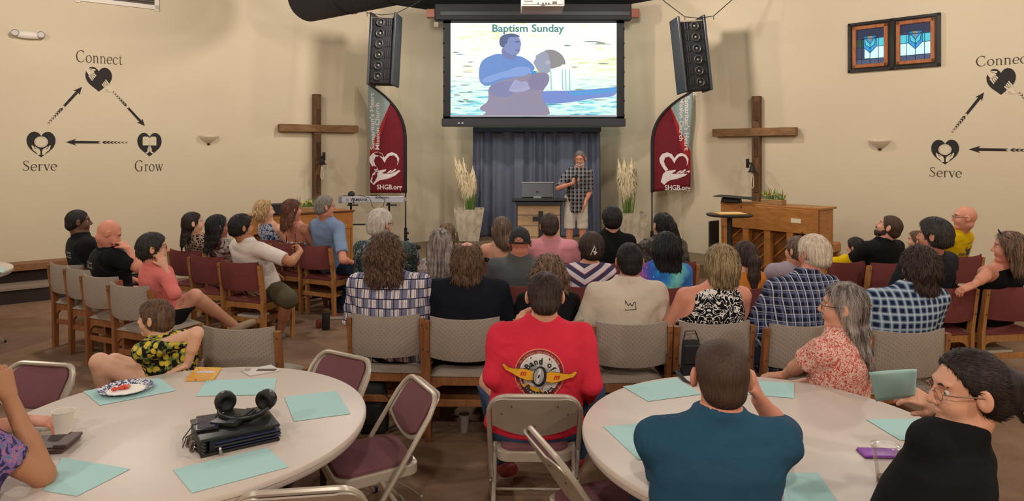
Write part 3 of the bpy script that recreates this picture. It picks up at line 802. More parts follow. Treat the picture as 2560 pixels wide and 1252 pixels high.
BLK = mat('matte_black', '#141416', 0.55); SOFT = mat('soft_black', '#1a1a1d', 0.85)
def wallslab(name, A, B, z0, z1, thick, nrm, m):
    g = MB(); A = Vector(A); B = Vector(B); t = -nrm*thick
    g.add([(A.x, A.y, z0), (B.x, B.y, z0), (B.x, B.y, z1), (A.x, A.y, z1), (A.x+t.x, A.y+t.y, z0), (B.x+t.x, B.y+t.y, z0), (B.x+t.x, B.y+t.y, z1), (A.x+t.x, A.y+t.y, z1)],
          [[0, 1, 2, 3], [7, 6, 5, 4], [0, 4, 5, 1], [3, 2, 6, 7], [0, 3, 7, 4], [1, 5, 6, 2]])
    return tag(g.build(name, m), kind='structure')
def pl(x): return Vector((x, 14.28+0.8*x, 0))
def pr(x): return Vector((x, 14.7-1.0246*x, 0))
XL, XR = -8.6, 7.6
YB = 13.25
wallslab('wall_left', pl(XL), pl((YB-14.28)/0.8), 0, CEIL, 0.12, NL, MWALL)
wallslab('wall_right', pr(XR), pr((14.7-YB)/1.0246), 0, CEIL, 0.12, NR, MWALL)
wallslab('wall_back', ((YB-14.28)/0.8-0.15, YB, 0), ((14.7-YB)/1.0246+0.15, YB, 0), 0, CEIL, 0.12, Vector((0, -1, 0)), MWALL)
a0 = pl(XL); b0 = pr(XR)
wallslab('wall_west', (XL, -3.2, 0), (XL, a0.y, 0), 0, CEIL, 0.12, Vector((1, 0, 0)), MWALL)
wallslab('wall_east', (XR, -3.2, 0), (XR, b0.y, 0), 0, CEIL, 0.12, Vector((-1, 0, 0)), MWALL)
wallslab('wall_front', (XL, -3.2, 0), (XR, -3.2, 0), 0, CEIL, 0.12, Vector((0, 1, 0)), MWALL)
g = MB(); g.box((-0.5, 5.2, -0.05), (16.4, 17.0, 0.1)); tag(g.build('floor', MCARP), kind='structure')
n = NB('ceiling_black', 0.9, 0, 0.2); n.base(n.mix(n.noise(3, 3), '#0a0a0f', '#0e0e14')); MCEIL = n.m
g = MB(); g.box((-0.5, 5.2, CEIL+0.05), (16.4, 17.0, 0.1)); tag(g.build('ceiling', MCEIL), kind='structure')
# stage platform and its upper tier
pts = [(-3.3, 11.0), (-3.45, 11.45), ((YB-14.28)/0.8, YB), ((14.7-YB)/1.0246, YB), (3.4, 11.15), (3.0, 10.35), (-2.6, 10.35)]
g = MB(); g.prism([(x, y-0.02) for x, y in pts], 0, 0.20); g2 = g.build('stage_floor', MSTAGE); tag(g2, kind='structure')
g = MB(); g.prism([(-0.86, 11.95), (-1.22, 13.2), (1.4, 13.2), (2.5, 12.0), (2.3, 11.75), (-0.7, 11.75)], 0.20, 0.35); tag(g.build('trim_stage_tier', MSTAGE), kind='structure')
# stepped riser with wood nosing along the left wall
lx0, lx1 = -8.4, -5.2
g = MB()
A, B = pl(lx0), pl(lx1)
for z0, z1, d, m in ((0.36, 0.44, 0.30, 0),):
    q = NL*d; g.prism([(A.x, A.y), (B.x, B.y), (B.x+q.x, B.y+q.y), (A.x+q.x, A.y+q.y)], z0, z1)
tag(g.build('baseboard_left', MTRIM), kind='structure')
g = MB(); q = NL*0.16; g.prism([(A.x, A.y), (B.x, B.y), (B.x+q.x, B.y+q.y), (A.x+q.x, A.y+q.y)], 0, 0.36); tag(g.build('trim_riser', MDARK), kind='structure')
g = MB(); p0 = pl(-7.9); cc = [(B.x, B.y), (B.x+0.15, B.y-0.3)]
arc = [(-5.25, 9.85), (-5.5, 9.35), (-5.9, 8.8), (-6.35, 8.45), (-6.9, 8.25), (-7.9, 7.6), (-8.3, 7.5), (-8.3, 7.75)]
g.prism(arc, 0, 0.17); g.build('step_body', MDARK); so_ = bpy.data.objects['step_body']; so_.name = 'stage_step'; tag(so_, kind='structure')
g = MB(); g.prism([(x*1.0+0.0, y-0.03) for x, y in arc], 0.17, 0.20); tag(g.build('trim_step', mat('step_carpet', '#8a7a68', 0.95)), kind='structure')
g = MB()
for wl, x0, x1, nn in ((pl, -5.1, -1.35, NL), (pr, 1.5, 7.5, NR)):
    A, B = wl(x0), wl(x1); q = nn*0.015
    g.prism([(A.x, A.y), (B.x, B.y), (B.x+q.x, B.y+q.y), (A.x+q.x, A.y+q.y)], 0.0, 0.10)
# ---- things fixed to the walls: helpers that measure on a wall
def hit(side, px, py):
    Y = Yl(px) if side == 'L' else Yr(px); return P(px, py, Y)
def wuv(side, px, py):
    p = hit(side, px, py); U = UL if side == 'L' else UR; return U.dot(p), p.z
def wpt(side, u, z, d=0.0):
    U, N, p0 = (UL, NL, pl(0)) if side == 'L' else (UR, NR, pr(0))
    return p0+U*(u-U.dot(p0))+N*d+Vector((0, 0, z))
DEC = mat('decal_black', '#1b1512', 0.75)
DECT = mat('decal_wall_tone', '#cdc0a6', 0.8)
def flat(side, polys, d, name, m, parent, th=0.002):
    """polys: list of (verts (u,z), faces)"""
    g = MB()
    for vs, fs in polys:
        n = len(g.v)
        for (u, z) in vs: g.v.append(wpt(side, u, z, d))
        for f in fs: g.f.append([i+n for i in f]); g.m.append(0)
    return g.build(name, m, parent, fix=False)
def ng(pts): return (pts, [list(range(len(pts)))])
def heart(n=40):
    h = [(0, .33), (.045, .40), (.12, .47), (.22, .50), (.32, .48), (.41, .41), (.47, .31), (.50, .18), (.485, .04), (.44, -.08), (.37, -.18), (.26, -.285), (.14, -.38), (0, -.5)]
    return h+[(-x, y) for x, y in h[-2:0:-1]]
def ribbon(pts, ws):
    vs = []; n = len(pts)
    for i, (x, y) in enumerate(pts):
        a = pts[max(0, i-1)]; b = pts[min(n-1, i+1)]; d = Vector((b[0]-a[0], b[1]-a[1])); d = d.normalized() if d.length > 0 else Vector((1, 0)); w_ = (ws[i] if isinstance(ws, list) else ws)/2
        vs += [(x-d.y*w_, y+d.x*w_), (x+d.y*w_, y-d.x*w_)]
    return vs, [[2*i, 2*i+1, 2*i+3, 2*i+2] for i in range(n-1)]
def arcr(cx, cy, rx, ry, a0, a1, n=18, tk=0.078, tn=0.026):
    P_ = []; W_ = []
    for i in range(n+1):
        a = math.radians(a0+(a1-a0)*i/n); P_.append((cx+rx*math.cos(a), cy+ry*math.sin(a))); W_.append(tn+(tk-tn)*abs(math.cos(a-0.25))**1.3)
    return ribbon(P_, W_)
def stem(x, y0, y1, w_=0.075, sb=0.08, st=0.0):
    o = [ribbon([(x, y0), (x, y1)], w_)]
    if sb: o.append(ribbon([(x-sb, y0+.010), (x+sb, y0+.010)], 0.022))
    if st: o += [ribbon([(x-st, y1-.02), (x, y1)], [0.018, 0.03])]
    return o
def glyph(ch):
    if ch == 'C': return [arcr(.34, .35, .30, .345, 50, 318, 26, .092)]+[ribbon([(.545, .50), (.55, .70)], .020), ribbon([(.56, .14), (.565, .22)], .02)], .66
    if ch == 'G': return [arcr(.34, .35, .30, .345, 50, 300, 26, .092)]+[ribbon([(.545, .50), (.55, .70)], .020)]+stem(.52, .06, .30, .08, 0)+[ribbon([(.42, .30), (.62, .30)], .022), ribbon([(.49, .06), (.56, .03)], .03)], .72
    if ch == 'S':
        p = [(.40, .58), (.34, .665), (.24, .685), (.13, .64), (.10, .54), (.16, .44), (.30, .34), (.40, .24), (.40, .12), (.30, .03), (.18, .02), (.08, .08), (.06, .17)]
        return [ribbon(p, [.02, .028, .03, .05, .06, .075, .09, .08, .06, .04, .03, .028, .02])]+[ribbon([(.405, .53), (.41, .69)], .018), ribbon([(.06, .01), (.055, .17)], .018)], .50
    if ch == 'o': return [arcr(.22, .22, .185, .215, 0, 360, 26)], .47
    if ch == 'c': return [arcr(.21, .22, .175, .215, 48, 318, 20)]+[disc(.335, .355, .035, .035, 10)], .41
    if ch == 'e': return [arcr(.21, .22, .175, .215, 8, 318, 22)]+[ribbon([(.05, .235), (.375, .235)], .022)], .42
    if ch == 'n': return stem(.10, 0, .44, .072, .08, .08)+[ribbon([(.10, .34), (.17, .41), (.27, .43), (.35, .37), (.365, .28)], [.02, .03, .045, .065, .072])]+stem(.365, 0, .30, .072, .08), .49
    if ch == 't': return [ribbon([(.12, .58), (.12, .12), (.15, .03), (.22, .015), (.29, .05)], [.03, .072, .065, .04, .02])]+[ribbon([(.02, .43), (.27, .43)], .026)], .31
    if ch == 'r': return stem(.10, 0, .44, .072, .08, .08)+[ribbon([(.10, .32), (.16, .40), (.23, .425)], [.02, .03, .05])]+[disc(.265, .39, .036, .036, 10)], .33
    if ch == 'v': return [ribbon([(.07, .43), (.23, 0)], .078), ribbon([(.23, .01), (.37, .43)], .028), ribbon([(.0, .43), (.16, .43)], .022), ribbon([(.29, .43), (.44, .43)], .022)], .43
    if ch == 'w': return [ribbon([(.07, .43), (.21, 0)], .078), ribbon([(.21, .01), (.33, .38)], .028), ribbon([(.31, .43), (.45, 0)], .078), ribbon([(.45, .01), (.58, .43)], .028), ribbon([(.0, .43), (.16, .43)], .022), ribbon([(.24, .43), (.38, .43)], .022), ribbon([(.50, .43), (.65, .43)], .022)], .64
def serif_text(txt):
    x = 0; vs = []; fs = []
    for ch in txt:
        sh, adv = glyph(ch)
        for v, f in sh:
            n = len(vs); vs += [(a+x, b) for a, b in v]; fs += [[i+n for i in q] for q in f]
        x += adv+.03
    return vs, fs
def frame(side, box):
    (u0, z0), (u1, z1) = wuv(side, box[0], box[3]), wuv(side, box[2], box[1]); cu, cz = (u0+u1)/2, (z0+z1)/2
    zc = wuv(side, (box[0]+box[2])/2, (box[1]+box[3])/2)[1]
    xm = (box[0]+box[2])/2
    return cu, zc, u1-u0, wuv(side, xm, box[1])[1]-wuv(side, xm, box[3])[1]
def put(side, box, shp):
    cu, cz, du, dz = frame(side, box); return [([(cu+x*du, cz+y*dz) for x, y in vs], fs) for vs, fs in shp]
def wtext(side, txt, box, label):
    vs, fs = serif_text(txt); xs = [v[0] for v in vs]; ys = [v[1] for v in vs]
    x0, x1, y0, y1 = min(xs), max(xs), min(ys), max(ys)
    vs = [((x-x0)/(x1-x0)-0.5, (y-y0)/(y1-y0)-0.5) for x, y in vs]
    o = flat(side, put(side, box, [(vs, fs)]), 0.004, 'wall_lettering', mat('lettering', '#43362b', 0.8), None)
    return tag(o, label, 'lettering')
def wheart(side, box, label, kind):
    T = thing('heart_emblem', label, 'emblem', wpt(side, frame(side, box)[0], frame(side, box)[1], 0.0))
    Ti = Matrix.Translation(-T.location)
    def F2(shp, d, name, m):
        o = flat(side, put(side, box, shp), d, name, m, T); o.data.transform(Ti)
    F2([ng(heart())], 0.004, 'heart_shape', DEC)
    def blob(pts): return ng(pts)
    if kind == 'hands':
        def hnd(ox, oy, fl):
            f = lambda pts: [(ox+fl*x, oy+fl*y) for x, y in pts]
            o = [ng(f([(-0.50, 0.42), (-0.40, 0.44), (-0.30, 0.40), (-0.22, 0.36), (-0.16, 0.28), (-0.20, 0.10), (-0.34, 0.10), (-0.46, 0.30)]))]
            o.append(ng(f([(-0.40, 0.44), (-0.12, 0.40), (-0.13, 0.34), (-0.28, 0.33)])))
            for i in range(4): a = 0.045*i; o.append(ng(f([(-0.24-a*1.1, 0.24-a*0.9), (-0.20-a*1.1, 0.27-a*0.9), (-0.085-a, 0.15-a*1.4), (-0.115-a, 0.11-a*1.4)])))
            return o
        F2(hnd(0, 0, 1), 0.0055, 'left_hand_cutout', DECT); F2(hnd(0.02, -0.06, -1), 0.0055, 'right_hand_cutout', DECT)
    elif kind == 'globe':
        F2([disc(0, 0.10, 0.235, 0.215, 28)], 0.0055, 'globe_cutout', DECT); F2([disc(0, 0.10, 0.205, 0.185, 24, r0=0.94)], 0.0065, 'globe_ring', mat('decal_tan', '#a8926e', 0.8))
        def hf(sx): return [ng([(sx*x, y) for x, y in [(-0.03, -0.40), (-0.11, -0.40), (-0.18, -0.30), (-0.28, -0.22), (-0.33, -0.06), (-0.31, -0.02), (-0.27, -0.06), (-0.22, -0.17), (-0.15, -0.19), (-0.24, -0.10), (-0.21, -0.08), (-0.06, -0.19), (-0.03, -0.26)]])]
        F2(hf(1)+hf(-1), 0.0055, 'cupped_hands_cutout', DECT)
    else:
        F2([ng([(0, 0.29), (-0.08, 0.34), (-0.24, 0.34), (-0.28, 0.29), (-0.28, -0.03), (0, -0.03)]), ng([(0, 0.29), (0.08, 0.34), (0.24, 0.34), (0.28, 0.29), (0.28, -0.03), (0, -0.03)])], 0.0055, 'open_book_cutout', DECT)
        F2([ng([(-0.005, 0.27), (0.005, 0.27), (0.005, -0.02), (-0.005, -0.02)])], 0.0065, 'book_spine', mat('decal_tan', '#a8926e', 0.8))
        def pf(sx): return [ng([(sx*x, y) for x, y in [(-0.008, -0.05), (-0.04, -0.07), (-0.09, -0.20), (-0.09, -0.30), (-0.17, -0.33), (-0.13, -0.38), (-0.05, -0.34), (-0.01, -0.28)]])]
        F2(pf(1)+pf(-1), 0.0055, 'praying_hands_cutout', DECT)
def warrow(side, a, b, label):
    pa, pb = Vector(wuv(side, *a)), Vector(wuv(side, *b)); d = pb-pa; L = d.length; d.normalize(); nn = Vector((-d.y, d.x)); W = 0.045
    c = (pa+pb)/2; T = thing('direction_arrow', label, 'arrow', wpt(side, c.x, c.y)); Ti = Matrix.Translation(-T.location)
    def pt(t, s_): q = pa+d*(t*L)+nn*(s_*W); return (q.x, q.y)
    o = flat(side, [ng([pt(1, 0), pt(0.84, 1.0), pt(0.865, 0.38), pt(0.46, 0.34), pt(0.50, 0), pt(0.46, -0.34), pt(0.865, -0.38), pt(0.84, -1.0)])], 0.004, 'arrow_shaft', DEC, T); o.data.transform(Ti)
    t = 0.44
    for i in range(7):
        wd = 0.044*(1-0.11*i); hh_ = 0.40-0.02*i
        o = flat(side, [ng([pt(t, 0), pt(t-0.04, hh_), pt(t-0.04-wd, hh_), pt(t-wd, 0), pt(t-0.04-wd, -hh_), pt(t-0.04, -hh_)])], 0.004, 'chevron', DEC, T); o.data.transform(Ti); t -= 0.062
wtext('L', 'Connect', (190, 129, 306, 159), 'dark Connect lettering high on the beige wall above two-hands heart, by the emergency light')
wtext('L', 'Serve', (57, 401, 143, 427), 'dark Serve lettering beneath the globe heart at far left')
wtext('L', 'Grow', (337, 400, 408, 428), 'dark Grow lettering beneath the open book heart')
wheart('L', (213, 168, 280, 229), 'black heart with two reaching hands, under the Connect lettering by the emergency light', 'hands')
wheart('L', (66, 329, 139, 393), 'black heart with globe and cupped hands at the far left of the wall', 'globe')
wheart('L', (343, 332, 404, 391), 'black heart with open book and praying hands above the Grow lettering', 'book')
warrow('L', (118, 311), (205, 217), 'black arrow with chevron tail pointing up, left side of the complete triangle')
warrow('L', (280, 226), (362, 315), 'black arrow with chevron tail pointing down toward the open book heart')
warrow('L', (322, 356), (164, 355), 'black arrow with chevron tail pointing left from book heart to globe heart')
wtext('R', 'Connect', (2440, 135, 2582, 162), 'dark Connect lettering on the right wall, cut by the photo edge')
wtext('R', 'Serve', (2324, 418, 2405, 443), 'dark Serve lettering on the right wall beside the wall sconce')
wheart('R', (2466, 171, 2540, 237), 'black heart with two reaching hands on the right wall', 'hands')
wheart('R', (2328, 349, 2398, 411), 'black heart with globe and cupped hands on the right wall above Serve', 'globe')
warrow('R', (2378, 333), (2460, 231), 'black arrow with chevron tail pointing up on the right wall')
warrow('R', (2545, 228), (2640, 330), 'black arrow with chevron tail at the right photo edge, pointing down')
warrow('R', (2610, 376), (2422, 373), 'black arrow with chevron tail pointing left beside the globe heart on the right wall')
# ---- crosses
MBEAM = wood('wood_weathered', '#74512f', '#4c331f', (14, 14, 3), 0.7); MBEAM2 = wood('wood_weathered_light', '#8a6741', '#6c4c2e', (3, 14, 14), 0.7)
def cross(side, top, bottom, cx, arm0, arm1, army, wd, label):
    Y = Yl(cx) if side == 'L' else Yr(cx); c = P(cx, bottom, Y-0.10)
    N, U = (NL, UL) if side == 'L' else (NR, UR)
    z0 = c.z; z1 = P(cx, top, Y-0.1).z; za = P(cx, army, Y-0.1).z
    rz = math.atan2(U.y, U.x)
    T = thing('wooden_cross', label, 'cross', wpt(side, U.dot(c), z0, 0.0)+N*0.0, rz)
    g = MB(); g.box((0, -0.06, (z1-z0)/2), (wd, 0.09, z1-z0), bev=0.006); up = g.build('upright_beam', MBEAM, T)
    u0 = wuv(side, arm0, army)[0]; u1 = wuv(side, arm1, army)[0]; uc = U.dot(c)
    g = MB(); g.box(((u0+u1)/2-uc, -0.075, za-z0), (u1-u0, 0.10, wd*0.98), bev=0.006); g.build('cross_arm', MBEAM2, T)
    for i in range(3):
        g = MB(); g.box((wd*0.12, -0.112, 0.3+0.55*i), (wd*0.5, 0.012, 0.30), bev=0.003); g.build('bark_strip', wood('wood_bark', '#5f4024', '#3a2415', (14, 14, 3), 0.8), up)
    return T, z0, za
CL, zl0, zla = cross('L', 235, 505, 794, 693, 888, 321, 0.125, 'weathered wooden wall cross behind the electric keyboard')
CR, zr0, zra = cross('R', 240, 505, 1889, 1790, 1997, 330, 0.125, 'weathered wooden wall cross above the big upright piano')
MIRON = mat('cast_iron', '#231e1b', 0.55, 0.4)
def bell(T0, px, py, side, label):
    Y = (Yl(px) if side == 'L' else Yr(px))-0.30; c = P(px, py, Y)
    T = thing('hand_bell', label, 'bell', c)
    g = MB(); g.lathe([(0.008, 0.10), (0.03, 0.095), (0.04, 0.06), (0.05, 0.02), (0.075, 0.0), (0.07, -0.004)], 16); g.build('bell_cup', MIRON, T, True, 50)
    g = MB(); g.tube([(0, 0.02, 0.10), (-0.01, 0.05, 0.13), (-0.015, 0.14, 0.14)], 0.014, 8); g.box((-0.015, 0.17, 0.13), (0.04, 0.04, 0.14)); g.build('bracket', MIRON, T)
    g = MB(); g.tube([(0, 0, 0.0), (0.015, 0, -0.10), (0.02, 0, -0.22), (0.0, 0, -0.25), (-0.02, 0, -0.20), (-0.012, 0, -0.08), (0, 0, -0.02)], 0.007, 6); g.build('pull_rope', mat('rope_white', '#d8cbb0', 0.9), T, True)
bell(CL, 805, 411, 'L', 'small dark iron bell with white pull rope on the cross behind the keyboard')
bell(CR, 1881, 430, 'R', 'small dark iron bell with pale rope on the cross above the piano')
# ---- wall vent, emergency light, sconces, framed stained glass
T = thing('wall_vent', 'white framed air return grille high on the left wall', 'vent', wpt('L', wuv('L', 295, -6)[0], 4.05, 0), math.atan2(UL.y, UL.x))
W2 = (wuv('L', 400, 10)[0]-wuv('L', 190, 10)[0])/2; WH = mat('white_enamel', '#d9d0c2', 0.5); zb_ = P(400, 25, Yl(400)).z-4.05
g = MB(); g.box((0, -0.02, zb_+0.025), (2*W2, 0.03, 0.06)); g.box((0, -0.02, 0.36), (2*W2, 0.03, 0.05)); g.box((-W2+0.03, -0.02, 0.12), (0.06, 0.03, 0.5)); g.box((W2-0.03, -0.02, 0.12), (0.06, 0.03, 0.5)); g.build('vent_frame', WH, T)
for i in range(9):
    g = MB(); g.box((0, -0.012, zb_+0.075+0.033*i), (2*W2-0.12, 0.016, 0.014), R=Matrix.Rotation(0.5, 3, 'X')); g.build('louvre', mat('vent_grey', '#6d655c', 0.6), T)
g = MB(); g.box((0, -0.004, 0.12), (2*W2-0.1, 0.006, 0.44)); g.build('vent_duct', mat('vent_dark', '#3a352f', 0.9), T)
u, z = wuv('L', 69, 88)
T = thing('emergency_light', 'oval white emergency light with two lamp heads on the far left wall', 'emergency light', wpt('L', u, z, 0), math.atan2(UL.y, UL.x))
g = MB(); g.ball((0, -0.05, 0), (0.19, 0.045, 0.055), seg=20); g.build('housing', WH, T, True)
g = MB(); g.box((0, -0.078, 0.0), (0.15, 0.006, 0.045), bev=0.003); g.build('label_plate', mat('plate_white', '#ece6da', 0.5), T)
for sx in (-1, 1):
    g = MB(); M_ = Matrix.Translation((sx*0.14, -0.06, 0.008)) @ Matrix.Rotation(PI/2, 4, 'X'); g.lathe([(0.015, -0.02), (0.042, 0.0), (0.045, 0.03), (0.038, 0.034)], 16, M_); lo = g.build('lamp_head', mat('lamp_grey', '#8e877e', 0.3, 0.4), T, True, 40)
    g = MB(); g.lathe([(0.001, 0.03), (0.036, 0.035)], 16, M_); g.build('lamp_lens', mat('lens_clear', '#c4bfb8', 0.1), lo)
def sconce(side, px, py, label):
    u, z = wuv(side, px, py); U = UL if side == 'L' else UR
    T = thing('wall_sconce', label, 'wall light', wpt(side, u, z, 0), math.atan2(U.y, U.x))
    vs = []; fs = []; prof = [(0.018, -0.055), (0.05, -0.035), (0.09, 0.0), (0.125, 0.04), (0.14, 0.068), (0.132, 0.068), (0.12, 0.04), (0.085, 0.008), (0.04, -0.02)]
    for (r, z_) in prof:
        for k_ in range(17):
            a_ = PI+PI*k_/16; vs.append((r*math.cos(a_), r*0.95*math.sin(a_), z_))
    for i in range(len(prof)-1):
        for k_ in range(16): fs.append([i*17+k_, i*17+k_+1, (i+1)*17+k_+1, (i+1)*17+k_])
    g = MB(); g.add(vs, fs); g.build('glass_bowl', mat('sconce_glass', '#cdbfa4', 0.35), T, True)
    g = MB(); g.ball((0, -0.012, -0.062), (0.022, 0.022, 0.016)); g.build('finial', mat('bronze_dark', '#2c2118', 0.4, 0.6), T, True)
    g = MB(); g.box((0, -0.006, 0.01), (0.10, 0.012, 0.10), bev=0.003); g.build('back_plate', WH, T)
sconce('L', 521, 350, 'cream glass half-bowl wall sconce between Grow lettering and left cross')
sconce('R', 2200, 362, 'cream glass half-bowl wall sconce beneath the stained glass panels')
u0, z0 = wuv('R', 2122, 183); u1, z1 = wuv('R', 2353, 33); zt0 = wuv('R', 2122, 60)[1]
zc = (wuv('R', 2238, 46)[1]+wuv('R', 2238, 174)[1])/2; hgt = wuv('R', 2238, 46)[1]-wuv('R', 2238, 174)[1]
T = thing('stained_glass_frame', 'pair of blue stained glass panels in a wide black frame', 'stained glass', wpt('R', (u0+u1)/2, zc, 0), math.atan2(UR.y, UR.x))
Wd = u1-u0; FR = mat('frame_black', '#17120f', 0.4); MOR = wood('wood_orange', '#a8683a', '#8d5029', (20, 4, 4))
g = MB(); g.box((0, -0.012, 0), (Wd, 0.024, hgt), bev=0.004)
for a_, b_ in (((0, hgt/2-0.02), (Wd, 0.04)), ((0, -hgt/2+0.02), (Wd, 0.04)), ((-Wd/2+0.02, 0), (0.04, hgt)), ((Wd/2-0.02, 0), (0.04, hgt)), ((0, 0), (0.05, hgt))): g.box((a_[0], -0.03, a_[1]), (b_[0], 0.02, b_[1]), bev=0.003)
g.build('outer_frame', FR, T)
def glassmat(i):
    n = NB('stained_glass_%d' % i, 0.25); o = n.sep(); x, z_ = o[0], o[2]
    edge = n.ramp(n.ma('ADD', n.ma('MULTIPLY', z_, 1.8), n.ma('MULTIPLY_ADD', n.noise(7, 2), 0.35, 0.42)), [(0.28, '#3a4a78'), (0.40, '#bfe9f6'), (0.62, '#7fdcf0'), (0.72, '#27304e')])
    n.base('#101828'); n.t.links.new(edge, n.b.inputs['Emission Color']); n.b.inputs['Emission Strength'].default_value = 0.85; return n.m
for i, cx in enumerate((-Wd*0.245, Wd*0.245)):
    pw, ph = Wd*0.40, hgt*0.84
    g = MB(); t_ = 0.05
    for a_, b_ in (((0, ph/2-t_/2), (pw, t_)), ((0, -ph/2+t_/2), (pw, t_)), ((-pw/2+t_/2, 0), (t_, ph)), ((pw/2-t_/2, 0), (t_, ph))): g.box((cx+a_[0], -0.04, a_[1]), (b_[0], 0.03, b_[1]), bev=0.006)
    pf_ = g.build('panel_frame', MOR, T)
    iw, ih = pw-2*t_, ph-2*t_
    def pane(nm, poly, m, lift=0.0):
        g = MB(); g.add([(cx+x*iw, -0.030-lift, z_*ih) for x, z_ in poly], [list(range(len(poly)))]); g.build(nm, m, pf_)
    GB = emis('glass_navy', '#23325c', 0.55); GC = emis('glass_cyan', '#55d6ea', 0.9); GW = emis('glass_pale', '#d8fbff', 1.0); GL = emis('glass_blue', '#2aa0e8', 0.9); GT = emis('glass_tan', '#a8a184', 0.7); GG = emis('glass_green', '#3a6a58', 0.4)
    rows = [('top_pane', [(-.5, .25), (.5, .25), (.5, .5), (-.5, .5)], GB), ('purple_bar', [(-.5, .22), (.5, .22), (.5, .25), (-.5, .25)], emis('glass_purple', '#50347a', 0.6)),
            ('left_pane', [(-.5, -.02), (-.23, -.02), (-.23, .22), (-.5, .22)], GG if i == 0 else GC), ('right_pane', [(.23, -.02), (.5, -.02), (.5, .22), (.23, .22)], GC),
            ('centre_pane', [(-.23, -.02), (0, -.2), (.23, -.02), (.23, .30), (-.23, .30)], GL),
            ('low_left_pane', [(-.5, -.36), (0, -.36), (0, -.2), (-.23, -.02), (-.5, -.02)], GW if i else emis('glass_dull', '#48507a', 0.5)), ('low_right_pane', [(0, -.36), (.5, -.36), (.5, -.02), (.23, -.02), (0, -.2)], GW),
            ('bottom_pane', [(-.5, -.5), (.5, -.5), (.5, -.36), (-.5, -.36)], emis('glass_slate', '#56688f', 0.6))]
    for nm, po, m in rows: pane(nm, po, m)
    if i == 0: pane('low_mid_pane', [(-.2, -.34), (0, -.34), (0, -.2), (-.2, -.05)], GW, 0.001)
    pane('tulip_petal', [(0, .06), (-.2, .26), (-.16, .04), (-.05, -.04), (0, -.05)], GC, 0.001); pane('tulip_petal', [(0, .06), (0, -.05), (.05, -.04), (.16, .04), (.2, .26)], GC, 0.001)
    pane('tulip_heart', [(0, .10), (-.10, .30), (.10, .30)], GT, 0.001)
    g = MB()
    for ln in ([(-.5, -.02), (-.23, -.02), (0, -.2), (.23, -.02), (.5, -.02)], [(0, -.5), (0, .08)], [(-.3, -.5), (-.3, .22)], [(.3, -.5), (.3, .22)], [(-.23, -.02), (-.23, .30)], [(.23, -.02), (.23, .30)], [(-.5, .22), (.5, .22)], [(-.5, -.36), (.5, -.36)],
               [(0, .06), (-.2, .26)], [(0, .06), (.2, .26)], [(0, -.05), (-.16, .04), (-.2, .26)], [(0, -.05), (.16, .04), (.2, .26)], [(-.23, .30), (.23, .30)]):
        g.tube([(cx+x*iw, -0.033, z_*ih) for x, z_ in ln], 0.004, 4)
    g.build('lead_came', mat('lead', '#1f3a4a', 0.5), pf_)
# ------------------------------------------------------------------ unseen ceiling lamps, added ones too (housings), duct, projector
for (lx, ly, lz) in LAMPS:
    T = thing('unseen_ceiling_lamp', 'unseen round black lamp placed under the dark ceiling', 'ceiling light', (lx, ly, lz), 0, 'ceiling downlights')
    g = MB(); g.lathe([(0.05, 0.22), (0.19, 0.20), (0.20, 0.0), (0.19, 0.0), (0.18, 0.16)], 20, cap0=True, cap1=True); g.build('lamp_housing', BLK, T, True, 40)
NBD = NB('duct_fabric', 0.8, 0, 0.3); NBD.base(NBD.mix(NBD.noise(40, 2), '#1c1a1f', '#262429')); MDUCT = NBD.m
c0 = P(768, -4, 10.1); c1 = Vector((-1.25, 8.72, c0.z)); c2 = c1+(c1-c0).normalized()*3.2
T = thing('air_duct', 'wide black round air duct running under the dark ceiling', 'duct', c0)
g = MB(); d = (c1-c0).normalized(); L_ = (c2-c0).length; q = d.to_track_quat('Z', 'Y').to_matrix().to_4x4()
g.lathe([(0.25, -0.04), (0.315, -0.02), (0.335, 0.02), (0.335, L_)], 40, q); g.build('duct_body', MDUCT, T, True, 40)
for i in range(1, 5):
    g = MB(); g.lathe([(0.337, -0.01), (0.344, 0.0), (0.337, 0.01)], 40, Matrix.Translation(d*(i*0.95)) @ q, cap0=False, cap1=False); g.build('duct_seam', MDUCT, T, True)
g = MB(); g.tube([(0, 0, 0.30), (0, 0, CEIL-c0.z)], 0.012, 6); g.build('hanger_rod', MIRON, T); g = MB(); g.tube([d*2.4+Vector((0, 0, 0.30)), d*2.4+Vector((0, 0, CEIL-c0.z))], 0.012, 6); g.build('hanger_rod', MIRON, T)
Yp = 7.2; pc = P(1357.5, 15, Yp)
T = thing('projector', 'white ceiling mounted projector above the screen, seen from behind and below', 'projector', (pc.x, pc.y, pc.z))
PW = 0.445
g = MB(); g.box((0, 0.22, 0.075), (PW, 0.42, 0.15), bev=0.012, seg=2); g.build('casing', mat('proj_white', '#cfccc8', 0.45), T, True, 30)
g = MB(); g.box((0, 0.008, 0.075), (PW*0.94, 0.014, 0.12), bev=0.003); pp = g.build('port_panel', mat('proj_panel', '#bab6b1', 0.5), T)
for x, z_, sx, sz, m in ((-0.15, 0.08, 0.09, 0.07, 'grille'), (0.12, 0.035, 0.045, 0.02, 'port'), (0.0, 0.028, 0.018, 0.012, 'port'), (0.03, 0.028, 0.018, 0.012, 'port'), (0.06, 0.028, 0.018, 0.012, 'port'), (-0.05, 0.03, 0.012, 0.016, 'port'), (0.02, 0.075, 0.10, 0.006, 'port')):
    g = MB(); g.box((x, -0.002, z_), (sx, 0.006, sz)); g.build(m, mat('port_dark', '#4a4848', 0.5) if m == 'port' else mat('grille_grey', '#9a9793', 0.6), pp)
g = MB(); g.box((0, 0.0, 0.002), (0.04, 0.02, 0.016)); g.build('cable_clip', mat('port_dark', '#4a4848', 0.5), T)
g = MB(); g.tube([(0, 0.22, 0.15), (0, 0.22, CEIL-pc.z)], 0.025, 12); g.box((0, 0.22, 0.16), (0.2, 0.2, 0.02)); g.build('mount_pole', BLK, T)
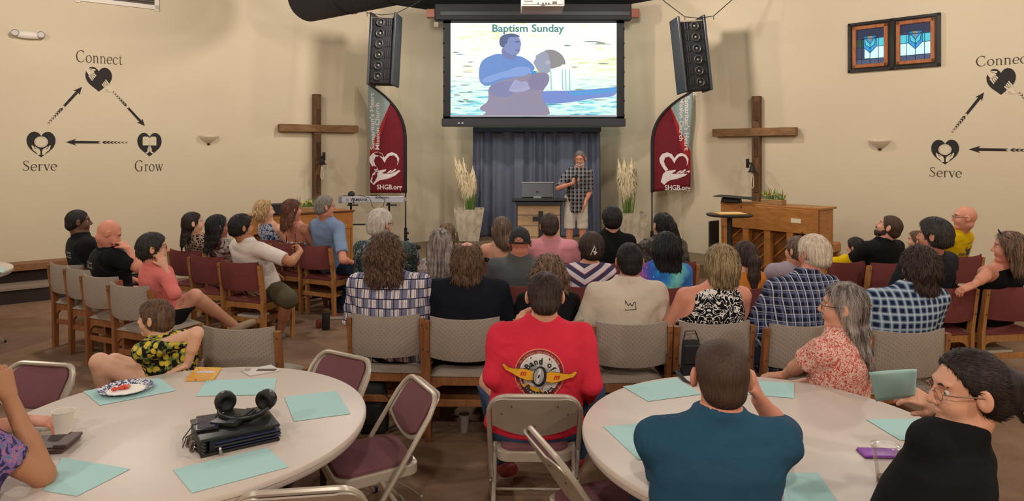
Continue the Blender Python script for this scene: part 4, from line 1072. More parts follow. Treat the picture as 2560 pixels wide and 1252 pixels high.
# ------------------------------------------------------------------ projection screen
Ys = 11.8
def SP(px, py, dy=0): return P(px, py, Ys+dy)
def srect(g, x0, y0, x1, y1, dy, th=0.02, bev=0):
    a, b = SP(x0, y1, dy), SP(x1, y0, dy); g.box(((a.x+b.x)/2, (Ys+dy)+th/2, (a.z+b.z)/2), (b.x-a.x, th, b.z-a.z), bev=bev)
sc0 = SP(1335, 300)
T = thing('projection_screen', 'large projection screen showing a baptism slide above the stage curtain', 'screen', sc0); Ti = Matrix.Translation(-sc0)
def sb(g, nm, m, par=None, **kw):
    o = g.build(nm, m, par or T, **kw); o.data.transform(Ti); return o
g = MB(); srect(g, 1108, 48, 1127, 300, 0.0); srect(g, 1541, 48, 1561, 300, 0.0); srect(g, 1108, 48, 1561, 58, 0.0); srect(g, 1108, 291, 1561, 300, 0.0); sb(g, 'screen_border', mat('screen_border', '#111319', 0.7))
g = MB(); srect(g, 1104, 296, 1564, 316, -0.03, 0.07, 0.01); bar = sb(g, 'weight_bar', mat('screen_bar', '#22232a', 0.6))
for x in (1147, 1156): g = MB(); srect(g, x-2, 306, x+2, 309, -0.035, 0.006); sb(g, 'badge', mat('badge_silver', '#b8bcc4', 0.3, 0.8), bar)
g = MB(); srect(g, 1086, 8, 1579, 50, -0.06, 0.16, 0.015); sb(g, 'roller_case', mat('screen_case', '#08090c', 0.7))
g = MB(); srect(g, 1100, 28, 1575, 38, -0.075, 0.02, 0.004); sb(g, 'case_rail', mat('rail_grey', '#2c2d31', 0.6))
for x0 in (1066, 1575):
    g = MB(); srect(g, x0, 22, x0+24, 43, 0.0, 0.12, 0.005); sb(g, 'mounting_block', wood('wood_red', '#8e4a2c', '#713720', (30, 4, 4)))
for x0 in (1113, 1557):
    for yy in range(70, 290, 36): g = MB(); srect(g, x0-5 if x0 < 1200 else x0+2, yy, x0-2 if x0 < 1200 else x0+5, yy+4, 0.0, 0.01); sb(g, 'tension_tab', BLK)
# slide image: flat print made of thin layers, lit like a projected picture
n = NB('slide_water', 0.6); n.base('#000000'); o = n.sep(); x, z_ = o[0], o[2]
v = n.co(scale=(1.1, 1, 9)); nz = n.noise(2.2, 4, v, dist=0.8); nb_ = n.noise(1.5, 3, n.co(scale=(0.8, 1, 1.2)))
zr = n.ma('DIVIDE', n.ma('SUBTRACT', z_, 0.03), 1.62)
top = n.ramp(n.ma('ADD', n.ma('MULTIPLY', nz, 0.6), n.ma('MULTIPLY', nb_, 0.5)), [(0.34, '#b9c47a'), (0.42, '#f2f4b4'), (0.49, '#fdfff4'), (0.7, '#f8fffb')])
bot = n.ramp(nz, [(0.32, '#4a86a8'), (0.42, '#8fe6f0'), (0.52, '#eafff4'), (0.72, '#c8f4e8')])
c = n.mix(n.ramp(zr, [(0.25, 1.0), (0.48, 0.0)]), top, bot)
n.t.links.new(c, n.b.inputs['Emission Color']); n.b.inputs['Emission Strength'].default_value = 1.0; MWATER = n.m
def cpx(x, y): return 1100+x/3.681, y/3.681
LAY = [0]
def layer(nm, pts, m, strn=0.85, raw=False):
    LAY[0] += 1
    if not raw and len(pts) > 5:
        for _ in range(2):
            q_ = []
            for a, b in zip(pts, pts[1:]+pts[:1]): q_ += [(a[0]*.75+b[0]*.25, a[1]*.75+b[1]*.25), (a[0]*.25+b[0]*.75, a[1]*.25+b[1]*.75)]
            pts = q_
    mm = m if not isinstance(m, str) else emis('slide_'+m, m, strn)
    g = MB(); vs = []
    for x, y in pts:
        px, py = (x, y) if raw else cpx(x, y); px = min(max(px, 1126.5), 1541.5); py = min(max(py, 57.5), 291.5); q = SP(px, py); vs.append((q.x, Ys-0.002-0.0009*LAY[0], q.z))
    g.add(vs, [list(range(len(vs)))]); return sb(g, nm, mm, PIC if nm != 'picture' else None, fix=False)
PIC = None; PIC = layer('picture', [(1126, 57), (1126, 292), (1542, 292), (1542, 57)], MWATER, raw=True)
import random as _r
rr_ = _r.Random(4)
def streak(x, y, L, h, c_):
    layer('water_ripple', [(x, y), (x+L*.3, y-h), (x+L*.7, y-h*.6), (x+L, y), (x+L*.6, y+h*.5), (x+L*.3, y+h*.3)], c_)
for k_ in range(26):
    y = rr_.choice([rr_.uniform(380, 800), rr_.uniform(800, 1060)]); x = rr_.choice([rr_.uniform(1000, 1480), rr_.uniform(105, 260)]) if y > 420 else rr_.uniform(1180, 1500)
    streak(x, y, rr_.uniform(60, 230 if x > 800 else 120), rr_.uniform(4, 12), rr_.choice(['#9db07c', '#7d93a0', '#8fa9a0', '#6fa5c8', '#b3b98a']))
layer('pool_reflection', [(900, 850), (1000, 835), (1250, 835), (1622, 800), (1622, 890), (1400, 905), (1200, 945), (980, 960), (920, 930)], '#7f97e0')
layer('pool_reflection', [(1180, 850), (1622, 800), (1622, 850), (1420, 870), (1200, 880)], '#58a8ea')
layer('white_foam', [(1000, 650), (1110, 620), (1150, 620), (1200, 830), (1080, 840), (985, 790), (1020, 740)], '#f6fffb', 1.0)
for x0 in (1015, 1120, 1150, 1185): layer('water_drip', [(x0, 640), (x0+8, 640), (x0+14, 830), (x0+4, 830)], '#8fdcd8')
layer('figures_lower_bodies', [(440, 800), (450, 900), (430, 950), (365, 985), (375, 1020), (430, 1030), (400, 1060), (300, 1078), (1020, 1078), (1000, 1000), (980, 960), (925, 900), (950, 830), (1003, 760), (1003, 700), (985, 672), (900, 668), (780, 680), (600, 690)], '#a39ab4', 0.8)  # purple-grey lower bodies of the two figures
layer('man_shirt', [(545, 490), (450, 520), (385, 560), (362, 620), (358, 690), (366, 760), (430, 803), (520, 760), (640, 720), (790, 700), (875, 640), (860, 600), (810, 555), (730, 512), (640, 530)], '#6f9ade')
layer('man_shirt_fold', [(450, 800), (520, 760), (700, 740), (700, 830), (640, 900), (450, 880)], '#8f92c0', 0.8)
layer('man_arm', [(372, 750), (440, 700), (600, 660), (700, 620), (780, 612), (835, 628), (838, 660), (790, 700), (700, 705), (560, 720), (450, 770)], '#8fb0ee')
layer('man_neck', [(570, 430), (565, 500), (600, 540), (680, 560), (710, 510), (700, 440)], '#7f8fc2', 0.8)
layer('man_face', [(600, 330), (700, 330), (738, 360), (742, 395), (750, 412), (740, 425), (738, 470), (715, 505), (670, 510), (600, 480), (575, 430), (575, 360)], '#8c9cd0', 0.85)
layer('man_hair', [(545, 385), (552, 345), (600, 315), (690, 310), (748, 345), (700, 345), (625, 345), (620, 400), (600, 410), (590, 440), (570, 440), (550, 420)], '#63719c', 0.8)
layer('man_brow', [(690, 385), (735, 380), (735, 392), (690, 395)], '#63719c', 0.8)
layer('man_mouth', [(690, 460), (730, 456), (728, 470), (695, 472)], '#7482b4', 0.8)
layer('woman_hair', [(945, 475), (1000, 457), (1060, 465), (1115, 500), (1148, 550), (1155, 600), (1130, 590), (1110, 612), (1050, 628), (1015, 640), (985, 580), (985, 510)], '#9d9a9c', 0.8)
layer('woman_face', [(856, 575), (885, 540), (878, 513), (900, 506), (935, 480), (985, 475), (1010, 560), (1015, 640), (1000, 680), (905, 665), (895, 640), (868, 600)], '#a7adc4', 0.85)
layer('woman_ear', [(965, 580), (985, 560), (1012, 565), (1015, 590), (985, 598)], '#bcbfd6', 0.85)
layer('woman_arm', [(720, 780), (780, 740), (830, 790), (838, 815), (760, 850), (630, 850), (660, 790), (720, 740), (690, 730), (640, 810), (630, 850)], '#b4b6dc', 0.85)
layer('blue_ribbon', [(838, 655), (885, 655), (890, 690), (860, 702), (838, 680)], '#2fa4e8')
layer('woman_top', [(838, 690), (900, 668), (985, 672), (1003, 700), (1003, 760), (950, 830), (840, 830), (800, 760)], '#958fb4', 0.8)
vs, fs = text_mesh('Baptism Sunday', bold=0.02); xs = [q[0] for q in vs]; ys = [q[1] for q in vs]
g = MB(); LAY[0] += 1
bx0, bx1 = 1231, 1410; by0, by1 = 62, 87
for x, y in vs:
    px = bx0+(x-min(xs))/(max(xs)-min(xs))*(bx1-bx0); py = by1-(y-min(ys))/(max(ys)-min(ys))*(by1-by0); q = SP(px, py); g.v.append(Vector((q.x, Ys-0.002-0.0009*LAY[0], q.z)))
g.f = fs; g.m = [0]*len(fs); sb(g, 'slide_title', emis('slide_title', '#4f9a9c', 0.8), PIC, fix=False)
layer('slide_base_edge', [(1126, 288), (1126, 292), (1542, 292), (1542, 288)], '#b9b4c0', 0.8, raw=True)
# ------------------------------------------------------------------ curtain, header
Yc = 12.45
n = NB('curtain_velvet', 0.95, 0, 0.15); n.base(n.mix(n.noise(30, 2), '#5c6172', '#696e80')); n.bump(n.noise(200, 2), 0.2, 0.003); MCURT = n.m
A, B = P(1183, 590, Yc), P(1500, 590, Yc); zb_, zt_ = 0.36, P(0, 322, Yc).z
T = thing('stage_curtain', 'grey blue velvet curtain hanging in folds behind the lectern', 'curtain', ((A.x+B.x)/2, Yc, zb_))
hw_ = (B.x-A.x)/2
for pi_, (u0_, u1_) in enumerate(((-1, -0.36), (-0.36, 0.30), (0.30, 1))):
    vs = []; fs = []; nx_ = 90; zs_ = [0, .02, .3, .6, 1]
    for j, t in enumerate(zs_):
        for i in range(nx_+1):
            u_ = u0_+(u1_-u0_)*i/nx_; x = u_*hw_*(1+0.02*(1-t)); ph_ = u_*24+1.5*math.sin(u_*7)
            y = (0.045+0.018*(1-t))*math.sin(ph_)+0.02*math.sin(ph_*2.3+1)+0.012*math.sin(ph_*0.4+t*2)-pi_*0.006
            vs.append((x, y, t*(zt_-zb_)))
    for j in range(len(zs_)-1):
        for i in range(nx_): fs.append([j*(nx_+1)+i, j*(nx_+1)+i+1, (j+1)*(nx_+1)+i+1, (j+1)*(nx_+1)+i])
    g = MB(); g.add(vs, fs); o_ = g.build('curtain_panel', MCURT, T, True, fix=False); md = o_.modifiers.new('s', 'SOLIDIFY'); md.thickness = 0.004
g = MB(); a, b = P(1186, 330, Yc-0.1), P(1504, 318, Yc-0.1); g.box((0, -0.12, (a.z+b.z)/2-zb_), (b.x-a.x, 0.16, b.z-a.z), bev=0.008); g.build('curtain_pelmet', mat('pelmet', '#2b2d36', 0.7), T)
# ------------------------------------------------------------------ line array speakers
def speaker(cx, top, bot, wpx, Y, tilt, label, flip):
    c = P(cx, bot, Y); W = wpx/F*Y; Hh = (bot-top)/F*Y
    T = thing('hanging_speaker', label, 'speaker', c, math.radians(-8*flip)); T.rotation_euler[1] = math.radians(tilt); T.rotation_euler[0] = math.radians(-3)
    g = MB(); g.box((0, 0.14, Hh/2), (W*0.96, 0.28, Hh*0.96), bev=0.01); g.build('cabinet', SOFT, T)
    for sx in (-1, 1):
        g = MB(); g.box((sx*W*0.47, 0.12, Hh/2+0.03), (W*0.09, 0.34, Hh+0.06), bev=0.008)
        g.build('side_bracket', mat('bracket_black', '#1c2024', 0.45), T)
    g = MB(); g.box((0, 0.0, Hh*0.985), (W*0.86, 0.03, 0.02)); g.build('top_bar', mat('bar_steel', '#8b8172', 0.4, 0.6), T)
    for i in range(6):
        zc = Hh*(0.915-0.158*i); R_ = Hh*0.062; x0 = -flip*W*0.12
        M_ = Matrix.Translation((x0, -0.012, zc)) @ Matrix.Rotation(PI/2, 4, 'X')
        g = MB(); g.lathe([(R_*0.25, -0.05), (R_*0.72, -0.012), (R_*0.80, 0.006), (R_*0.92, 0.008), (R_, 0.0), (R_, -0.01)], 24, M_, cap0=False, cap1=False); dr = g.build('driver', mat('cone_grey', '#4a4745', 0.4, 0.3), T, True)
        g = MB(); g.ball((x0, 0.012, zc), (R_*0.34, 0.03, R_*0.34), seg=12); g.build('dust_cap', mat('cap_grey', '#8d8782', 0.35, 0.4), dr, True)
        g = MB(); g.lathe([(0.001, -0.055), (R_*0.98, -0.055)], 16, M_, cap0=False, cap1=False); g.build('driver_back', SOFT, dr)
        g = MB(); g.box((x0-flip*W*0.27, -0.004, zc), (W*0.06, 0.012, R_*1.3), bev=0.002); g.build('horn_slot', mat('slot_black', '#08080a', 0.6), T)
        for q_ in range(3): g = MB(); g.box((x0+flip*W*(0.26+0.09*q_), -0.006, zc+R_*0.1), (W*0.03, 0.014, R_*1.5), bev=0.002); g.build('vent_rib', mat('rib_black', '#232327', 0.6), T)
    return T, c, W, Hh
spL = speaker(951, 40, 212, 66, 10.6, 2.0, 'tall black hanging speaker with six drivers, left of the screen', 1)
spR = speaker(1745, 48, 228, 72, 10.4, -5.0, 'tall black hanging speaker with six drivers, right of the screen', -1)
for (T_, c_, W_, Hh_), (pa, pb, pc_), lab in ((spL, ((918, 32, 10.6), (855, -40, 10.2), (1040, 5, 10.9)), 'thin black suspension cables holding the speaker left of the screen'), (spR, ((1712, 42, 10.4), (1655, -5, 10.8), (1832, -5, 10.4)), 'thin black suspension cables holding the speaker right of the screen')):
    ct = Vector((c_.x, c_.y, c_.z+Hh_)); T = thing('hanging_cable', lab, 'cable', ct)
    A_, B_, C_ = P(*pa), P(*pb), P(*pc_); D_ = P(pa[0]+72, pa[1]+(-2 if lab.find('left') < 0 else 2), pa[2])
    for e_, f_ in ((A_, B_), (D_, C_)):
        t = f_+(f_-e_).normalized()*0.9; 
        if t.z > CEIL: t = e_+(t-e_)*((CEIL-e_.z)/(t.z-e_.z))
        g = MB(); g.tube([e_-ct-Vector((0, 0, 0.05)), e_-ct, (e_+t)/2-ct-Vector((0, 0, 0.02)), t-ct], 0.007, 6); g.build('cable', MIRON, T)
    g = MB(); g.tube([A_-ct, (A_+D_)/2-ct+Vector((0, -0.02, -0.03)), D_-ct], 0.006, 6); g.build('cable', MIRON, T)
# ------------------------------------------------------------------ feather banners
def bannermat(flip):
    n = NB('banner_cloth_%d' % flip, 0.8, 0, 0.25); o = n.sep(); u_ = n.ma('MULTIPLY', o[0], float(flip)); z_ = o[2]
    # u: distance from the pole side (0) to the free edge; diagonals separate teal, red and maroon
    d1 = n.ma('GREATER_THAN', n.ma('ADD', n.ma('MULTIPLY', u_, 2.2), z_), 3.08)
    d2 = n.ma('GREATER_THAN', n.ma('ADD', n.ma('MULTIPLY', u_, 3.4), n.ma('MULTIPLY', z_, 1.0)), 3.40)
    c = n.mix(d2, '#6b1a26', '#98282b'); c = n.mix(d1, c, '#8a9c9a'); n.base(c); n.bump(n.noise(3, 2, n.co(scale=(1, 1, .5)), dist=2), 0.5, 0.05); return n.m
def banner(px_pole, pole_bot, top_tip, top_y, free_x, flag_bot, Y, flip, label, base_lab):
    """flip=1: flag lies to the left of its pole"""
    b = P(px_pole, pole_bot, Y); b.z = 0.2; mpp = Y/F
    T = thing('feather_banner', label, 'banner', b)
    Wt = abs(px_pole-free_x)*mpp; zt_ = P(0, top_y, Y).z-b.z; z0_ = P(0, flag_bot, Y).z-b.z; Hf = zt_-z0_
    def pole_x(t):     # t 0 bottom .. 1 top : pole stays straight, then bends over to the free edge
        return 0.0 if t < 0.45 else -flip*Wt*1.0*((t-0.45)/0.55)**2.6
    N_ = 26; vs = []; fs = []; M_ = 12
    for i in range(N_+1):
        t = i/N_; xp = pole_x(t); 
        zz_ = z0_+Hf*(t if t < 0.9 else 0.9+(t-0.9)*1.0); xf = -flip*Wt*(0.93+0.07*t)
        for j in range(M_+1):
            s_ = j/M_; x = xp+(xf-xp)*s_; y = -0.015-0.022*math.sin(s_*7+t*9)*s_*(1-t*0.4)-0.02*math.sin(t*8+1)*s_
            vs.append((x, y, zz_-(0.05*Hf*(0 if flip > 0 else -1)*s_*(1-t))))
    for i in range(N_):
        for j in range(M_): fs.append([i*(M_+1)+j, i*(M_+1)+j+1, (i+1)*(M_+1)+j+1, (i+1)*(M_+1)+j])
    g = MB(); g.add(vs, fs); fl_ = g.build('flag', bannermat(-flip), T, True, fix=False); md = fl_.modifiers.new('s', 'SOLIDIFY'); md.thickness = 0.002
    pts = [(pole_x(i/40), -0.015, z0_+Hf*i/40) for i in range(41)]
    g = MB(); g.tube([(p[0], p[1], p[2]) for p in pts], [0.044]*20+[0.044-0.016*i/20 for i in range(21)], 8, flat=0.6); g.build('pole_sleeve', SOFT, T, True)
    g = MB(); g.tube([(0, 0, 0.02), (0, 0, z0_+0.1)], 0.012, 8); g.build('pole', BLK, T, True)
    g = MB(); g.tube([(0, 0, 0.10), (0, 0, 0.36)], 0.028, 10); g.box((0.03, 0, 0.16), (0.05, 0.03, 0.03)); g.box((0.03, 0, 0.27), (0.05, 0.03, 0.03)); g.build('pole_clamp', SOFT, T)
    g = MB(); g.lathe([(0.25, 0.0), (0.26, 0.02), (0.24, 0.05), (0.05, 0.07), (0.03, 0.10)], 28); g.build('base_disc', SOFT, T, True, 40)
    # print
    me = fl_.data; bvh = BVHTree.FromPolygons([v.co for v in me.vertices], [tuple(p.vertices) for p in me.polygons])
    MW = mat('banner_white', '#d8cfcc', 0.7)
    def lay(shapes, nm, lift=0.004):
        g = MB()
        for vs2, fs2 in shapes:
            n0 = len(g.v)
            for (x, z_) in vs2:
                h_ = bvh.ray_cast(Vector((x, -1, z_)), Vector((0, 1, 0))); y = h_[0].y if h_[0] is not None else -0.03; g.v.append(Vector((x, y-lift, z_)))
            for f in fs2: g.f.append([i+n0 for i in f]); g.m.append(0)
        g.build(nm, MW, fl_, fix=False)
    def lp(px, py): q = P(px, py, Y); return (q.x-b.x, q.z-b.z)
    return T, lay, lp, Y
def put_text(txt, x0, y0, x1, y1, lp, rot=0, bold=0.02):
    vs, fs = text_mesh(txt, bold=bold); xs = [v[0] for v in vs]; ys = [v[1] for v in vs]; out = []
    for x, y in vs:
        u_, v_ = (x-min(xs))/(max(xs)-min(xs)), (y-min(ys))/(max(ys)-min(ys))
        if rot == 0: out.append(lp(x0+u_*(x1-x0), y1-v_*(y1-y0)))
        elif rot == 1: out.append(lp(x1-v_*(x1-x0), y1-u_*(y1-y0)) if False else lp(x0+(1-v_)*(x1-x0), y1-u_*(y1-y0)))
        else: out.append(lp(x0+v_*(x1-x0), y0+u_*(y1-y0)))
    return out, fs
HEARTL = [(0.00, 0.62), (0.10, 0.78), (0.27, 0.84), (0.42, 0.77), (0.50, 0.62), (0.60, 0.76), (0.74, 0.82), (0.90, 0.74), (0.98, 0.58), (0.95, 0.42), (0.90, 0.32), (0.93, 0.45), (0.90, 0.60), (0.80, 0.70), (0.66, 0.68), (0.56, 0.56), (0.50, 0.42), (0.42, 0.58), (0.32, 0.68), (0.20, 0.64), (0.15, 0.50), (0.20, 0.34), (0.30, 0.18), (0.20, 0.12), (0.08, 0.32), (0.01, 0.48)]
HANDL = [(0.04, -0.28), (0.12, 0.02), (0.22, 0.12), (0.42, 0.16), (0.55, 0.18), (0.54, 0.12), (0.42, 0.04), (0.46, 0.02), (0.74, 0.02), (0.98, 0.16), (1.02, 0.12), (0.84, -0.06), (0.60, -0.18), (0.36, -0.22), (0.24, -0.30), (0.16, -0.40)]
FING = [[(0.56, 0.04), (0.70, 0.16), (0.74, 0.13), (0.62, 0.03)], [(0.66, 0.04), (0.84, 0.20), (0.89, 0.17), (0.74, 0.04)]]
def logo(x0, y0, x1, y1, lp):
    f = lambda p: [lp(x0+x*(x1-x0), y1-(y+0.4)/1.25*(y1-y0)) for x, y in p]
    return [ng(f(HEARTL)), ng(f(HANDL))]+[ng(f(q)) for q in FING]
T, lay, lp, Yb1 = banner(1014, 612, 915, 210, 921, 482, 12.0, 1, 'maroon and teal feather banner on the keyboard side of the stage', '')
lay(logo(924, 378, 1000, 462, lp), 'heart_and_hand_print'); lay([put_text('SHGB.org', 943, 461, 1005, 477, lp)], 'web_print')
lay([put_text("Samaritan's Heart", 925, 232, 936, 374, lp, 1)], 'name_print'); lay([put_text('Mission Church', 938, 258, 949, 374, lp, 1)], 'name_print')
T, lay, lp, Yb2 = banner(1630, 590, 1733, 228, 1731, 480, 11.5, -1, 'maroon and teal feather banner on the piano side of the stage', '')
lay(logo(1648, 380, 1722, 462, lp), 'heart_and_hand_print'); lay([put_text('SHGB.org', 1661, 462, 1725, 479, lp)], 'web_print')
lay([put_text("Samaritan's Heart", 1711, 240, 1723, 376, lp, 2)], 'name_print'); lay([put_text('Mission Church', 1698, 246, 1709, 352, lp, 2)], 'name_print')
# ------------------------------------------------------------------ pampas planters
n = NB('planter_concrete', 0.9); n.base(n.ramp(n.noise(9, 5, n.co(scale=(1.5, 1.5, 0.8))), [(0.3, '#a99a86'), (0.6, '#cfc2ae')])); n.bump(n.noise(14, 4), 0.4, 0.02); MPL = n.m
MPAM = mat('pampas', '#e6d6b2', 0.95); MSTEM = mat('stem_green', '#6b8a3c', 0.8); MSTEM2 = mat('stem_dark', '#4b6a2c', 0.8)
def planter(cx, rim_y, Y, label, lean, tops):
    c = P(cx, rim_y, Y); hgt = c.z-0.35; T = thing('pampas_planter', label, 'potted plant', (c.x, Y, 0.35), 0.05)
    g = MB(); a, b = 0.255, 0.165
    vs = [(-b, -b, 0), (b, -b, 0), (b, b, 0), (-b, b, 0), (-a, -a, hgt), (a, -a, hgt), (a, a, hgt), (-a, a, hgt), (-a+.03, -a+.03, hgt), (a-.03, -a+.03, hgt), (a-.03, a-.03, hgt), (-a+.03, a-.03, hgt), (-a+.04, -a+.04, hgt-.05), (a-.04, -a+.04, hgt-.05), (a-.04, a-.04, hgt-.05), (-a+.04, a-.04, hgt-.05)]
    fs = [[3, 2, 1, 0]]+[[i, (i+1) % 4, 4+(i+1) % 4, 4+i] for i in range(4)]+[[4+i, 4+(i+1) % 4, 8+(i+1) % 4, 8+i] for i in range(4)]+[[8+i, 8+(i+1) % 4, 12+(i+1) % 4, 12+i] for i in range(4)]+[[12, 13, 14, 15]]
    g.add(vs, fs); g.build('planter_pot', MPL, T)
    r = random.Random(int(cx)); g = MB(); g2 = MB(); g2.cur = 0
    sx0 = lean[0]
    for i in range(70):
        a_ = r.uniform(0, 6.28); q = r.uniform(0, 0.09); h_ = r.uniform(0.22, 0.42)
        p0 = Vector((sx0+q*math.cos(a_)*0.9, q*math.sin(a_), hgt-0.04)); p1 = p0+Vector((q*math.cos(a_)*0.5, q*math.sin(a_)*0.3, h_))
        g.cur = r.choice([0, 0, 1]); g.tube([p0, (p0+p1)/2+Vector((r.uniform(-.01, .01), 0, 0)), p1], [0.006, 0.006, 0.003], 4)
    st = g.build('grass_stems', [MSTEM, MSTEM2], T, fix=False)
    for i, (tx, ty, L_, wd_) in enumerate(tops):
        q = P(tx, ty, Y); tip = Vector((q.x-c.x, r.uniform(-.05, .05), q.z-0.35)); root = Vector((sx0+(tip.x-sx0)*0.35, 0, hgt+0.20))
        ax = (tip-root); n_ = 750; g = MB(); mid = root+ax*0.5
        for k_ in range(n_):
            t = r.random()**0.8; base = root+ax*t; a_ = r.uniform(0, 6.28)
            rad = 1.9*wd_*max(0.05, math.sin(min(1, t*0.95+0.10)*PI))**0.7; out = Vector((math.cos(a_), math.sin(a_)*0.8, 0))*rad
            p2 = base+out*0.6+Vector((0, 0, 0.03)); p3 = base+out*1.1+Vector((0, 0, -0.03-0.07*r.random()))
            w_ = 0.0045; sd_ = Vector((-out.y, out.x, 0)).normalized()*w_ if out.length > 1e-4 else Vector((w_, 0, 0))
            g.add([base-sd_, base+sd_, p2+sd_, p2-sd_, p3], [[0, 1, 2, 3], [3, 2, 4]])
        g.tube([root-Vector((0, 0, .3)), root, tip], [0.005, 0.005, 0.003], 4)
        g.build('pampas_plume', MPAM, T, fix=False)
planter(1173, 521, 12.0, 'whitewashed tapered planter with pampas grass, left of the stage curtain', (0.02, 0), [(1137, 393, .3, .055), (1148, 402, .3, .06), (1158, 398, .3, .06), (1182, 418, .3, .05), (1168, 425, .3, .06), (1150, 415, .3, .05), (1186, 432, .3, .04)])
planter(1576, 530, 11.7, 'whitewashed tapered planter with pampas grass, right of the stage curtain', (-0.04, 0), [(1545, 400, .3, .05), (1560, 396, .3, .06), (1578, 398, .3, .065), (1588, 408, .3, .055), (1552, 415, .3, .05), (1570, 412, .3, .06)])
# ------------------------------------------------------------------ lectern with laptop
Yk = 10.9; b = P(1347, 0, Yk); zt_ = P(0, 505, Yk).z-0.2; mpp = Yk/F
T = thing('lectern', 'pale plank lectern with dark frame and black cross on the front', 'lectern', (b.x, Yk, 0.2))
MPLK = [wood('wood_pale_a', '#c3a583', '#b3936f', (4, 4, 22), 0.5), wood('wood_pale_b', '#b99b78', '#a88964', (4, 4, 22), 0.5)]; MCH = mat('charcoal_paint', '#25272c', 0.5)
Wl = 54*mpp
z_ = zt_-0.03; i = 0
while z_ > 0.05:
    h_ = min(0.172, z_-0.03)
    g = MB(); g.box((0, 0, z_-h_/2), (2*Wl*(0.98), 0.03, h_-0.008), bev=0.003); g.build('plank', MPLK[i % 2], T); z_ -= h_; i += 1
for sx in (-1, 1):
    g = MB(); g.box((sx*(Wl-0.002), 0.17, zt_/2), (0.022, 0.34, zt_), bev=0.004); g.build('side_panel', MCH, T)
g = MB(); g.box((0, 0.18, 0.04), (2*Wl+0.08, 0.5, 0.08), bev=0.005); g.build('base', MCH, T)
g = MB(); g.box((0, 0.14, zt_+0.02), (2*Wl+0.16, 0.50, 0.05), R=Matrix.Rotation(-0.10, 3, 'X'), bev=0.008); g.box((0, -0.05, zt_-0.015), (2*Wl+0.06, 0.10, 0.05), bev=0.004); g.build('desk_top', MCH, T)
zc_ = zt_-0.33
g = MB(); g.box((0.03, -0.022, zc_-0.02), (0.07, 0.02, 0.42), bev=0.003); g.box((0.03, -0.022, zc_+0.07), (0.25, 0.021, 0.07), bev=0.003); g.build('cross_emblem', MCH, T)
lz = 0.2+zt_+0.055; lc = P(1344, 497, 10.82)
T = thing('laptop', 'open dark grey laptop standing on the lectern, lid towards the audience', 'laptop', (lc.x, 10.95, lz))
g = MB(); g.box((0, 0.12, 0.012), (0.47, 0.30, 0.02), bev=0.005); g.build('keyboard_base', mat('laptop_dark', '#26272a', 0.4), T)
lidh = 0.225
g = MB(); R_ = Matrix.Rotation(-0.12, 3, 'X'); g.box((0, -0.04, 0.02+lidh/2), (0.50, 0.012, lidh), R=R_, bev=0.004); g.build('lid', mat('laptop_lid', '#45474c', 0.3, 0.6), T)
g = MB(); g.box((0, -0.055, 0.030+lidh*0.99), (0.50, 0.010, 0.006), R=R_); g.build('lid_edge', mat('laptop_edge', '#b9b4ac', 0.35, 0.5), T)
g = MB(); g.lathe([(0.001, 0), (0.022, 0.001)], 16, Matrix.Translation((0, -0.05, 0.10)) @ Matrix.Rotation(PI/2, 4, 'X')); g.build('lid_emblem', mat('laptop_logo', '#2a2b2e', 0.4), T)
g = MB(); g.box((0, -0.07, 0.02), (0.125, 0.02, 0.035), bev=0.003); o_ = g.build('small_receiver', mat('receiver_grey', '#9b9a96', 0.5), T)
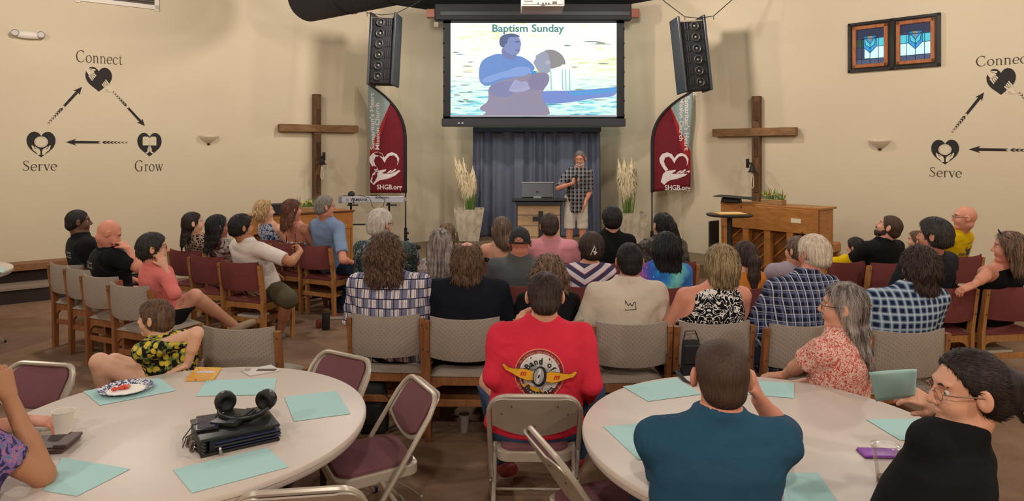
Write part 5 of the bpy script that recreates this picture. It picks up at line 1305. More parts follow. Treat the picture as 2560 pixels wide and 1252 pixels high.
# ------------------------------------------------------------------ upright pianos, seen from behind
def piano(A, B, hgt, depth, label, kind):
    """A, B: left and right end of the back on the floor plan (as seen); the keys are on the far side"""
    A, B = Vector(A), Vector(B); d = (B-A); L_ = d.length; rz = math.atan2(d.y, d.x)
    T = thing('upright_piano', label, 'piano', ((A.x+B.x)/2, (A.y+B.y)/2, 0), rz)
    PM, PD = MPIANO, MPIANOD; h2 = L_/2
    g = MB(); g.box((0, depth/2-0.02, hgt-0.012), (L_+0.04, depth*0.78+0.04, 0.026), bev=0.004); g.build('lid', PM, T)
    top_h = 0.30 if kind == 'big' else 0.22
    g = MB(); g.box((0, 0.015, hgt-0.025-top_h/2), (L_, 0.04, top_h), bev=0.003); g.build('back_rail', PM, T)
    for sx in (-1, 1): g = MB(); g.box((sx*(h2-0.02), depth*0.39, (hgt-0.025)/2), (0.04, depth*0.78, hgt-0.03), bev=0.003); g.build('side_panel', PM, T)
    pz = (hgt-0.025-top_h)
    nposts = 5 if kind == 'big' else 4
    for i in range(nposts):
        x = -h2+0.06+(L_-0.12)*i/(nposts-1); g = MB(); g.box((x, 0.05, pz/2+0.03), (0.085, 0.10, pz-0.06), bev=0.004); g.build('back_post', PM, T)
    g = MB(); g.box((0, 0.10, 0.09), (L_-0.05, 0.14, 0.12), bev=0.004); g.build('bottom_rail', PM, T)
    g = MB(); g.box((0, 0.125, pz/2+0.05), (L_-0.08, 0.012, pz-0.02)); g.build('soundboard', PD, T)
    if kind == 'big':
        g = MB(); 
        for i in range(12):
            x0 = -h2-0.5+i*0.165
            p0 = Vector((x0, 0.108, 0.15)); p1 = Vector((x0+0.78, 0.108, 0.15+0.72))
            # clip to soundboard
            def clip(p, q):
                if p.x < -h2+0.05: t = (-h2+0.05-p.x)/(q.x-p.x); p = p+(q-p)*t
                if q.x > h2-0.05: t = (h2-0.05-p.x)/(q.x-p.x); q = p+(q-p)*t
                return p, q
            if p1.x <= -h2+0.08 or p0.x >= h2-0.08: continue
            a_, b_ = clip(p0, p1); g = MB(); dd = b_-a_; M_ = Matrix.Translation((a_+b_)/2) @ Matrix.Rotation(-math.atan2(dd.z, dd.x), 4, 'Y'); g.box((0, 0, 0), (dd.length, 0.022, 0.022), M=M_, bev=0.003); g.build('soundboard_rib', PM, T)
        g = MB(); g.box((h2-0.28, -0.008, hgt-0.17), (0.13, 0.006, 0.055)); g.build('label_sticker', mat('sticker', '#d8cfae', 0.6), T)
    else:
        for x in (-h2*0.35, h2*0.55): g = MB(); g.box((x, -0.008, hgt-0.07), (0.05, 0.01, 0.035), bev=0.003); g.build('hinge_clip', mat('clip_dark', '#3a2a1e', 0.5), T)
        g = MB(); g.box((-h2*0.72, -0.01, hgt-0.14), (0.12, 0.02, 0.02), bev=0.003); g.build('wood_handle', mat('handle_red', '#8a3c22', 0.5), T)
        g = MB(); g.box((h2*0.72, 0.04, 0.45), (0.22, 0.09, 0.02), bev=0.003); g.build('cross_shelf', PM, T)
        g = MB(); g.box((0, -0.004, hgt-0.004), (L_+0.05, 0.02, 0.02), bev=0.002); g.build('lid_edge', mat('edge_dark', '#5a2f1a', 0.5), T)
    g = MB(); g.box((0, depth*0.70+0.10, hgt*0.56), (L_, 0.34, 0.13), bev=0.02); g.build('keybed', PM, T)
    g = MB(); g.box((0, depth*0.70+0.02, hgt*0.56+0.075), (L_-0.1, 0.20, 0.025), bev=0.01); g.build('fallboard', PM, T)
    for sx in (-1, 1): g = MB(); g.box((sx*(h2-0.04), depth*0.70+0.22, hgt*0.25), (0.07, 0.07, hgt*0.5), bev=0.006); g.build('leg', PM, T)
    return T
pianoR = piano((2.85, 9.5, 0), (3.72, 8.46, 0), 1.19, 0.50, 'large oak upright piano seen from its braced back, right of the stage', 'big')
pianoL = piano((-3.42, 8.95, 0), (-2.24, 9.80, 0), 1.05, 0.45, 'low honey oak upright piano behind the seated man in the blue shirt', 'low')
def flowerbox(px, py, Y, L_, rz, z, label):
    c = P(px, py, Y); T = thing('flower_box', label, 'flowers', (c.x, Y, z), rz)
    g = MB(); g.box((0, 0, 0.035), (L_, 0.13, 0.07), bev=0.006, taper=1.04); g.build('wooden_box', wood('wood_box', '#a58256', '#8d6b42', (4, 20, 20), 0.7), T)
    r = random.Random(int(px)); cols = [mat('petal_yellow', '#e2cf52', 0.7), mat('petal_white', '#ece6cf', 0.7), mat('petal_lime', '#c4c84a', 0.7)]
    for i in range(16):
        x = -L_*0.45+L_*0.9*(i % 8)/7+r.uniform(-.01, .01); y = -0.03+0.06*(i//8); h_ = 0.10+r.uniform(0, .05); g = MB(); m_ = cols[i % 3]
        for k_ in range(6):
            a_ = k_*PI/3; ca, sa = math.cos(a_), math.sin(a_); rr = 0.026
            g.add([(x, y, h_-0.012), (x+rr*.6*(ca-sa*.5), y+rr*.6*(sa+ca*.5), h_+.006), (x+rr*ca, y+rr*sa, h_+.016), (x+rr*.6*(ca+sa*.5), y+rr*.6*(sa-ca*.5), h_+.006)], [[0, 1, 2, 3]])
        g.ball((x, y, h_), 0.010, seg=6); f_ = g.build('flower', m_, T, True, fix=False)
        g = MB(); g.tube([(x*0.95, y*0.8, 0.05), (x, y, h_-0.01)], 0.003, 4); g.build('flower_stem', MSTEM, f_)
    for i in range(40):
        x = r.uniform(-L_*.48, L_*.48); a_ = r.uniform(0, 6.28); h_ = r.uniform(0.10, 0.24); dx = r.uniform(-.09, .09)
        g = MB(); g.add([(x-.006, 0, .06), (x+.006, 0, .06), (x+dx*.6+.005, .02*math.sin(a_), h_*.7), (x+dx*.6-.005, .02*math.sin(a_), h_*.7), (x+dx, .05*math.sin(a_), h_)], [[0, 1, 2, 3], [3, 2, 4]])
        g.build('leaf', MSTEM if i % 2 else MSTEM2, T, fix=False)
    return T
flowerbox(1934, 503, 9.05, 0.28, -0.86, 1.19, 'wooden box of yellow and white flowers on the oak piano by the right cross')
flowerbox(772, 520, 9.55, 0.26, 0.62, 1.05, 'small box of yellow flowers on the low piano behind the seated heads')
# music desk on the big piano, speaker bar on the low piano
c = P(1836, 496, 9.35); T = thing('music_desk', 'flat black music stand desk resting on the big oak piano', 'music stand', (c.x, 9.35, 1.192), -0.55)
g = MB(); g.box((0, 0.04, 0.075), (0.50, 0.34, 0.012), R=Matrix.Rotation(0.05, 3, 'Y'), bev=0.004); g.build('desk_plate', BLK, T)
g = MB(); g.box((-0.05, 0.04, 0.033), (0.26, 0.14, 0.066), bev=0.012, taper=0.9); g.build('desk_foot', BLK, T)
c = P(700, 519, 9.3); T = thing('soundbar', 'black slatted box standing on the low piano behind the blonde head', 'speaker', (c.x, 9.25, 1.05), 0.62)
g = MB(); g.box((0, 0, 0.07), (0.36, 0.16, 0.14), bev=0.006); cb = g.build('case', BLK, T)
for i in range(4): g = MB(); g.box((0, -0.083, 0.03+0.028*i), (0.33, 0.008, 0.010)); g.build('slat', mat('slat_black', '#29292d', 0.4), T)
# ------------------------------------------------------------------ keyboard on stand
Yk = 10.5; a, b = P(855, 501, Yk), P(1009, 495, Yk)
T = thing('electric_keyboard', 'silver electric keyboard on a black stand below the left banner', 'keyboard', ((a.x+b.x)/2, Yk, a.z-0.04), 0.04)
Lk = b.x-a.x; SIL = mat('keyboard_silver', '#b7bac2', 0.35, 0.3)
g = MB(); g.box((0, 0, 0.055), (Lk, 0.025, 0.10), bev=0.006); g.box((0, 0.18, 0.03), (Lk, 0.36, 0.05), bev=0.008); g.build('case', SIL, T)
g = MB(); g.box((-Lk/2-0.02, 0.17, 0.05), (0.05, 0.38, 0.10), bev=0.01); g.build('end_block', mat('keyboard_end', '#7c7f86', 0.4, 0.3), T)
g = MB(); g.box((0, 0.27, 0.058), (Lk-0.08, 0.13, 0.012)); g.build('white_keys', mat('key_white', '#e8e4da', 0.4), T)
g = MB(); g.box((0.14, -0.014, 0.085), (0.22, 0.004, 0.03), bev=0.001); pn = g.build('control_panel', mat('panel_grey', '#8e9198', 0.4), T)
for i in range(6): g = MB(); g.box((0.06+0.03*i, -0.017, 0.085), (0.014, 0.004, 0.012)); g.build('button', BLK, pn)
vs, fs = text_mesh('YAMAHA', bold=0.02); g = MB(); g.add([(-Lk/2+0.26+x*0.062, -0.0145, 0.05+y*0.062) for x, y in vs], fs); g.build('maker_lettering', BLK, T, fix=False)
g = MB(); g.add([(x, -0.0145, z_) for x, z_ in disc(-Lk/2+0.085, 0.05, 0.018, 0.018, 16, r0=0.7)[0]], disc(0, 0, 1, 1, 16, r0=0.7)[1]); g.build('maker_emblem', BLK, T, fix=False)
g = MB(); zz0 = -(a.z-0.04)+0.0
for sx in (-0.36, 0.22):
    g.tube([(sx, 0.02, -0.01), (sx, 0.34, -0.01)], 0.014, 6); g.box((sx+0.06, 0.0, -0.03), (0.16, 0.03, 0.02))
    g.tube([(sx, 0.18, -0.02), (sx, 0.18, -0.36), (sx, 0.18, zz0+0.23)], 0.016, 8)
    g.tube([(sx, -0.12, zz0+0.215), (sx, 0.46, zz0+0.215)], 0.014, 6)
g.tube([(-0.36, 0.18, -0.34), (0.22, 0.18, -0.34)], 0.013, 6); g.build('stand', BLK, T)
c = P(872, 480, 10.45)
T = thing('headset', 'black headset lying on top of the electric keyboard', 'headphones', (c.x, 10.62, a.z+0.04))
g = MB(); g.ball((0, 0, 0.045), (0.055, 0.05, 0.05), seg=14); g.box((-0.08, 0, 0.012), (0.10, 0.08, 0.024), bev=0.006); g.build('earpad', BLK, T, True, 40)
g = MB(); g.tube([(0, 0.0, 0.02), (0.06, -0.16, 0.0), (0.08, -0.17, -0.10)], 0.006, 5); g.build('mic_boom', BLK, T)
T = thing('headset_cable', 'thin black cable looping in front of the silver keyboard', 'cable', (c.x+0.2, 10.47, a.z))
g = MB(); g.tube([(-0.1, 0.15, 0.07), (0.0, -0.02, 0.075), (0.12, -0.03, 0.04), (0.15, -0.03, -0.08), (0.22, -0.03, -0.14), (0.32, -0.03, -0.08), (0.34, -0.03, 0.02), (0.25, -0.01, 0.075), (0.1, 0.1, 0.07)], 0.004, 5); g.build('cable', BLK, T)
# ------------------------------------------------------------------ high round bistro table
c = P(1824, 534, 8.75); T = thing('bistro_table', 'tall round black bistro table in front of the oak piano', 'table', (c.x, 8.75, 0))
g = MB(); g.lathe([(0.27, c.z-0.03), (0.285, c.z-0.02), (0.285, c.z-0.005), (0.275, c.z)], 36); g.build('table_top', mat('bistro_top', '#1c1815', 0.35), T, True, 40)
g = MB(); g.tube([(0, 0, 0.03), (0, 0, c.z-0.03)], 0.032, 14); g.build('column', BLK, T, True, 40)
g = MB(); g.lathe([(0.24, 0), (0.24, 0.015), (0.06, 0.04), (0.035, 0.09)], 28); g.build('foot', BLK, T, True, 40)
T2 = thing('yellow_folder', 'yellow paper folder lying on the tall bistro table', 'folder', (c.x+0.01, 8.75, c.z+0.001), 0.1)
g = MB(); g.box((0, 0, 0.003), (0.36, 0.26, 0.006), bev=0.001); g.build('folder_cover', mat('paper_yellow', '#dca845', 0.7), T2)
g = MB(); g.box((0.01, 0.01, 0.0085), (0.30, 0.22, 0.004)); g.build('loose_sheet', mat('paper_cream', '#e5c888', 0.7), T2)
c = P(1800, 600, 9.1); T = thing('black_stand', 'slim black panel leaning behind the left end of the oak piano', 'stand', (2.80, 9.66, 0), -0.86)
g = MB(); g.box((0, 0, 0.46), (0.03, 0.22, 0.92), bev=0.005); g.build('panel', BLK, T); g = MB(); g.box((0, 0, 0.02), (0.2, 0.3, 0.03)); g.build('foot', BLK, T)
u_, z_ = wuv('L', 1090, 61)
T = thing('wall_tag', 'small grey tag hanging from the left screen bracket', 'tag', P(1090, 61, 11.75))
g = MB(); g.box((0, 0, 0), (0.08, 0.03, 0.09), bev=0.008); g.build('tag_body', mat('tag_grey', '#8b7d6c', 0.7), T); g = MB(); g.tube([(0, 0, 0.045), (-0.01, 0, 0.2)], 0.003, 4); g.build('string', MIRON, T)
# ------------------------------------------------------------------ wooden stacking chairs
def chairfab(name, base, dot, d2):
    n = NB(name, 0.95, 0, 0.15)
    o = n.sep(); v = n.ma('MULTIPLY', n.ma('SINE', n.ma('MULTIPLY', o[0], 230.0)), n.ma('SINE', n.ma('MULTIPLY', n.ma('ADD', o[2], o[1]), 230.0))); c = n.mix(n.ramp(v, [(0.45, 0.0), (0.65, 1.0)]), base, dot) if dot else base
    n.base(n.mix(n.noise(200, 2), c, d2) if dot else n.mix(n.noise(60, 3), base, d2)); n.bump(n.noise(300, 2), 0.25, 0.003); return n.m
FGREY = chairfab('fabric_taupe', '#a2968a', '#85756a', '#93877b'); FRED = chairfab('fabric_mauve', '#7a4240', None, '#6e3a39')
def cushion_back(fab, T):
    W = 0.225; z0, z1 = 0.555, 0.825; nx, nz = 16, 5; vs = []; fs = []
    def ring(x, t):
        return None
    prof = []
    for side in (-1, 1):        # rear face then front face
        for j in range(nz+1):
            v = j/nz
            for i in range(nx+1):
                u = -1+2*i/nx; e = (1-abs(u)**6)*0.5+0.5; ev = 1-abs(2*v-1)**6
                y = -0.235-0.065*(1-u*u)-0.02*v; th = 0.019*min(1, (ev*0.6+0.4))*(0.5+0.5*min(1, e))
                z = z0+(z1-z0)*v+0.010*(u*u)*(1 if v > 0.5 else 1.0)-0.004
                vs.append((u*W, y+side*th, z))
    n1 = (nx+1)*(nz+1)
    for s_ in (0, 1):
        for j in range(nz):
            for i in range(nx): fs.append([s_*n1+j*(nx+1)+i, s_*n1+j*(nx+1)+i+1, s_*n1+(j+1)*(nx+1)+i+1, s_*n1+(j+1)*(nx+1)+i])
    bd = [i for i in range(nx+1)]+[(j)*(nx+1)+nx for j in range(1, nz+1)]+[nz*(nx+1)+i for i in range(nx-1, -1, -1)]+[j*(nx+1) for j in range(nz-1, 0, -1)]
    for a, b in zip(bd, bd[1:]+bd[:1]): fs.append([a, b, n1+b, n1+a])
    g = MB(); g.add(vs, fs); return g.build('backrest', fab, T, True, 60)
def wood_chair(name, fab, wd, label):
    T = thing(name, label, 'chair')
    cushion_back(fab, T)
    for sx in (-1, 1):
        g = MB(); x = sx*0.243
        pr_ = [(-0.215, 0.0), (-0.17, 0.0), (-0.175, 0.46), (-0.235, 0.80), (-0.275, 0.80), (-0.225, 0.46)]
        g.add([(x-0.016, y, z) for y, z in pr_]+[(x+0.016, y, z) for y, z in pr_], [[0, 1, 2, 3, 4, 5], [11, 10, 9, 8, 7, 6]]+[[i, (i+1) % 6, 6+(i+1) % 6, 6+i] for i in range(6)])
        lg = g.build('rear_leg', wd, T)
        g = MB(); 
        for z_ in (0.60, 0.76): g.lathe([(0.001, 0), (0.006, 0.0), (0.006, 0.002)], 8, Matrix.Translation((x, -0.235-0.04*(z_-0.46)*3.2, z_)) @ Matrix.Rotation(PI/2, 4, 'X'))
        g.build('wood_plug', mat('plug_dark', '#5c3a22', 0.6), lg)
        g = MB(); g.box((x, 0.225, 0.215), (0.032, 0.05, 0.43), bev=0.004); g.build('front_leg', wd, T)
        g = MB(); g.box((x, 0.01, 0.385), (0.028, 0.42, 0.065), bev=0.004); g.build('side_rail', wd, T)
    # arched rear apron and front rail
    for y, nm in ((-0.185, 'rear_apron'), (0.235, 'front_rail')):
        N = 12; vs = []; top = 0.42
        for i in range(N+1):
            u = -1+2*i/N; zb = 0.365-0.055*max(0, (abs(u)-0.72)/0.28)**1.5; vs += [(u*0.228, y-0.011, top), (u*0.228, y-0.011, zb), (u*0.228, y+0.011, top), (u*0.228, y+0.011, zb)]
        fs = []
        for i in range(N):
            a = 4*i; b = a+4; fs += [[a, a+1, b+1, b], [a+2, b+2, b+3, a+3], [a, b, b+2, a+2], [a+1, a+3, b+3, b+1]]
        fs += [[0, 2, 3, 1], [4*N, 4*N+1, 4*N+3, 4*N+2]]
        g = MB(); g.add(vs, fs); g.build(nm, wd, T)
    # seat cushion
    nx = 10; vs = []; fs = []
    for s_ in (0, 1):
        for j in range(nx+1):
            for i in range(nx+1):
                u, v = -1+2*i/nx, -1+2*j/nx; e = (1-abs(u)**5)*(1-abs(v)**5)
                vs.append((u*(0.232), 0.02+v*0.225, (0.425 if s_ == 0 else 0.432+0.038*e**0.5+0.006*(1-u*u))))
    n1 = (nx+1)**2
    for s_ in (0, 1):
        for j in range(nx):
            for i in range(nx): fs.append([s_*n1+j*(nx+1)+i, s_*n1+j*(nx+1)+i+1, s_*n1+(j+1)*(nx+1)+i+1, s_*n1+(j+1)*(nx+1)+i])
    bd = list(range(nx+1))+[j*(nx+1)+nx for j in range(1, nx+1)]+[nx*(nx+1)+i for i in range(nx-1, -1, -1)]+[j*(nx+1) for j in range(nx-1, 0, -1)]
    for a, b in zip(bd, bd[1:]+bd[:1]): fs.append([a, b, n1+b, n1+a])
    g = MB(); g.add(vs, fs); g.build('seat', fab, T, True, 60)
    g = MB(); g.box((0, 0.0, 0.235), (0.455, 0.34, 0.012), bev=0.002); g.build('book_rack', wd, T)
    g = MB(); g.box((0, -0.19, 0.25), (0.455, 0.02, 0.045), bev=0.003); g.build('rack_rail', wd, T); g = MB(); g.box((0, 0.17, 0.25), (0.455, 0.02, 0.045), bev=0.003); g.build('rack_rail', wd, T)
    return T
ZERO = {}
def place(proto, px, py, Y, yaw, label, group, used=set(), ztop=0.825, dy=0.30):
    T = proto if proto.name not in used else copy_tree(proto)
    used.add(proto.name)
    r = math.radians(yaw); o = Rz(r) @ Vector((0, dy, 0)); X = (px-1280)/F*Y
    T.location = (X+o.x, Y+o.y, 0); T.rotation_euler = (0, 0, r); T['label'] = label
    if group: T['group'] = group
    return T
pg = wood_chair('padded_chair', FGREY, MOAKD, 'x'); pm_ = wood_chair('padded_chair', FRED, MOAK, 'x')
GR = 'taupe dotted padded chairs in the audience'; RD = 'mauve padded chairs in the audience'
CH = {}
def YT(py): return F*(H-0.825)/(py-YH)
for k_, px, py, yaw, lab in (
    ('G1', 960, 789, -4, 'taupe dotted chair under the woman in the patchwork plaid shirt'),
    ('G2', 1160, 797, -2, 'taupe dotted chair under the balding man in the navy shirt'),
    ('G3', 1372, 804, 0, 'taupe dotted chair mostly hidden behind the man in the red shirt'),
    ('G4', 1582, 809, 2, 'taupe dotted chair under the man in the white crown tee'),
    ('G5', 1793, 808, 4, 'taupe dotted chair under the woman in the black and white top'),
    ('G6', 2020, 813, 5, 'taupe dotted chair under the white haired man in navy plaid'),
    ('G7', 2284, 829, 5, 'taupe dotted chair under the long haired man in blue check'),
    ('L1', 155, 661, -22, 'taupe dotted chair farthest along the side row, under the dark haired officer'),
    ('L2', 195, 672, -24, 'taupe dotted chair under the bald officer'),
    ('L3', 238, 690, -25, 'empty taupe dotted chair between the bald officer and the coral sweater'),
    ('L4', 310, 713, -25, 'taupe dotted chair under the woman in the coral sweater'),
    ('B1', 588, 821, -3, 'empty taupe dotted chair behind the left table, beside the boy')):
    CH[k_] = place(pg, px, py, YT(py)-0.0, yaw, lab, GR)
for k_, px, py, yaw, lab in (
    ('M1', 958, 693, -5, 'mauve chair behind the patchwork plaid woman, under the white haired man'), ('M2', 1108, 700, -3, 'mauve chair under the woman with long grey hair'), ('M3', 1285, 714, -2, 'mauve chair under the man in the black cap'),
    ('M4', 1465, 716, 0, 'mauve chair under the woman with the white hair clip'), ('M5', 1652, 720, 2, 'mauve chair under the woman in the galaxy tee'), ('M6', 1856, 722, 6, 'mauve chair under the ponytail woman in orange'), ('M7', 2020, 690, 10, 'mauve chair under the person in pale lilac'),
    ('T1', 1110, 652, -3, 'mauve chair in the front row under the fair haired child'), ('T2', 1255, 656, -2, 'mauve chair in the front row under the bare backed woman'), ('T3', 1390, 656, -1, 'mauve chair in the front row under the man in pink'),
    ('T4', 1527, 657, 1, 'mauve chair in the front row under the black shirted man'), ('T5', 1685, 657, 3, 'mauve chair in the front row under the woman with long black hair'),
    ('A1', 458, 626, -20, 'mauve chair under the woman in the leopard print top'), ('A2', 512, 641, -20, 'mauve chair under the woman with very long black hair'), ('A3', 590, 655, -21, 'mauve chair with full side showing, under the man in the white tee'),
    ('A4', 655, 599, -24, 'mauve chair under the curly blonde woman by the low piano'), ('A5', 712, 607, -24, 'mauve chair under the auburn haired woman'), ('A6', 777, 613, -26, 'mauve chair under the man in the blue shirt'),
    ('R1', 2125, 655, 14, 'mauve chair beside the black shirted bearded man, under the dark haired child in yellow'), ('R2', 2236, 657, 14, 'mauve chair under the bearded man in black'), ('R3', 2385, 719, 10, 'mauve chair under the grey templed man in the charcoal polo'),
    ('R4', 2548, 716, 8, 'mauve chair cut by the right photo edge, under the woman in the black tank'), ('R5', 2420, 640, 16, 'mauve chair under the bald man in yellow')):
    CH[k_] = place(pm_, px, py, YT(py), yaw, lab, RD)
def croot(k_, fwd=0.0): 
    c = CH[k_]; o = Rz(c.rotation_euler[2]) @ Vector((0, fwd, 0)); return (c.location.x+o.x, c.location.y+o.y)
# ------------------------------------------------------------------ folding chairs
MFOLD = mat('fold_enamel', '#b5a898', 0.32, 0.15); MFOLDG = mat('fold_grey', '#8f8780', 0.35, 0.25); MMAU = NB('fabric_plum', 0.95, 0, 0.2); MMAU.base(MMAU.mix(MMAU.noise(5, 3), '#6b444a', '#7b5357')); MMAU = MMAU.m
def folding_chair(label):
    T = thing('folding_chair', label, 'chair')
    # front frame: feet in front, bends over the backrest behind
    def fp(t, sx):        # straight slanted line foot -> top
        return Vector((sx*(0.225-0.005*t), 0.24-0.47*t, 0.0+0.70*t))
    R_ = 0.085; pts = [fp(0, -1), fp(0.5, -1), fp(0.93, -1)]
    top = fp(1.0, 1); up = Vector((0, -0.47, 0.70)).normalized()
    W = 0.215
    for i in range(1, 7): a = PI/2*i/6; pts.append(Vector((-W+R_*(1-math.cos(a)), 0, 0))+fp(0.93, 0)+up*(R_*math.sin(a)*1.15))
    for i in range(0, 6): a = PI/2*(1-i/6); pts.append(Vector((W-R_*(1-math.cos(a)), 0, 0))+fp(0.93, 0)+up*(R_*math.sin(a)*1.15)) if i > -1 else None
    pts += [fp(0.93, 1), fp(0.5, 1), fp(0, 1)]
    g = MB(); g.tube(pts, 0.0125, 8); g.build('front_frame', MFOLD, T, True, 40)
    for sx in (-1, 1):
        g = MB(); g.tube([(sx*0.205, -0.27, 0.0), (sx*0.200, -0.05, 0.27), (sx*0.198, 0.03, 0.40)], 0.0115, 8); g.build('rear_leg', MFOLD, T, True, 40)
        g = MB(); g.tube([(sx*0.215, -0.02, 0.40), (sx*0.212, -0.10, 0.345), (sx*0.205, -0.15, 0.30)], 0.008, 6, flat=0.4); g.build('link_arm', MFOLDG, T)
        g = MB(); g.ball((sx*0.225, 0.015, 0.335), 0.009, seg=8); g.ball((sx*0.215, -0.16, 0.29), 0.009, seg=8); g.build('rivet', MFOLDG, T, True)
        for y, x in ((0.24, 0.225), (-0.27, 0.205)): g = MB(); g.tube([(sx*x, y, 0.0), (sx*x, y, 0.025)], 0.016, 8); g.build('foot_cap', BLK, T)
    g = MB(); g.tube([(-0.22, 0.195, 0.075), (0.22, 0.195, 0.075)], 0.008, 6); g.build('stretcher', MFOLD, T, True)
    g = MB(); g.tube([(-0.203, -0.20, 0.10), (0.203, -0.20, 0.10)], 0.009, 6); g.build('stretcher', MFOLD, T, True)
    # seat pan + cushion
    def slab(nm, w1, w2, y0, y1, z0, z1, r, m, dome=0.0):
        N = 8; pl_ = []
        for (cx, cy, a0) in ((w2-r, y1-r, 0), (-w2+r, y1-r, PI/2), (-w1+r, y0+r, PI), (w1-r, y0+r, 1.5*PI)):
            for i in range(N+1): a = a0+PI/2*i/N; pl_.append((cx+r*math.cos(a), cy+r*math.sin(a)))
        n = len(pl_); vs = [(x, y, z0) for x, y in pl_]+[(x, y, z1-0.006) for x, y in pl_]+[(x*0.97, (y-(y0+y1)/2)*0.97+(y0+y1)/2, z1) for x, y in pl_]+[(x*0.5, (y-(y0+y1)/2)*0.5+(y0+y1)/2, z1+dome) for x, y in pl_]+[(0, (y0+y1)/2, z1+dome*1.1)]
        fs = [list(range(n))[::-1]]
        for k in range(3): fs += [[k*n+i, k*n+(i+1) % n, (k+1)*n+(i+1) % n, (k+1)*n+i] for i in range(n)]
        fs += [[3*n+i, 3*n+(i+1) % n, 4*n] for i in range(n)]
        g = MB(); g.add(vs, fs); return g.build(nm, m, T, True, 40)
    slab('seat_pan', 0.185, 0.200, -0.17, 0.235, 0.385, 0.432, 0.06, MFOLD)
    slab('seat_cushion', 0.165, 0.185, -0.155, 0.215, 0.430, 0.452, 0.06, MMAU, 0.012)
    # back panel, follows the frame; front cushion, rivets behind
    nrm = Vector((0, 0.70, 0.47)).normalized()
    def panel(nm, s, thk, off, m):
        pl_ = []
        # outline in (x, t) with t along the frame
        tb, tt = 0.235, 0.0
        for i in range(13): u = -1+2*i/12; pl_.append((u*0.200*s, -0.105+(-0.045*(1-u*u))*1.0))
        for i in range(7): a = PI/2*i/6; pl_.append((0.200*s-0.085*(1-math.cos(a)), 0.03+0.085*math.sin(a)))
        for i in range(7): a = PI/2*(1-i/6); pl_.append((-0.200*s+0.085*(1-math.cos(a)), 0.03+0.085*math.sin(a)))
        c = fp(0.93, 0); vs = []
        if s < 1: pl_ = [(x, (y+0.01)*0.86-0.01) for x, y in pl_]
        n = len(pl_)
        def q(x, y, d): bow = -0.035*(1-(x/0.215)**2); return c+Vector((x, 0, 0))+up*y+nrm*(d+bow)
        lay = [(1, off), (1, off+thk*0.7), (0.93, off+thk), (0.5, off+thk)]
        for sc_, d in lay: vs += [q(x*sc_, (y+0.01)*sc_-0.01, d) for x, y in pl_]
        vs.append(q(0, -0.01, off+thk)); vs.append(q(0, -0.01, off)); 
        fs = []
        for k in range(3): fs += [[k*n+i, k*n+(i+1) % n, (k+1)*n+(i+1) % n, (k+1)*n+i] for i in range(n)]
        fs += [[3*n+i, 3*n+(i+1) % n, 4*n] for i in range(n)]
        vs += [q(x*0.5, (y+0.01)*0.5-0.01, off) for x, y in pl_]; m0 = 4*n+2
        fs += [[(i+1) % n, i, m0+i, m0+(i+1) % n] for i in range(n)]+[[m0+(i+1) % n, m0+i, 4*n+1] for i in range(n)]
        g = MB(); g.add(vs, fs); return g.build(nm, m, T, True, 50), q
    bp, q = panel('back_panel', 1.03, 0.010, -0.010, MFOLD); panel('back_cushion', 0.86, 0.020, 0.0, MMAU)
    g = MB()
    for x, y in ((-0.11, 0.07), (0.11, 0.07), (-0.16, 0.0), (0.16, 0.0), (0, -0.07)): g.ball(q(x, y, -0.011), 0.004, seg=6)
    g.build('back_rivet', mat('rivet_dark', '#3a3531', 0.5), bp)
    return T
pf = folding_chair('x'); FG = 'beige metal folding chairs at the round tables'
def fplace(px, py, Y, yaw, label): return place(pf, px, py, Y, yaw, label, FG, ztop=0.76, dy=0.26)
def YF(py): return F*(H-0.765)/(py-YH)
CH['F1'] = fplace(115, 897, YF(893), 170, 'folding chair with plum cushion facing the camera, left of the boy')
CH['F2'] = fplace(868, 872, YF(872), 148, 'folding chair with plum cushion tucked behind the right edge of the left table')
CH['F3'] = fplace(1062, 952, YF(952)+0.05, 118, 'empty folding chair with plum seat between the two round tables')
CH['F4'] = fplace(1337, 973, YF(975), -1, 'folding chair under the man in the red shirt, its bare back showing')
CH['F5'] = fplace(1352, 1076, YF(1085), -72, 'folding chair seen edge-on in front of the red shirted man')
CH['F6'] = fplace(745, 1212, YF(1207), 8, 'folding chair at the near side of the left table, cut by the bottom edge')
CH['F7'] = fplace(-40, 745, YF(748), 150, 'folding chair cut by the left photo edge, nearer one')
CH['F8'] = fplace(-22, 657, YF(659), 155, 'folding chair cut by the left photo edge, farther one by the white table')
CH['F0'] = fplace(440, 905, 4.35, 178, 'folding chair under the boy in the yellow floral shirt')
CH['F9'] = fplace(1815, 1180, 2.02, 0, 'folding chair under the man in the teal tee')
CH['F10'] = fplace(2530, 1200, 1.95, 55, 'folding chair under the woman in the black tee')
CH['F11'] = fplace(2110, 905, 3.75, 30, 'folding chair under the long haired woman in pink floral')
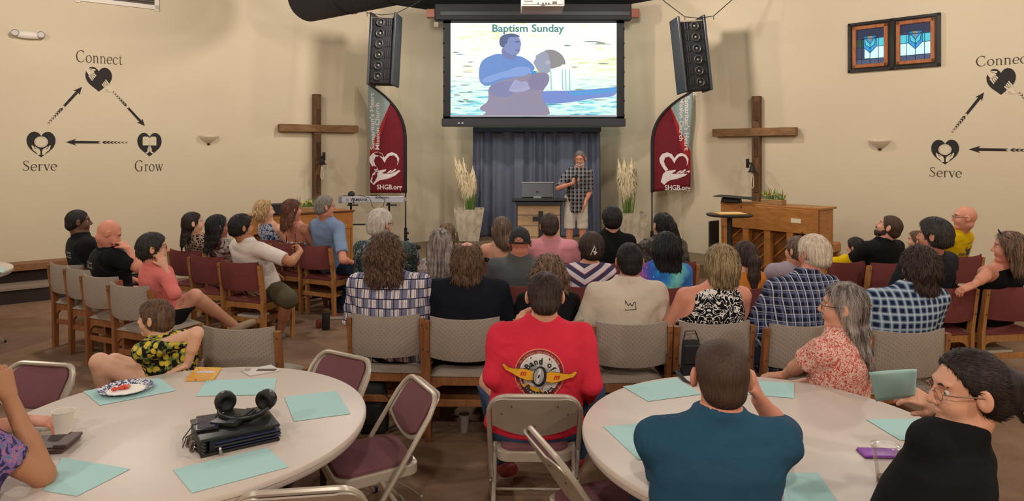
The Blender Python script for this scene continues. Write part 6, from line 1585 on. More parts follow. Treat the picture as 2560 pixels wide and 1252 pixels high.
# ------------------------------------------------------------------ round tables
MTAB = NB('table_laminate', 0.42, 0, 0.4); MTAB.base(MTAB.mix(MTAB.noise(4, 3), '#cfc2b6', '#c8bbae')); MTAB = MTAB.m
def round_table(cx, cy, label, r=0.76):
    T = thing('round_table', label, 'table', (cx, cy, 0))
    g = MB(); g.lathe([(r-0.06, 0.690), (r-0.012, 0.690), (r-0.006, 0.700), (r-0.004, 0.712), (r-0.008, 0.714), (r, 0.718), (r, 0.730), (r-0.004, 0.737), (r-0.012, 0.740)], 96); g.build('table_top', MTAB, T, True, 35)
    for sx in (-1, 1):
        g = MB()
        for sy in (-1, 1): g.tube([(sx*0.50, sy*0.34, 0.0), (sx*0.50, sy*0.34, 0.69)], 0.016, 8)
        g.tube([(sx*0.50, -0.34, 0.02), (sx*0.50, 0.34, 0.02)], 0.014, 8); g.tube([(sx*0.50, -0.34, 0.55), (sx*0.50, 0.34, 0.55)], 0.014, 8); g.tube([(sx*0.50, 0, 0.55), (sx*0.05, 0, 0.68)], 0.012, 8)
        g.build('leg_frame', BLK, T, True, 40)
    g = MB(); g.box((0, 0, 0.680), (1.2, 0.06, 0.02)); g.build('under_rail', BLK, T)
    return T
TZ_ = 0.740
TBL = round_table(-1.40, 2.98, 'white round folding table in the foreground holding the black binder and headphones')
TBR = round_table(1.05, 2.846, 'white round folding table in the foreground in front of the man in teal')
TBF = round_table(-5.62, 6.55, 'white round folding table whose rim just enters at the left photo edge')
n = NB('paper_teal', 0.8, 0, 0.3); n.base('#a8cdc9'); MTEAL = n.m
def pmat(pts, label, z=TZ_, m=None, nm='place_mat', cat='placemat'):
    q = [PZ(x, y, z+0.0015) for x, y in pts]; c = sum(q, Vector())/len(q); T = thing(nm, label, cat, c)
    g = MB(); g.prism([(p.x-c.x, p.y-c.y) for p in q], 0, 0.0012); o = g.build('paper_sheet', m or MTEAL, T); return T
pmat([(208, 978), (250, 1013), (440, 976), (398, 944)], 'teal paper placemat under the patterned paper plate')
pmat([(490, 990), (683, 986), (692, 945), (517, 951)], 'teal paper placemat behind the binder near the leaflets')
pmat([(735, 1053), (876, 1034), (841, 977), (711, 992)], 'teal paper placemat at the right side of the left table')
pmat([(480, 1232), (722, 1167), (668, 1119), (432, 1174)], 'teal paper placemat in front of the black binder')
pmat([(108, 1226), (192, 1240), (326, 1172), (155, 1144)], 'teal paper placemat beneath the elbow at the lower left')
pmat([(-60, 1105), (40, 1110), (105, 1075), (45, 1050), (-20, 1060)], 'teal paper placemat behind the paper cup under a hand')
pmat([(1557, 966), (1620, 1003), (1752, 985), (1692, 945)], 'teal paper placemat under the bag strap at the far rim of the right table')
pmat([(1508, 1066), (1596, 1149), (1700, 1145), (1690, 1052)], 'teal paper placemat at the near left of the right table beside the teal shirt')
pmat([(1860, 950), (1985, 958), (1985, 995), (1862, 985)], 'teal paper placemat just past the raised hand of the man in teal')
pmat([(2165, 1048), (2250, 1100), (2400, 1100), (2330, 1046)], 'teal paper placemat between the plastic cup and the black tee')
pmat([(1960, 1182), (2046, 1182), (2100, 1262), (1960, 1262)], 'teal paper placemat at the bottom edge right of the man in teal')
pmat([(-60, 682), (8, 681), (12, 669), (-50, 668)], 'teal paper placemat on the table at the left photo edge')
# ------------------------------------------------------------------ things on the left table
def frm(px, py, z=TZ_+0.0005): return PZ(px, py, z)
c = frm(315, 975, TZ_+0.004)
T = thing('paper_plate', 'round white paper plate with blue patterned rim on teal paper', 'plate', c)
rp = 0.118
n = NB('plate_rim', 0.6); a_ = n.noise(1, 1, n.co(scale=(34, 34, 34)), dist=2.5); n.base(n.ramp(a_, [(0.47, '#dcd8d6'), (0.5, '#34406e')], 'CONSTANT')); MRIM = n.m
g = MB(); g.lathe([(rp*0.68, 0.0), (rp*0.70, 0.002), (rp*0.2, 0.002)], 40, cap0=True, cap1=True); g.build('plate_well', mat('plate_white', '#ddd8d6', 0.6), T, True, 40)
g = MB(); g.lathe([(rp*0.70, 0.001), (rp*0.80, 0.010), (rp, 0.017), (rp*1.01, 0.016), (rp*0.80, 0.006), (rp*0.68, -0.001)], 40, cap0=False, cap1=False); g.build('plate_rim', MRIM, T, True)
r = random.Random(3)
for i, (x, y) in enumerate(((-0.035, 0.012), (-0.018, 0.022), (-0.005, 0.010), (-0.022, 0.002), (-0.045, -0.018), (-0.008, 0.024))):
    T = thing('strawberry_piece', 'cut red strawberry piece on the patterned paper plate', 'fruit', (c.x+x, c.y+y, c.z+0.011), r.uniform(0, 6), 'strawberry pieces on the paper plate')
    g = MB(); g.ball((0, 0, 0), (0.016, 0.008, 0.009), seg=10); o_ = g.build('flesh', mat('berry_red', '#d5462f', 0.35), T, True)
    g = MB(); g.ball((0.005, -0.004, 0.002), (0.009, 0.006, 0.008), seg=8); g.build('pale_core', mat('berry_pale', '#e08a6c', 0.4), T, True)
c = frm(158, 1083)
T = thing('paper_cup', 'white disposable cup on the left table by the hand', 'cup', c)
g = MB(); rc = 0.040; hc_ = 0.090; g.lathe([(rc*0.74, 0.0), (rc*0.74, 0.001), (rc, hc_), (rc*1.05, hc_+0.001), (rc*1.05, hc_+0.004), (rc*0.97, hc_+0.003), (rc*0.72, 0.006), (0.001, 0.006)], 36, cap0=True, cap1=False); g.build('cup_wall', mat('cup_white', '#ddd4c8', 0.55), T, True, 50)
# brown tablet case and book
q = [frm(x, y) for x, y in ((20, 1112), (60, 1150), (172, 1140), (176, 1102), (120, 1085))]
c = frm(105, 1118); T = thing('tablet_case', 'brown leather tablet case on the left table behind the elbow', 'case', (c.x, c.y, TZ_+0.001), 0.12)
g = MB(); g.box((0, 0, 0.010), (0.22, 0.15, 0.020), bev=0.005); g.build('cover', mat('leather_brown', '#4a3230', 0.5), T, True, 30)
g = MB(); g.box((0.10, -0.01, 0.028), (0.05, 0.13, 0.014), bev=0.003); g.build('flap', mat('leather_brown', '#4a3230', 0.5), T); g = MB(); g.box((0.0, -0.001, 0.0215), (0.2, 0.13, 0.003), bev=0.001); g.build('edge_panel', mat('leather_dark', '#38282a', 0.45), T)
# magazine, leaflet
def sheet(pts, thick, label, nm, cat, m, z=TZ_+0.001):
    q = [PZ(x, y, z+thick) for x, y in pts]; c = sum(q, Vector())/4; c.z = z; T = thing(nm, label, cat, c)
    g = MB(); g.prism([(p.x-c.x, p.y-c.y) for p in q], 0, thick); g.build('cover', m, T); return T, c, q
n = NB('mag_cover', 0.25); a_ = n.noise(14, 3, dist=1.5); n.base(n.ramp(a_, [(0.3, '#b5532a'), (0.45, '#e3b23c'), (0.6, '#d88a3a'), (0.72, '#c9a8b8')])); MMAG = n.m
T, c, q = sheet(((463, 950), (534, 948), (554, 918), (490, 917)), 0.006, 'colourful glossy booklet on the left table near the boy hand', 'booklet', 'booklet', MMAG)
g = MB(); g.box((0.0, 0.02, 0.0068), (0.09, 0.03, 0.001)); g.build('title_band', mat('mag_band', '#cfc6d8', 0.4), T)
T, c, q = sheet(((603, 925), (624, 938), (702, 925), (678, 911)), 0.004, 'white and brown leaflet at the far rim of the left table', 'leaflet', 'leaflet', mat('leaflet_white', '#cfcac2', 0.5))
g = MB(); g.box((0.03, 0.0, 0.0045), (0.10, 0.035, 0.001)); g.build('photo_panel', mat('leaflet_brown', '#5c463c', 0.5), T); g = MB(); g.box((-0.07, 0.0, 0.0045), (0.03, 0.04, 0.001)); g.build('text_block', mat('leaflet_grey', '#9d948a', 0.5), T)
# binder: zipped portfolio lying flat
LEA = NB('leather_black', 0.38, 0, 0.5); LEA.base('#1b1a1a'); LEA.bump(LEA.noise(120, 3), 0.25, 0.002); LEA = LEA.m
cb0 = Vector((-1.115, 2.80, 0)); rzb = 0.58
T = thing('zip_binder', 'black leather zip binder in the middle of the left table', 'binder', (cb0.x, cb0.y, TZ_+0.001), rzb)
BW, BD, BH = 0.295, 0.245, 0.062
g = MB(); g.box((0, 0, 0.006), (BW, BD, 0.012), bev=0.005, seg=2); g.box((0, 0, BH), (BW, BD, 0.012), bev=0.005, seg=2); g.build('leather_cover', LEA, T, True, 40)
g = MB(); pts = [(-BW/2+0.012, -BD/2*0.96, 0), (-BW/2+0.0, -BD/2*0.6, 0), (-BW/2-0.004, 0, 0), (-BW/2+0.0, BD/2*0.6, 0), (-BW/2+0.012, BD/2*0.96, 0)]
for i in range(5): g.tube([Vector(p)+Vector((0.006, 0, 0.008+0.0125*i)) for p in pts], 0.0095, 6)
g.build('spine', LEA, T, True)
g = MB(); g.box((0.01, 0, BH/2), (BW-0.05, BD-0.03, BH-0.02)); g.build('page_block', mat('pages_navy', '#151827', 0.6), T)
for i in range(3): g = MB(); g.box((0.03, -0.004, 0.018+0.012*i), (BW-0.055, BD-0.012, 0.003)); g.build('divider', mat('divider_blue', '#30395c', 0.4), T)
g = MB(); g.tube([(-BW/2+0.05, -BD/2, BH/2), (BW/2, -BD/2, BH/2), (BW/2+0.003, BD/2, BH/2)], 0.004, 6); g.build('zip', BLK, T)
g = MB(); g.tube([(-BW*0.28, -BD/2-0.006, BH*0.55), (-BW*0.27, -BD/2-0.012, 0.03), (-BW*0.26, -BD/2-0.018, 0.005)], [0.003, 0.006, 0.008], 8, flat=0.5); g.build('zip_pull', mat('chrome', '#b9b4ac', 0.2, 0.9), T, True)
zt2 = TZ_+0.001+BH+0.007
def onb(x, y): v_ = Rz(rzb) @ Vector((x, y, 0)); return (cb0.x+v_.x, cb0.y+v_.y, zt2)
T = thing('phone', 'dark smartphone with navy screen lying on the black binder', 'phone', onb(-0.098, 0.030), 0.42)
g = MB(); g.box((0, 0, 0.006), (0.082, 0.158, 0.010), bev=0.004, seg=2); g.build('phone_body', mat('phone_black', '#161617', 0.35), T, True, 40)
g = MB(); g.box((0, 0, 0.0115), (0.070, 0.140, 0.001)); g.build('phone_screen', mat('phone_screen', '#151b40', 0.12), T)
T = thing('wallet', 'black leather wallet on the binder under the headphones', 'wallet', onb(0.00, 0.02), rzb-0.75)
g = MB(); g.box((0, 0, 0.009), (0.115, 0.155, 0.016), bev=0.005, seg=2); g.build('leather_cover', LEA, T, True, 40); g = MB(); g.box((0.03, 0, 0.0185), (0.035, 0.156, 0.005), bev=0.002); g.build('strap', LEA, T)
T = thing('headphones', 'black over-ear headphones lying on the binder', 'headphones', onb(0.045, 0.045), 0.12)
g = MB(); pts = []
for i in range(17): a = PI+PI*i/16; pts.append((0.095*math.cos(a), 0.085*math.sin(a)+0.0, 0.030+0.012*math.sin(a)))
g.tube(pts, [0.009]*17, 8, flat=1.4); g.build('headband', mat('plastic_black', '#1d1c1c', 0.35), T, True)
for sx, tl in ((-1, 0.5), (1, -0.45)):
    M_ = Matrix.Translation((sx*0.085, 0.035, 0.052)) @ Matrix.Rotation(PI/2+0.15, 4, 'X') @ Matrix.Rotation(tl, 4, 'Y')
    g = MB(); g.lathe([(0.020, -0.022), (0.036, -0.018), (0.041, -0.006), (0.041, 0.006), (0.037, 0.010)], 24, M_, cap0=True, cap1=True); ec = g.build('ear_cup', mat('plastic_black', '#1d1c1c', 0.35), T, True, 40)
    g = MB(); g.lathe([(0.022, 0.010), (0.038, 0.010), (0.043, 0.018), (0.038, 0.028), (0.024, 0.028), (0.018, 0.016), (0.001, 0.014)], 24, M_, cap0=False, cap1=False); g.build('ear_cushion', mat('cushion_black', '#121212', 0.7), ec, True)
    g = MB(); g.tube([(sx*0.095, 0.0, 0.032), (sx*0.104, 0.02, 0.045), (sx*0.10, 0.04, 0.052)], 0.006, 6); g.build('yoke', mat('plastic_black', '#1d1c1c', 0.35), T, True)
T = thing('cord', 'thin black cord hanging over the left edge of the binder', 'cord', (cb0.x, cb0.y, TZ_))
g = MB(); g.tube([Rz(rzb) @ Vector(p) for p in ((-0.10, 0.03, BH+0.018), (-0.15, 0.02, BH+0.02), (-0.19, 0.0, BH*0.7), (-0.195, -0.03, 0.02), (-0.18, -0.01, 0.05), (-0.15, -0.04, BH+0.012))], 0.0022, 6); g.build('cord_loop', BLK, T, True)
c = frm(474, 1121); T = thing('sunglasses', 'mirrored aviator sunglasses lying beside the binder', 'sunglasses', (c.x, c.y, TZ_+0.002), -0.9)
MLENS = mat('lens_mirror', '#4a3633', 0.08, 0.6)
for sx in (-1, 1):
    M_ = Matrix.Translation((sx*0.030, 0, 0.017)) @ Matrix.Rotation(PI/2-0.45, 4, 'X'); g = MB(); g.lathe([(0.001, 0.004), (0.014, 0.002), (0.025, -0.002)], 20, M_, cap0=False, cap1=False, sy=0.85); g.build('lens', MLENS, T, True)
    g = MB(); g.tube([M_ @ Vector((0.025*math.cos(i*PI/8), 0.021*math.sin(i*PI/8), -0.002)) for i in range(16)], 0.0014, 5, closed=True); g.tube([(sx*0.055, 0.0, 0.022), (sx*0.060, 0.03, 0.012), (sx*0.045, 0.10, 0.006), (sx*0.02, 0.12, 0.004)], 0.0016, 5); g.build('rim', mat('chrome', '#b9b4ac', 0.2, 0.9), T, True)
g = MB(); g.tube([(-0.008, 0.002, 0.022), (0, 0.004, 0.024), (0.008, 0.002, 0.022)], 0.0014, 5); g.build('bridge', mat('chrome', '#b9b4ac', 0.2, 0.9), T)
# ------------------------------------------------------------------ things on the right table
c = frm(2215, 1205); T = thing('plastic_cup', 'clear plastic cup with lid and a little brown drink at the bottom', 'cup', c)
n = NB('clear_plastic', 0.05); n.b.inputs['Base Color'].default_value = (0.95, 0.95, 0.95, 1)
tr = n.new('ShaderNodeBsdfTransparent'); tr.inputs[0].default_value = (0.97, 0.965, 0.96, 1); gl = n.new('ShaderNodeBsdfGlossy'); gl.inputs['Roughness'].default_value = 0.25; mx = n.new('ShaderNodeMixShader'); fr_ = n.new('ShaderNodeFresnel'); fr_.inputs[0].default_value = 1.5
ad = n.ma('MULTIPLY_ADD', fr_.outputs[0], 0.45, 0.04); n.t.links.new(ad, mx.inputs[0]); n.t.links.new(tr.outputs[0], mx.inputs[1]); n.t.links.new(gl.outputs[0], mx.inputs[2]); n.t.links.new(mx.outputs[0], n.t.nodes['Material Output'].inputs['Surface']); MCLR = n.m
r0, r1, hc_ = 0.030, 0.046, 0.122
g = MB(); g.lathe([(0.001, 0.001), (r0, 0.001), (r0+0.003, 0.035), (r0+0.0035, 0.037), (r1, hc_)], 36, cap0=False, cap1=False); g.build('cup_wall', MCLR, T, True, 40)
g = MB(); g.lathe([(r1, hc_-0.002), (r1+0.003, hc_), (r1+0.003, hc_+0.007), (r1-0.003, hc_+0.009), (r1-0.006, hc_+0.012), (0.001, hc_+0.012)], 36, cap0=False, cap1=False); g.build('lid', MCLR, T, True, 40)
g = MB(); g.lathe([(0.001, 0.002), (r0*0.96, 0.002), (r0*1.0, 0.018), (0.001, 0.018)], 28, cap0=False, cap1=False); g.build('drink', mat('iced_tea', '#9a6a45', 0.2), T, True, 40)
g = MB(); g.box((0.0, -0.0405, 0.065), (0.026, 0.001, 0.03)); g.build('sticker', mat('sticker_grey', '#a9a39d', 0.5), T)
c = frm(2182, 1136); T = thing('phone', 'phone in a purple case behind the clear plastic cup', 'phone', (c.x+0.03, c.y, TZ_+0.001), PI/2-0.05)
g = MB(); g.box((0, 0, 0.006), (0.075, 0.150, 0.011), bev=0.005, seg=2); g.build('phone_case', mat('case_purple', '#8a3fa8', 0.4), T, True, 40); g = MB(); g.box((0, 0, 0.0005), (0.077, 0.152, 0.004), bev=0.001); g.build('bumper', mat('bumper_dark', '#3a1f45', 0.5), T)
# ------------------------------------------------------------------ things on the floor and on chairs
def prop_cup(px, py, label, col, rr=0.036, h_=0.10):
    q = PZ(px, py, 0.0); T = thing('paper_cup', label, 'cup', q); g = MB()
    g.lathe([(rr*0.75, 0.0), (rr, h_), (rr*1.05, h_+0.003), (rr*0.95, h_+0.002), (rr*0.7, 0.008), (0.001, 0.008)], 24, cap0=True, cap1=False); g.build('cup_wall', mat('cup'+col, col, 0.6), T, True, 50)
prop_cup(1160, 1078, 'grey disposable cup standing on the carpet beside the jeans leg', '#8d857e', 0.037, 0.115)
q = PZ(815, 824, 0.0); T = thing('black_flask', 'tall black box shaped bottle on the carpet by the aisle chairs', 'bottle', q)
g = MB(); g.box((0, 0, 0.085), (0.075, 0.06, 0.17), bev=0.010, seg=2); g.build('bottle_body', BLK, T, True, 40); g = MB(); g.box((0, 0, 0.176), (0.055, 0.045, 0.014), bev=0.004); g.build('cap', SOFT, T)
q = PZ(797, 820, 0.0); T = thing('small_mug', 'small reddish mug on the carpet beside the black bottle', 'mug', (q.x, q.y+0.02, 0))
g = MB(); g.lathe([(0.03, 0), (0.038, 0.02), (0.036, 0.075), (0.032, 0.085), (0.030, 0.08), (0.028, 0.01), (0.001, 0.01)], 20, cap0=True, cap1=False); g.build('mug_body', mat('mug_red', '#8a4030', 0.5), T, True, 50)
g = MB(); g.tube([(0.034, 0, 0.065), (0.055, 0, 0.06), (0.055, 0, 0.03), (0.036, 0, 0.02)], 0.005, 6); g.build('handle', mat('mug_red', '#8a4030', 0.5), T, True)
def book(k_, dx, dy, rz, sz, col, label, z=0.243):
    c = CH[k_]; r_ = c.rotation_euler[2]; o = Rz(r_) @ Vector((dx, dy, 0)); T = thing('book', label, 'book', (c.location.x+o.x, c.location.y+o.y, z), r_+rz)
    g = MB(); g.box((0, 0, sz[2]/2), sz, bev=0.003); g.build('cover', mat('bookcover'+col, col, 0.6), T); g = MB(); g.box((0.004, 0, sz[2]/2), (sz[0]-0.002, sz[1]-0.006, sz[2]-0.008)); g.box((0, -0.001, sz[2]/2), (sz[0]-0.01, sz[1]+0.001, sz[2]-0.010)); g.build('pages', mat('pages_cream', '#cfc4b0', 0.8), T)
book('L4', 0.05, -0.04, 0.05, (0.26, 0.18, 0.045), '#b8aa94', 'pale thick book in the rack of the chair under the coral sweater')
book('A3', -0.03, -0.03, 0.1, (0.24, 0.18, 0.035), '#c8bfae', 'pale book in the rack of the chair under the man in the white tee')
book('R4', 0.0, -0.02, 0.0, (0.25, 0.18, 0.03), '#a89a82', 'pale book in the rack of the chair at the right photo edge')
q = PZ(850, 795, 0.0); T = thing('book', 'pale book lying on the carpet beneath the blue shirted man', 'book', (q.x, q.y, 0.001), 0.1)
g = MB(); g.box((0, 0, 0.02), (0.21, 0.15, 0.04), bev=0.003); g.build('cover', mat('cover_red', '#7d4a3c', 0.6), T); g = MB(); g.box((0, -0.002, 0.02), (0.20, 0.148, 0.03)); g.build('pages', mat('pages_cream', '#cfc4b0', 0.8), T)
# handbag hanging on G5 and its strap over the table edge
c = P(1735, 900, 4.20); T = thing('handbag', 'black handbag hanging on the dotted chair behind the man in teal', 'bag', c, 0.1)
g = MB(); g.box((0, 0.05, -0.02), (0.13, 0.07, 0.26), bev=0.03, seg=3, taper=0.8); g.build('bag_body', SOFT, T, True, 50); g = MB(); g.box((0, 0.01, 0.03), (0.12, 0.02, 0.12), bev=0.008); g.build('flap', BLK, T)
g = MB(); g.tube([(-0.05, 0.05, 0.10), (-0.03, 0.06, 0.16), (0.03, 0.06, 0.16), (0.05, 0.05, 0.10)], 0.008, 6, flat=0.4); g.build('handle', BLK, T)
A_ = PZ(1690, 928, TZ_+0.006); T = thing('bag_strap', 'black strap lying over the far rim of the right table', 'strap', A_)
g = MB(); g.tube([(0, 0.05, -0.03), (0, 0, 0.004), Vector(PZ(1712, 950, TZ_+0.006))-A_, Vector(PZ(1736, 962, TZ_+0.006))-A_, Vector(PZ(1745, 930, TZ_+0.008))-A_], 0.012, 6, flat=0.3); g.build('webbing', SOFT, T)
q = PZ(935, 1092, 0.0); T = thing('backpack', 'dark backpack slumped on the carpet behind the folding chairs', 'bag', (q.x-0.02, q.y+0.1, 0))
g = MB(); g.box((0, 0, 0.17), (0.20, 0.16, 0.34), bev=0.05, seg=3, taper=0.8); g.build('bag_body', mat('bag_dark', '#1f1a1a', 0.8), T, True, 50); g = MB(); g.tube([(0.07, -0.08, 0.30), (0.16, -0.10, 0.22), (0.20, -0.10, 0.10), (0.12, -0.09, 0.05)], 0.012, 6, flat=0.4); g.build('shoulder_strap', SOFT, T, True); g = MB(); g.box((0, -0.085, 0.14), (0.14, 0.03, 0.14), bev=0.012); g.build('front_pocket', SOFT, T)
# ------------------------------------------------------------------ clothing patterns
HB = dict(black=hairm('black', '#1d1717', '#0e0b0b'), dark=hairm('dark', '#2e211c', '#1a1210'), brown=hairm('brown', '#43302a', '#2a1d18'), auburn=hairm('auburn', '#6b412f', '#41261c'),
          curly=hairm('curly_brown', '#6e5240', '#2f211a', 1.3), ash=hairm('ash', '#75604f', '#4a3a31'), grey=hairm('grey', '#9a918a', '#5b5350'), saltlong=hairm('salt_long', '#a0938c', '#4b3f3c', 0.6),
          white=hairm('white', '#d3c9bd', '#aea498'), wht2=hairm('cream_white', '#dccdb8', '#bfae9a'), blonde=hairm('blonde', '#c9a97c', '#9a7a52'), dblonde=hairm('dark_blonde', '#b09872', '#6b573c'),
          bronze=hairm('bronze', '#8a6446', '#4e3425'), hilite=hairm('highlighted', '#8a6d55', '#3f2e24', 0.8), ltbrown=hairm('light_brown', '#735640', '#4a3528'), buzz=hairm('buzz_brown', '#493428', '#38271f', 2.5),
          silver=hairm('salt_short', '#8d8680', '#5f5954', 1.6), charcoal=hairm('charcoal', '#3b3532', '#241f1d'))
def C(n, c, **k): return cloth(n, c, **k)
PT = {}
PT['patch'] = pattern('patch_plaid', lambda n: (lambda o: n.mix(n.stripe(o[2], 0.062, 0.10, 0.4), n.mix(n.stripe(o[0], 0.052, 0.10, 0.3), n.mix(n.ma('MULTIPLY', n.stripe(o[0], 0.0175, 0.22, 0.5), 0.8),
      n.mix(n.ma('MULTIPLY', n.ma('MULTIPLY', n.stripe(o[0], 0.104, 0.5, 0.8), n.stripe(o[2], 0.124, 0.5, 0.2)), 1.0),
            n.mix(n.ma('MULTIPLY', n.ma('MULTIPLY', n.stripe(o[0], 0.104, 0.5, 0.3), n.stripe(o[2], 0.124, 0.5, 0.7)), 1.0), '#d9d4d8', '#74809a'), '#74809a'), '#8d5c6a'), '#23213a'), '#23213a'))(n.sep()))
PT['navyplaid'] = pattern('navy_plaid', plaid('#1b1d30', [(0, 0.048, 0.26, 0.0, '#6d7596', 0.5), (2, 0.048, 0.26, 0.0, '#6d7596', 0.5), (0, 0.048, 0.13, 0.62, '#c3c6d6', 0.85), (2, 0.048, 0.12, 0.65, '#b3b7ca', 0.6)]))
PT['bluecheck'] = pattern('blue_check', plaid('#18203a', [(0, 0.046, 0.50, 0.0, '#6f8ba8', 0.5), (2, 0.046, 0.50, 0.0, '#6f8ba8', 0.5), (0, 0.046, 0.22, 0.85, '#c8d2da', 0.5), (2, 0.046, 0.22, 0.85, '#c8d2da', 0.5)]))
PT['speaker'] = pattern('dark_plaid', plaid('#1b1a1c', [(0, 0.060, 0.30, 0.0, '#8d8c92', 0.5), (2, 0.060, 0.30, 0.0, '#8d8c92', 0.45), (0, 0.060, 0.08, 0.6, '#c4c4c8', 0.8), (2, 0.060, 0.08, 0.6, '#c4c4c8', 0.5)]))
def chev(n):
    o = n.sep(); z = n.ma('SUBTRACT', o[2], n.ma('MULTIPLY', n.ma('ABSOLUTE', n.ma('ADD', o[0], 0.0)), 0.62)); c = '#d4c8cc'
    c = n.mix(n.stripe(z, 0.085, 0.40, 0.0), c, '#3f3d5c'); c = n.mix(n.stripe(z, 0.085, 0.07, 0.16), c, '#d4c8cc'); c = n.mix(n.stripe(z, 0.085, 0.10, 0.60), c, '#8a3c4e'); return n.mix(n.stripe(z, 0.085, 0.08, 0.82), c, '#3f3d5c')
PT['chevron'] = pattern('chevron_stripe', chev)
PT['galaxy'] = pattern('galaxy', lambda n: n.mix(n.ramp(n.vor(26), [(0.05, 1.0), (0.10, 0.0)]), n.ramp(n.ma('ADD', n.ma('MULTIPLY_ADD', n.sep()[0], 1.5, 0.5), n.ma('MULTIPLY_ADD', n.noise(5, 4, dist=1), 0.5, -0.25)), [(0.12, '#5b2d73'), (0.3, '#b5669c'), (0.42, '#6c4f9e'), (0.52, '#2f55a8'), (0.62, '#2a7fc0'), (0.74, '#79c7b4'), (0.9, '#3a77c2')]), '#eef2ff'))
PT['leopard'] = pattern('leopard', lambda n: n.mix(n.ramp(n.vor(34, 'DISTANCE_TO_EDGE'), [(0.10, 1.0), (0.16, 0.0)]), '#2a2220', '#b39a84'))
PT['bluefloral'] = pattern('blue_floral', lambda n: n.ramp(n.noise(26, 3, dist=1.5), [(0.42, '#33497a'), (0.50, '#c9ccd6'), (0.60, '#6d80a8')], 'CONSTANT'))
PT['strapfloral'] = pattern('strap_floral', lambda n: n.ramp(n.noise(20, 3, dist=1.5), [(0.42, '#5d4a55'), (0.50, '#d9d0cf'), (0.62, '#8d7a88')], 'CONSTANT'))
PT['hawaii'] = pattern('palm_print', lambda n: n.mix(n.ramp(n.noise(9, 2), [(0.44, 0.0), (0.5, 1.0)]), n.ramp(n.noise(22, 4, n.co(scale=(1, 1, .5)), dist=3), [(0.45, '#2c3240'), (0.52, '#5c6a6a'), (0.62, '#9aa3a4')]), n.ramp(n.noise(26, 3, dist=2), [(0.5, '#2b3242'), (0.6, '#596a52')])))
PT['blackfloral'] = pattern('black_floral', lambda n: n.mix(n.ramp(n.vor(38), [(0.22, 1.0), (0.30, 0.0)]), '#1c1a1e', n.ramp(n.noise(30, 1), [(0.45, '#b5a890'), (0.6, '#8a8298')])))
PT['greyfloral'] = pattern('grey_floral', lambda n: n.ramp(n.noise(12, 3, dist=1.2), [(0.40, '#8d8580'), (0.5, '#c9c2be'), (0.6, '#6a3a40')]))
def damask(n):
    o = n.sep(); v = n.comb(n.ma('ABSOLUTE', o[0]), 0.0, o[2]); a = n.noise(15, 1.5, v, dist=2.2); m = n.ma('LESS_THAN', n.ma('ABSOLUTE', n.ma('SUBTRACT', a, 0.5)), 0.040); b = n.noise(9, 2, v, dist=1.0)
    return n.mix(n.ma('MAXIMUM', m, n.ramp(b, [(0.64, 0.0), (0.65, 1.0)], 'CONSTANT')), '#141316', '#ddd8d4')
PT['damask'] = pattern('damask', damask)
PT['yellowfloral'] = pattern('yellow_floral', lambda n: n.mix(n.ramp(n.vor(27, 'F1'), [(0.40, 1.0), (0.48, 0.0)]), n.mix(n.ramp(n.noise(28, 2), [(0.52, 0.0), (0.56, 1.0)]), '#1f2017', '#7d8a4e'), n.ramp(n.noise(10, 2), [(0.42, '#b9ad45'), (0.5, '#e6c62e'), (0.6, '#d9c45a')])))
PT['pinkfloral'] = pattern('pink_floral', lambda n: n.mix(n.ramp(n.noise(60, 2, dist=2), [(0.50, 0.0), (0.54, 1.0)]), '#dcb8a8', '#c0544e'))
PT['camo'] = pattern('grey_camo', lambda n: n.ramp(n.noise(14, 3, dist=1), [(0.42, '#3f3936'), (0.5, '#6b635e'), (0.6, '#4f4844')], 'CONSTANT'))
PT['purplefloral'] = pattern('purple_floral', lambda n: n.ramp(n.noise(24, 3, dist=1.5), [(0.40, '#3c3560'), (0.5, '#7a6aa0'), (0.58, '#b06a86'), (0.64, '#5a7a9c')], 'CONSTANT'))
J_ = C('denim_dark', '#27344a'); JL = C('denim_light', '#7d93ac'); JB = C('denim_mid', '#3b516e'); KH = C('olive_short', '#5a5340'); BKC = C('black', '#131316'); NVY = C('navy', '#141722'); GRY = C('heather_grey', '#5f6163', var=0.2)
WHT = C('white_tee', '#d9cfc5', var=0.05); OFF = C('offwhite', '#cdbfae', var=0.05); RED = C('red', '#dc3046', var=0.08); TEAL = C('teal', '#28506a', var=0.12); PINK = C('pink', '#d8929a', var=0.06); CORAL = C('coral', '#df7a74', var=0.06); YEL = C('yellow', '#d8b400', var=0.05); ORG = C('orange', '#cf7d35', var=0.08)
LBL = C('light_blue', '#7d93b5', var=0.06); LIL = C('lilac', '#a99ca8', var=0.08); CHAR = C('charcoal', '#22262c')
# ------------------------------------------------------------------ side rows by the left wall
VEST = C('vest_black', '#17181c', rough=0.7)
def vest(rec, label_y):
    """tactical vest panel over the shirt with POLICE lettering on the back"""
    J, tb, zz, k = rec['J'], rec['tb'], rec['zz'], 1.0; T = rec['T']; S = SDF()
    S.loft([zz(z) for z in TZ], [a+0.026 for a in rec['ta']], [b+0.030 for b in rec['tb']], [J(0, 0, z).x for z in TZ], [J(0, -0.01, z).y for z in TZ], 0.02, 2.4)
    for sd in (-1, 1):
        c = J(sd*0.225, 0, 0.90); S.ell(c, (0.115, 0.3, 0.15), None, 0.01, True)
    S.cut((0, 0, zz(0.56)), (0, 0, -1)); S.cut(J(0, 0, 1.0), (0, 0, 1)); S.ell(J(0, 0, 1.03), (0.085, 0.12, 0.06), None, 0.01, True)
    v, q = S.mesh(0.012); return mesh_np('tactical_vest', v, q, VEST, T)
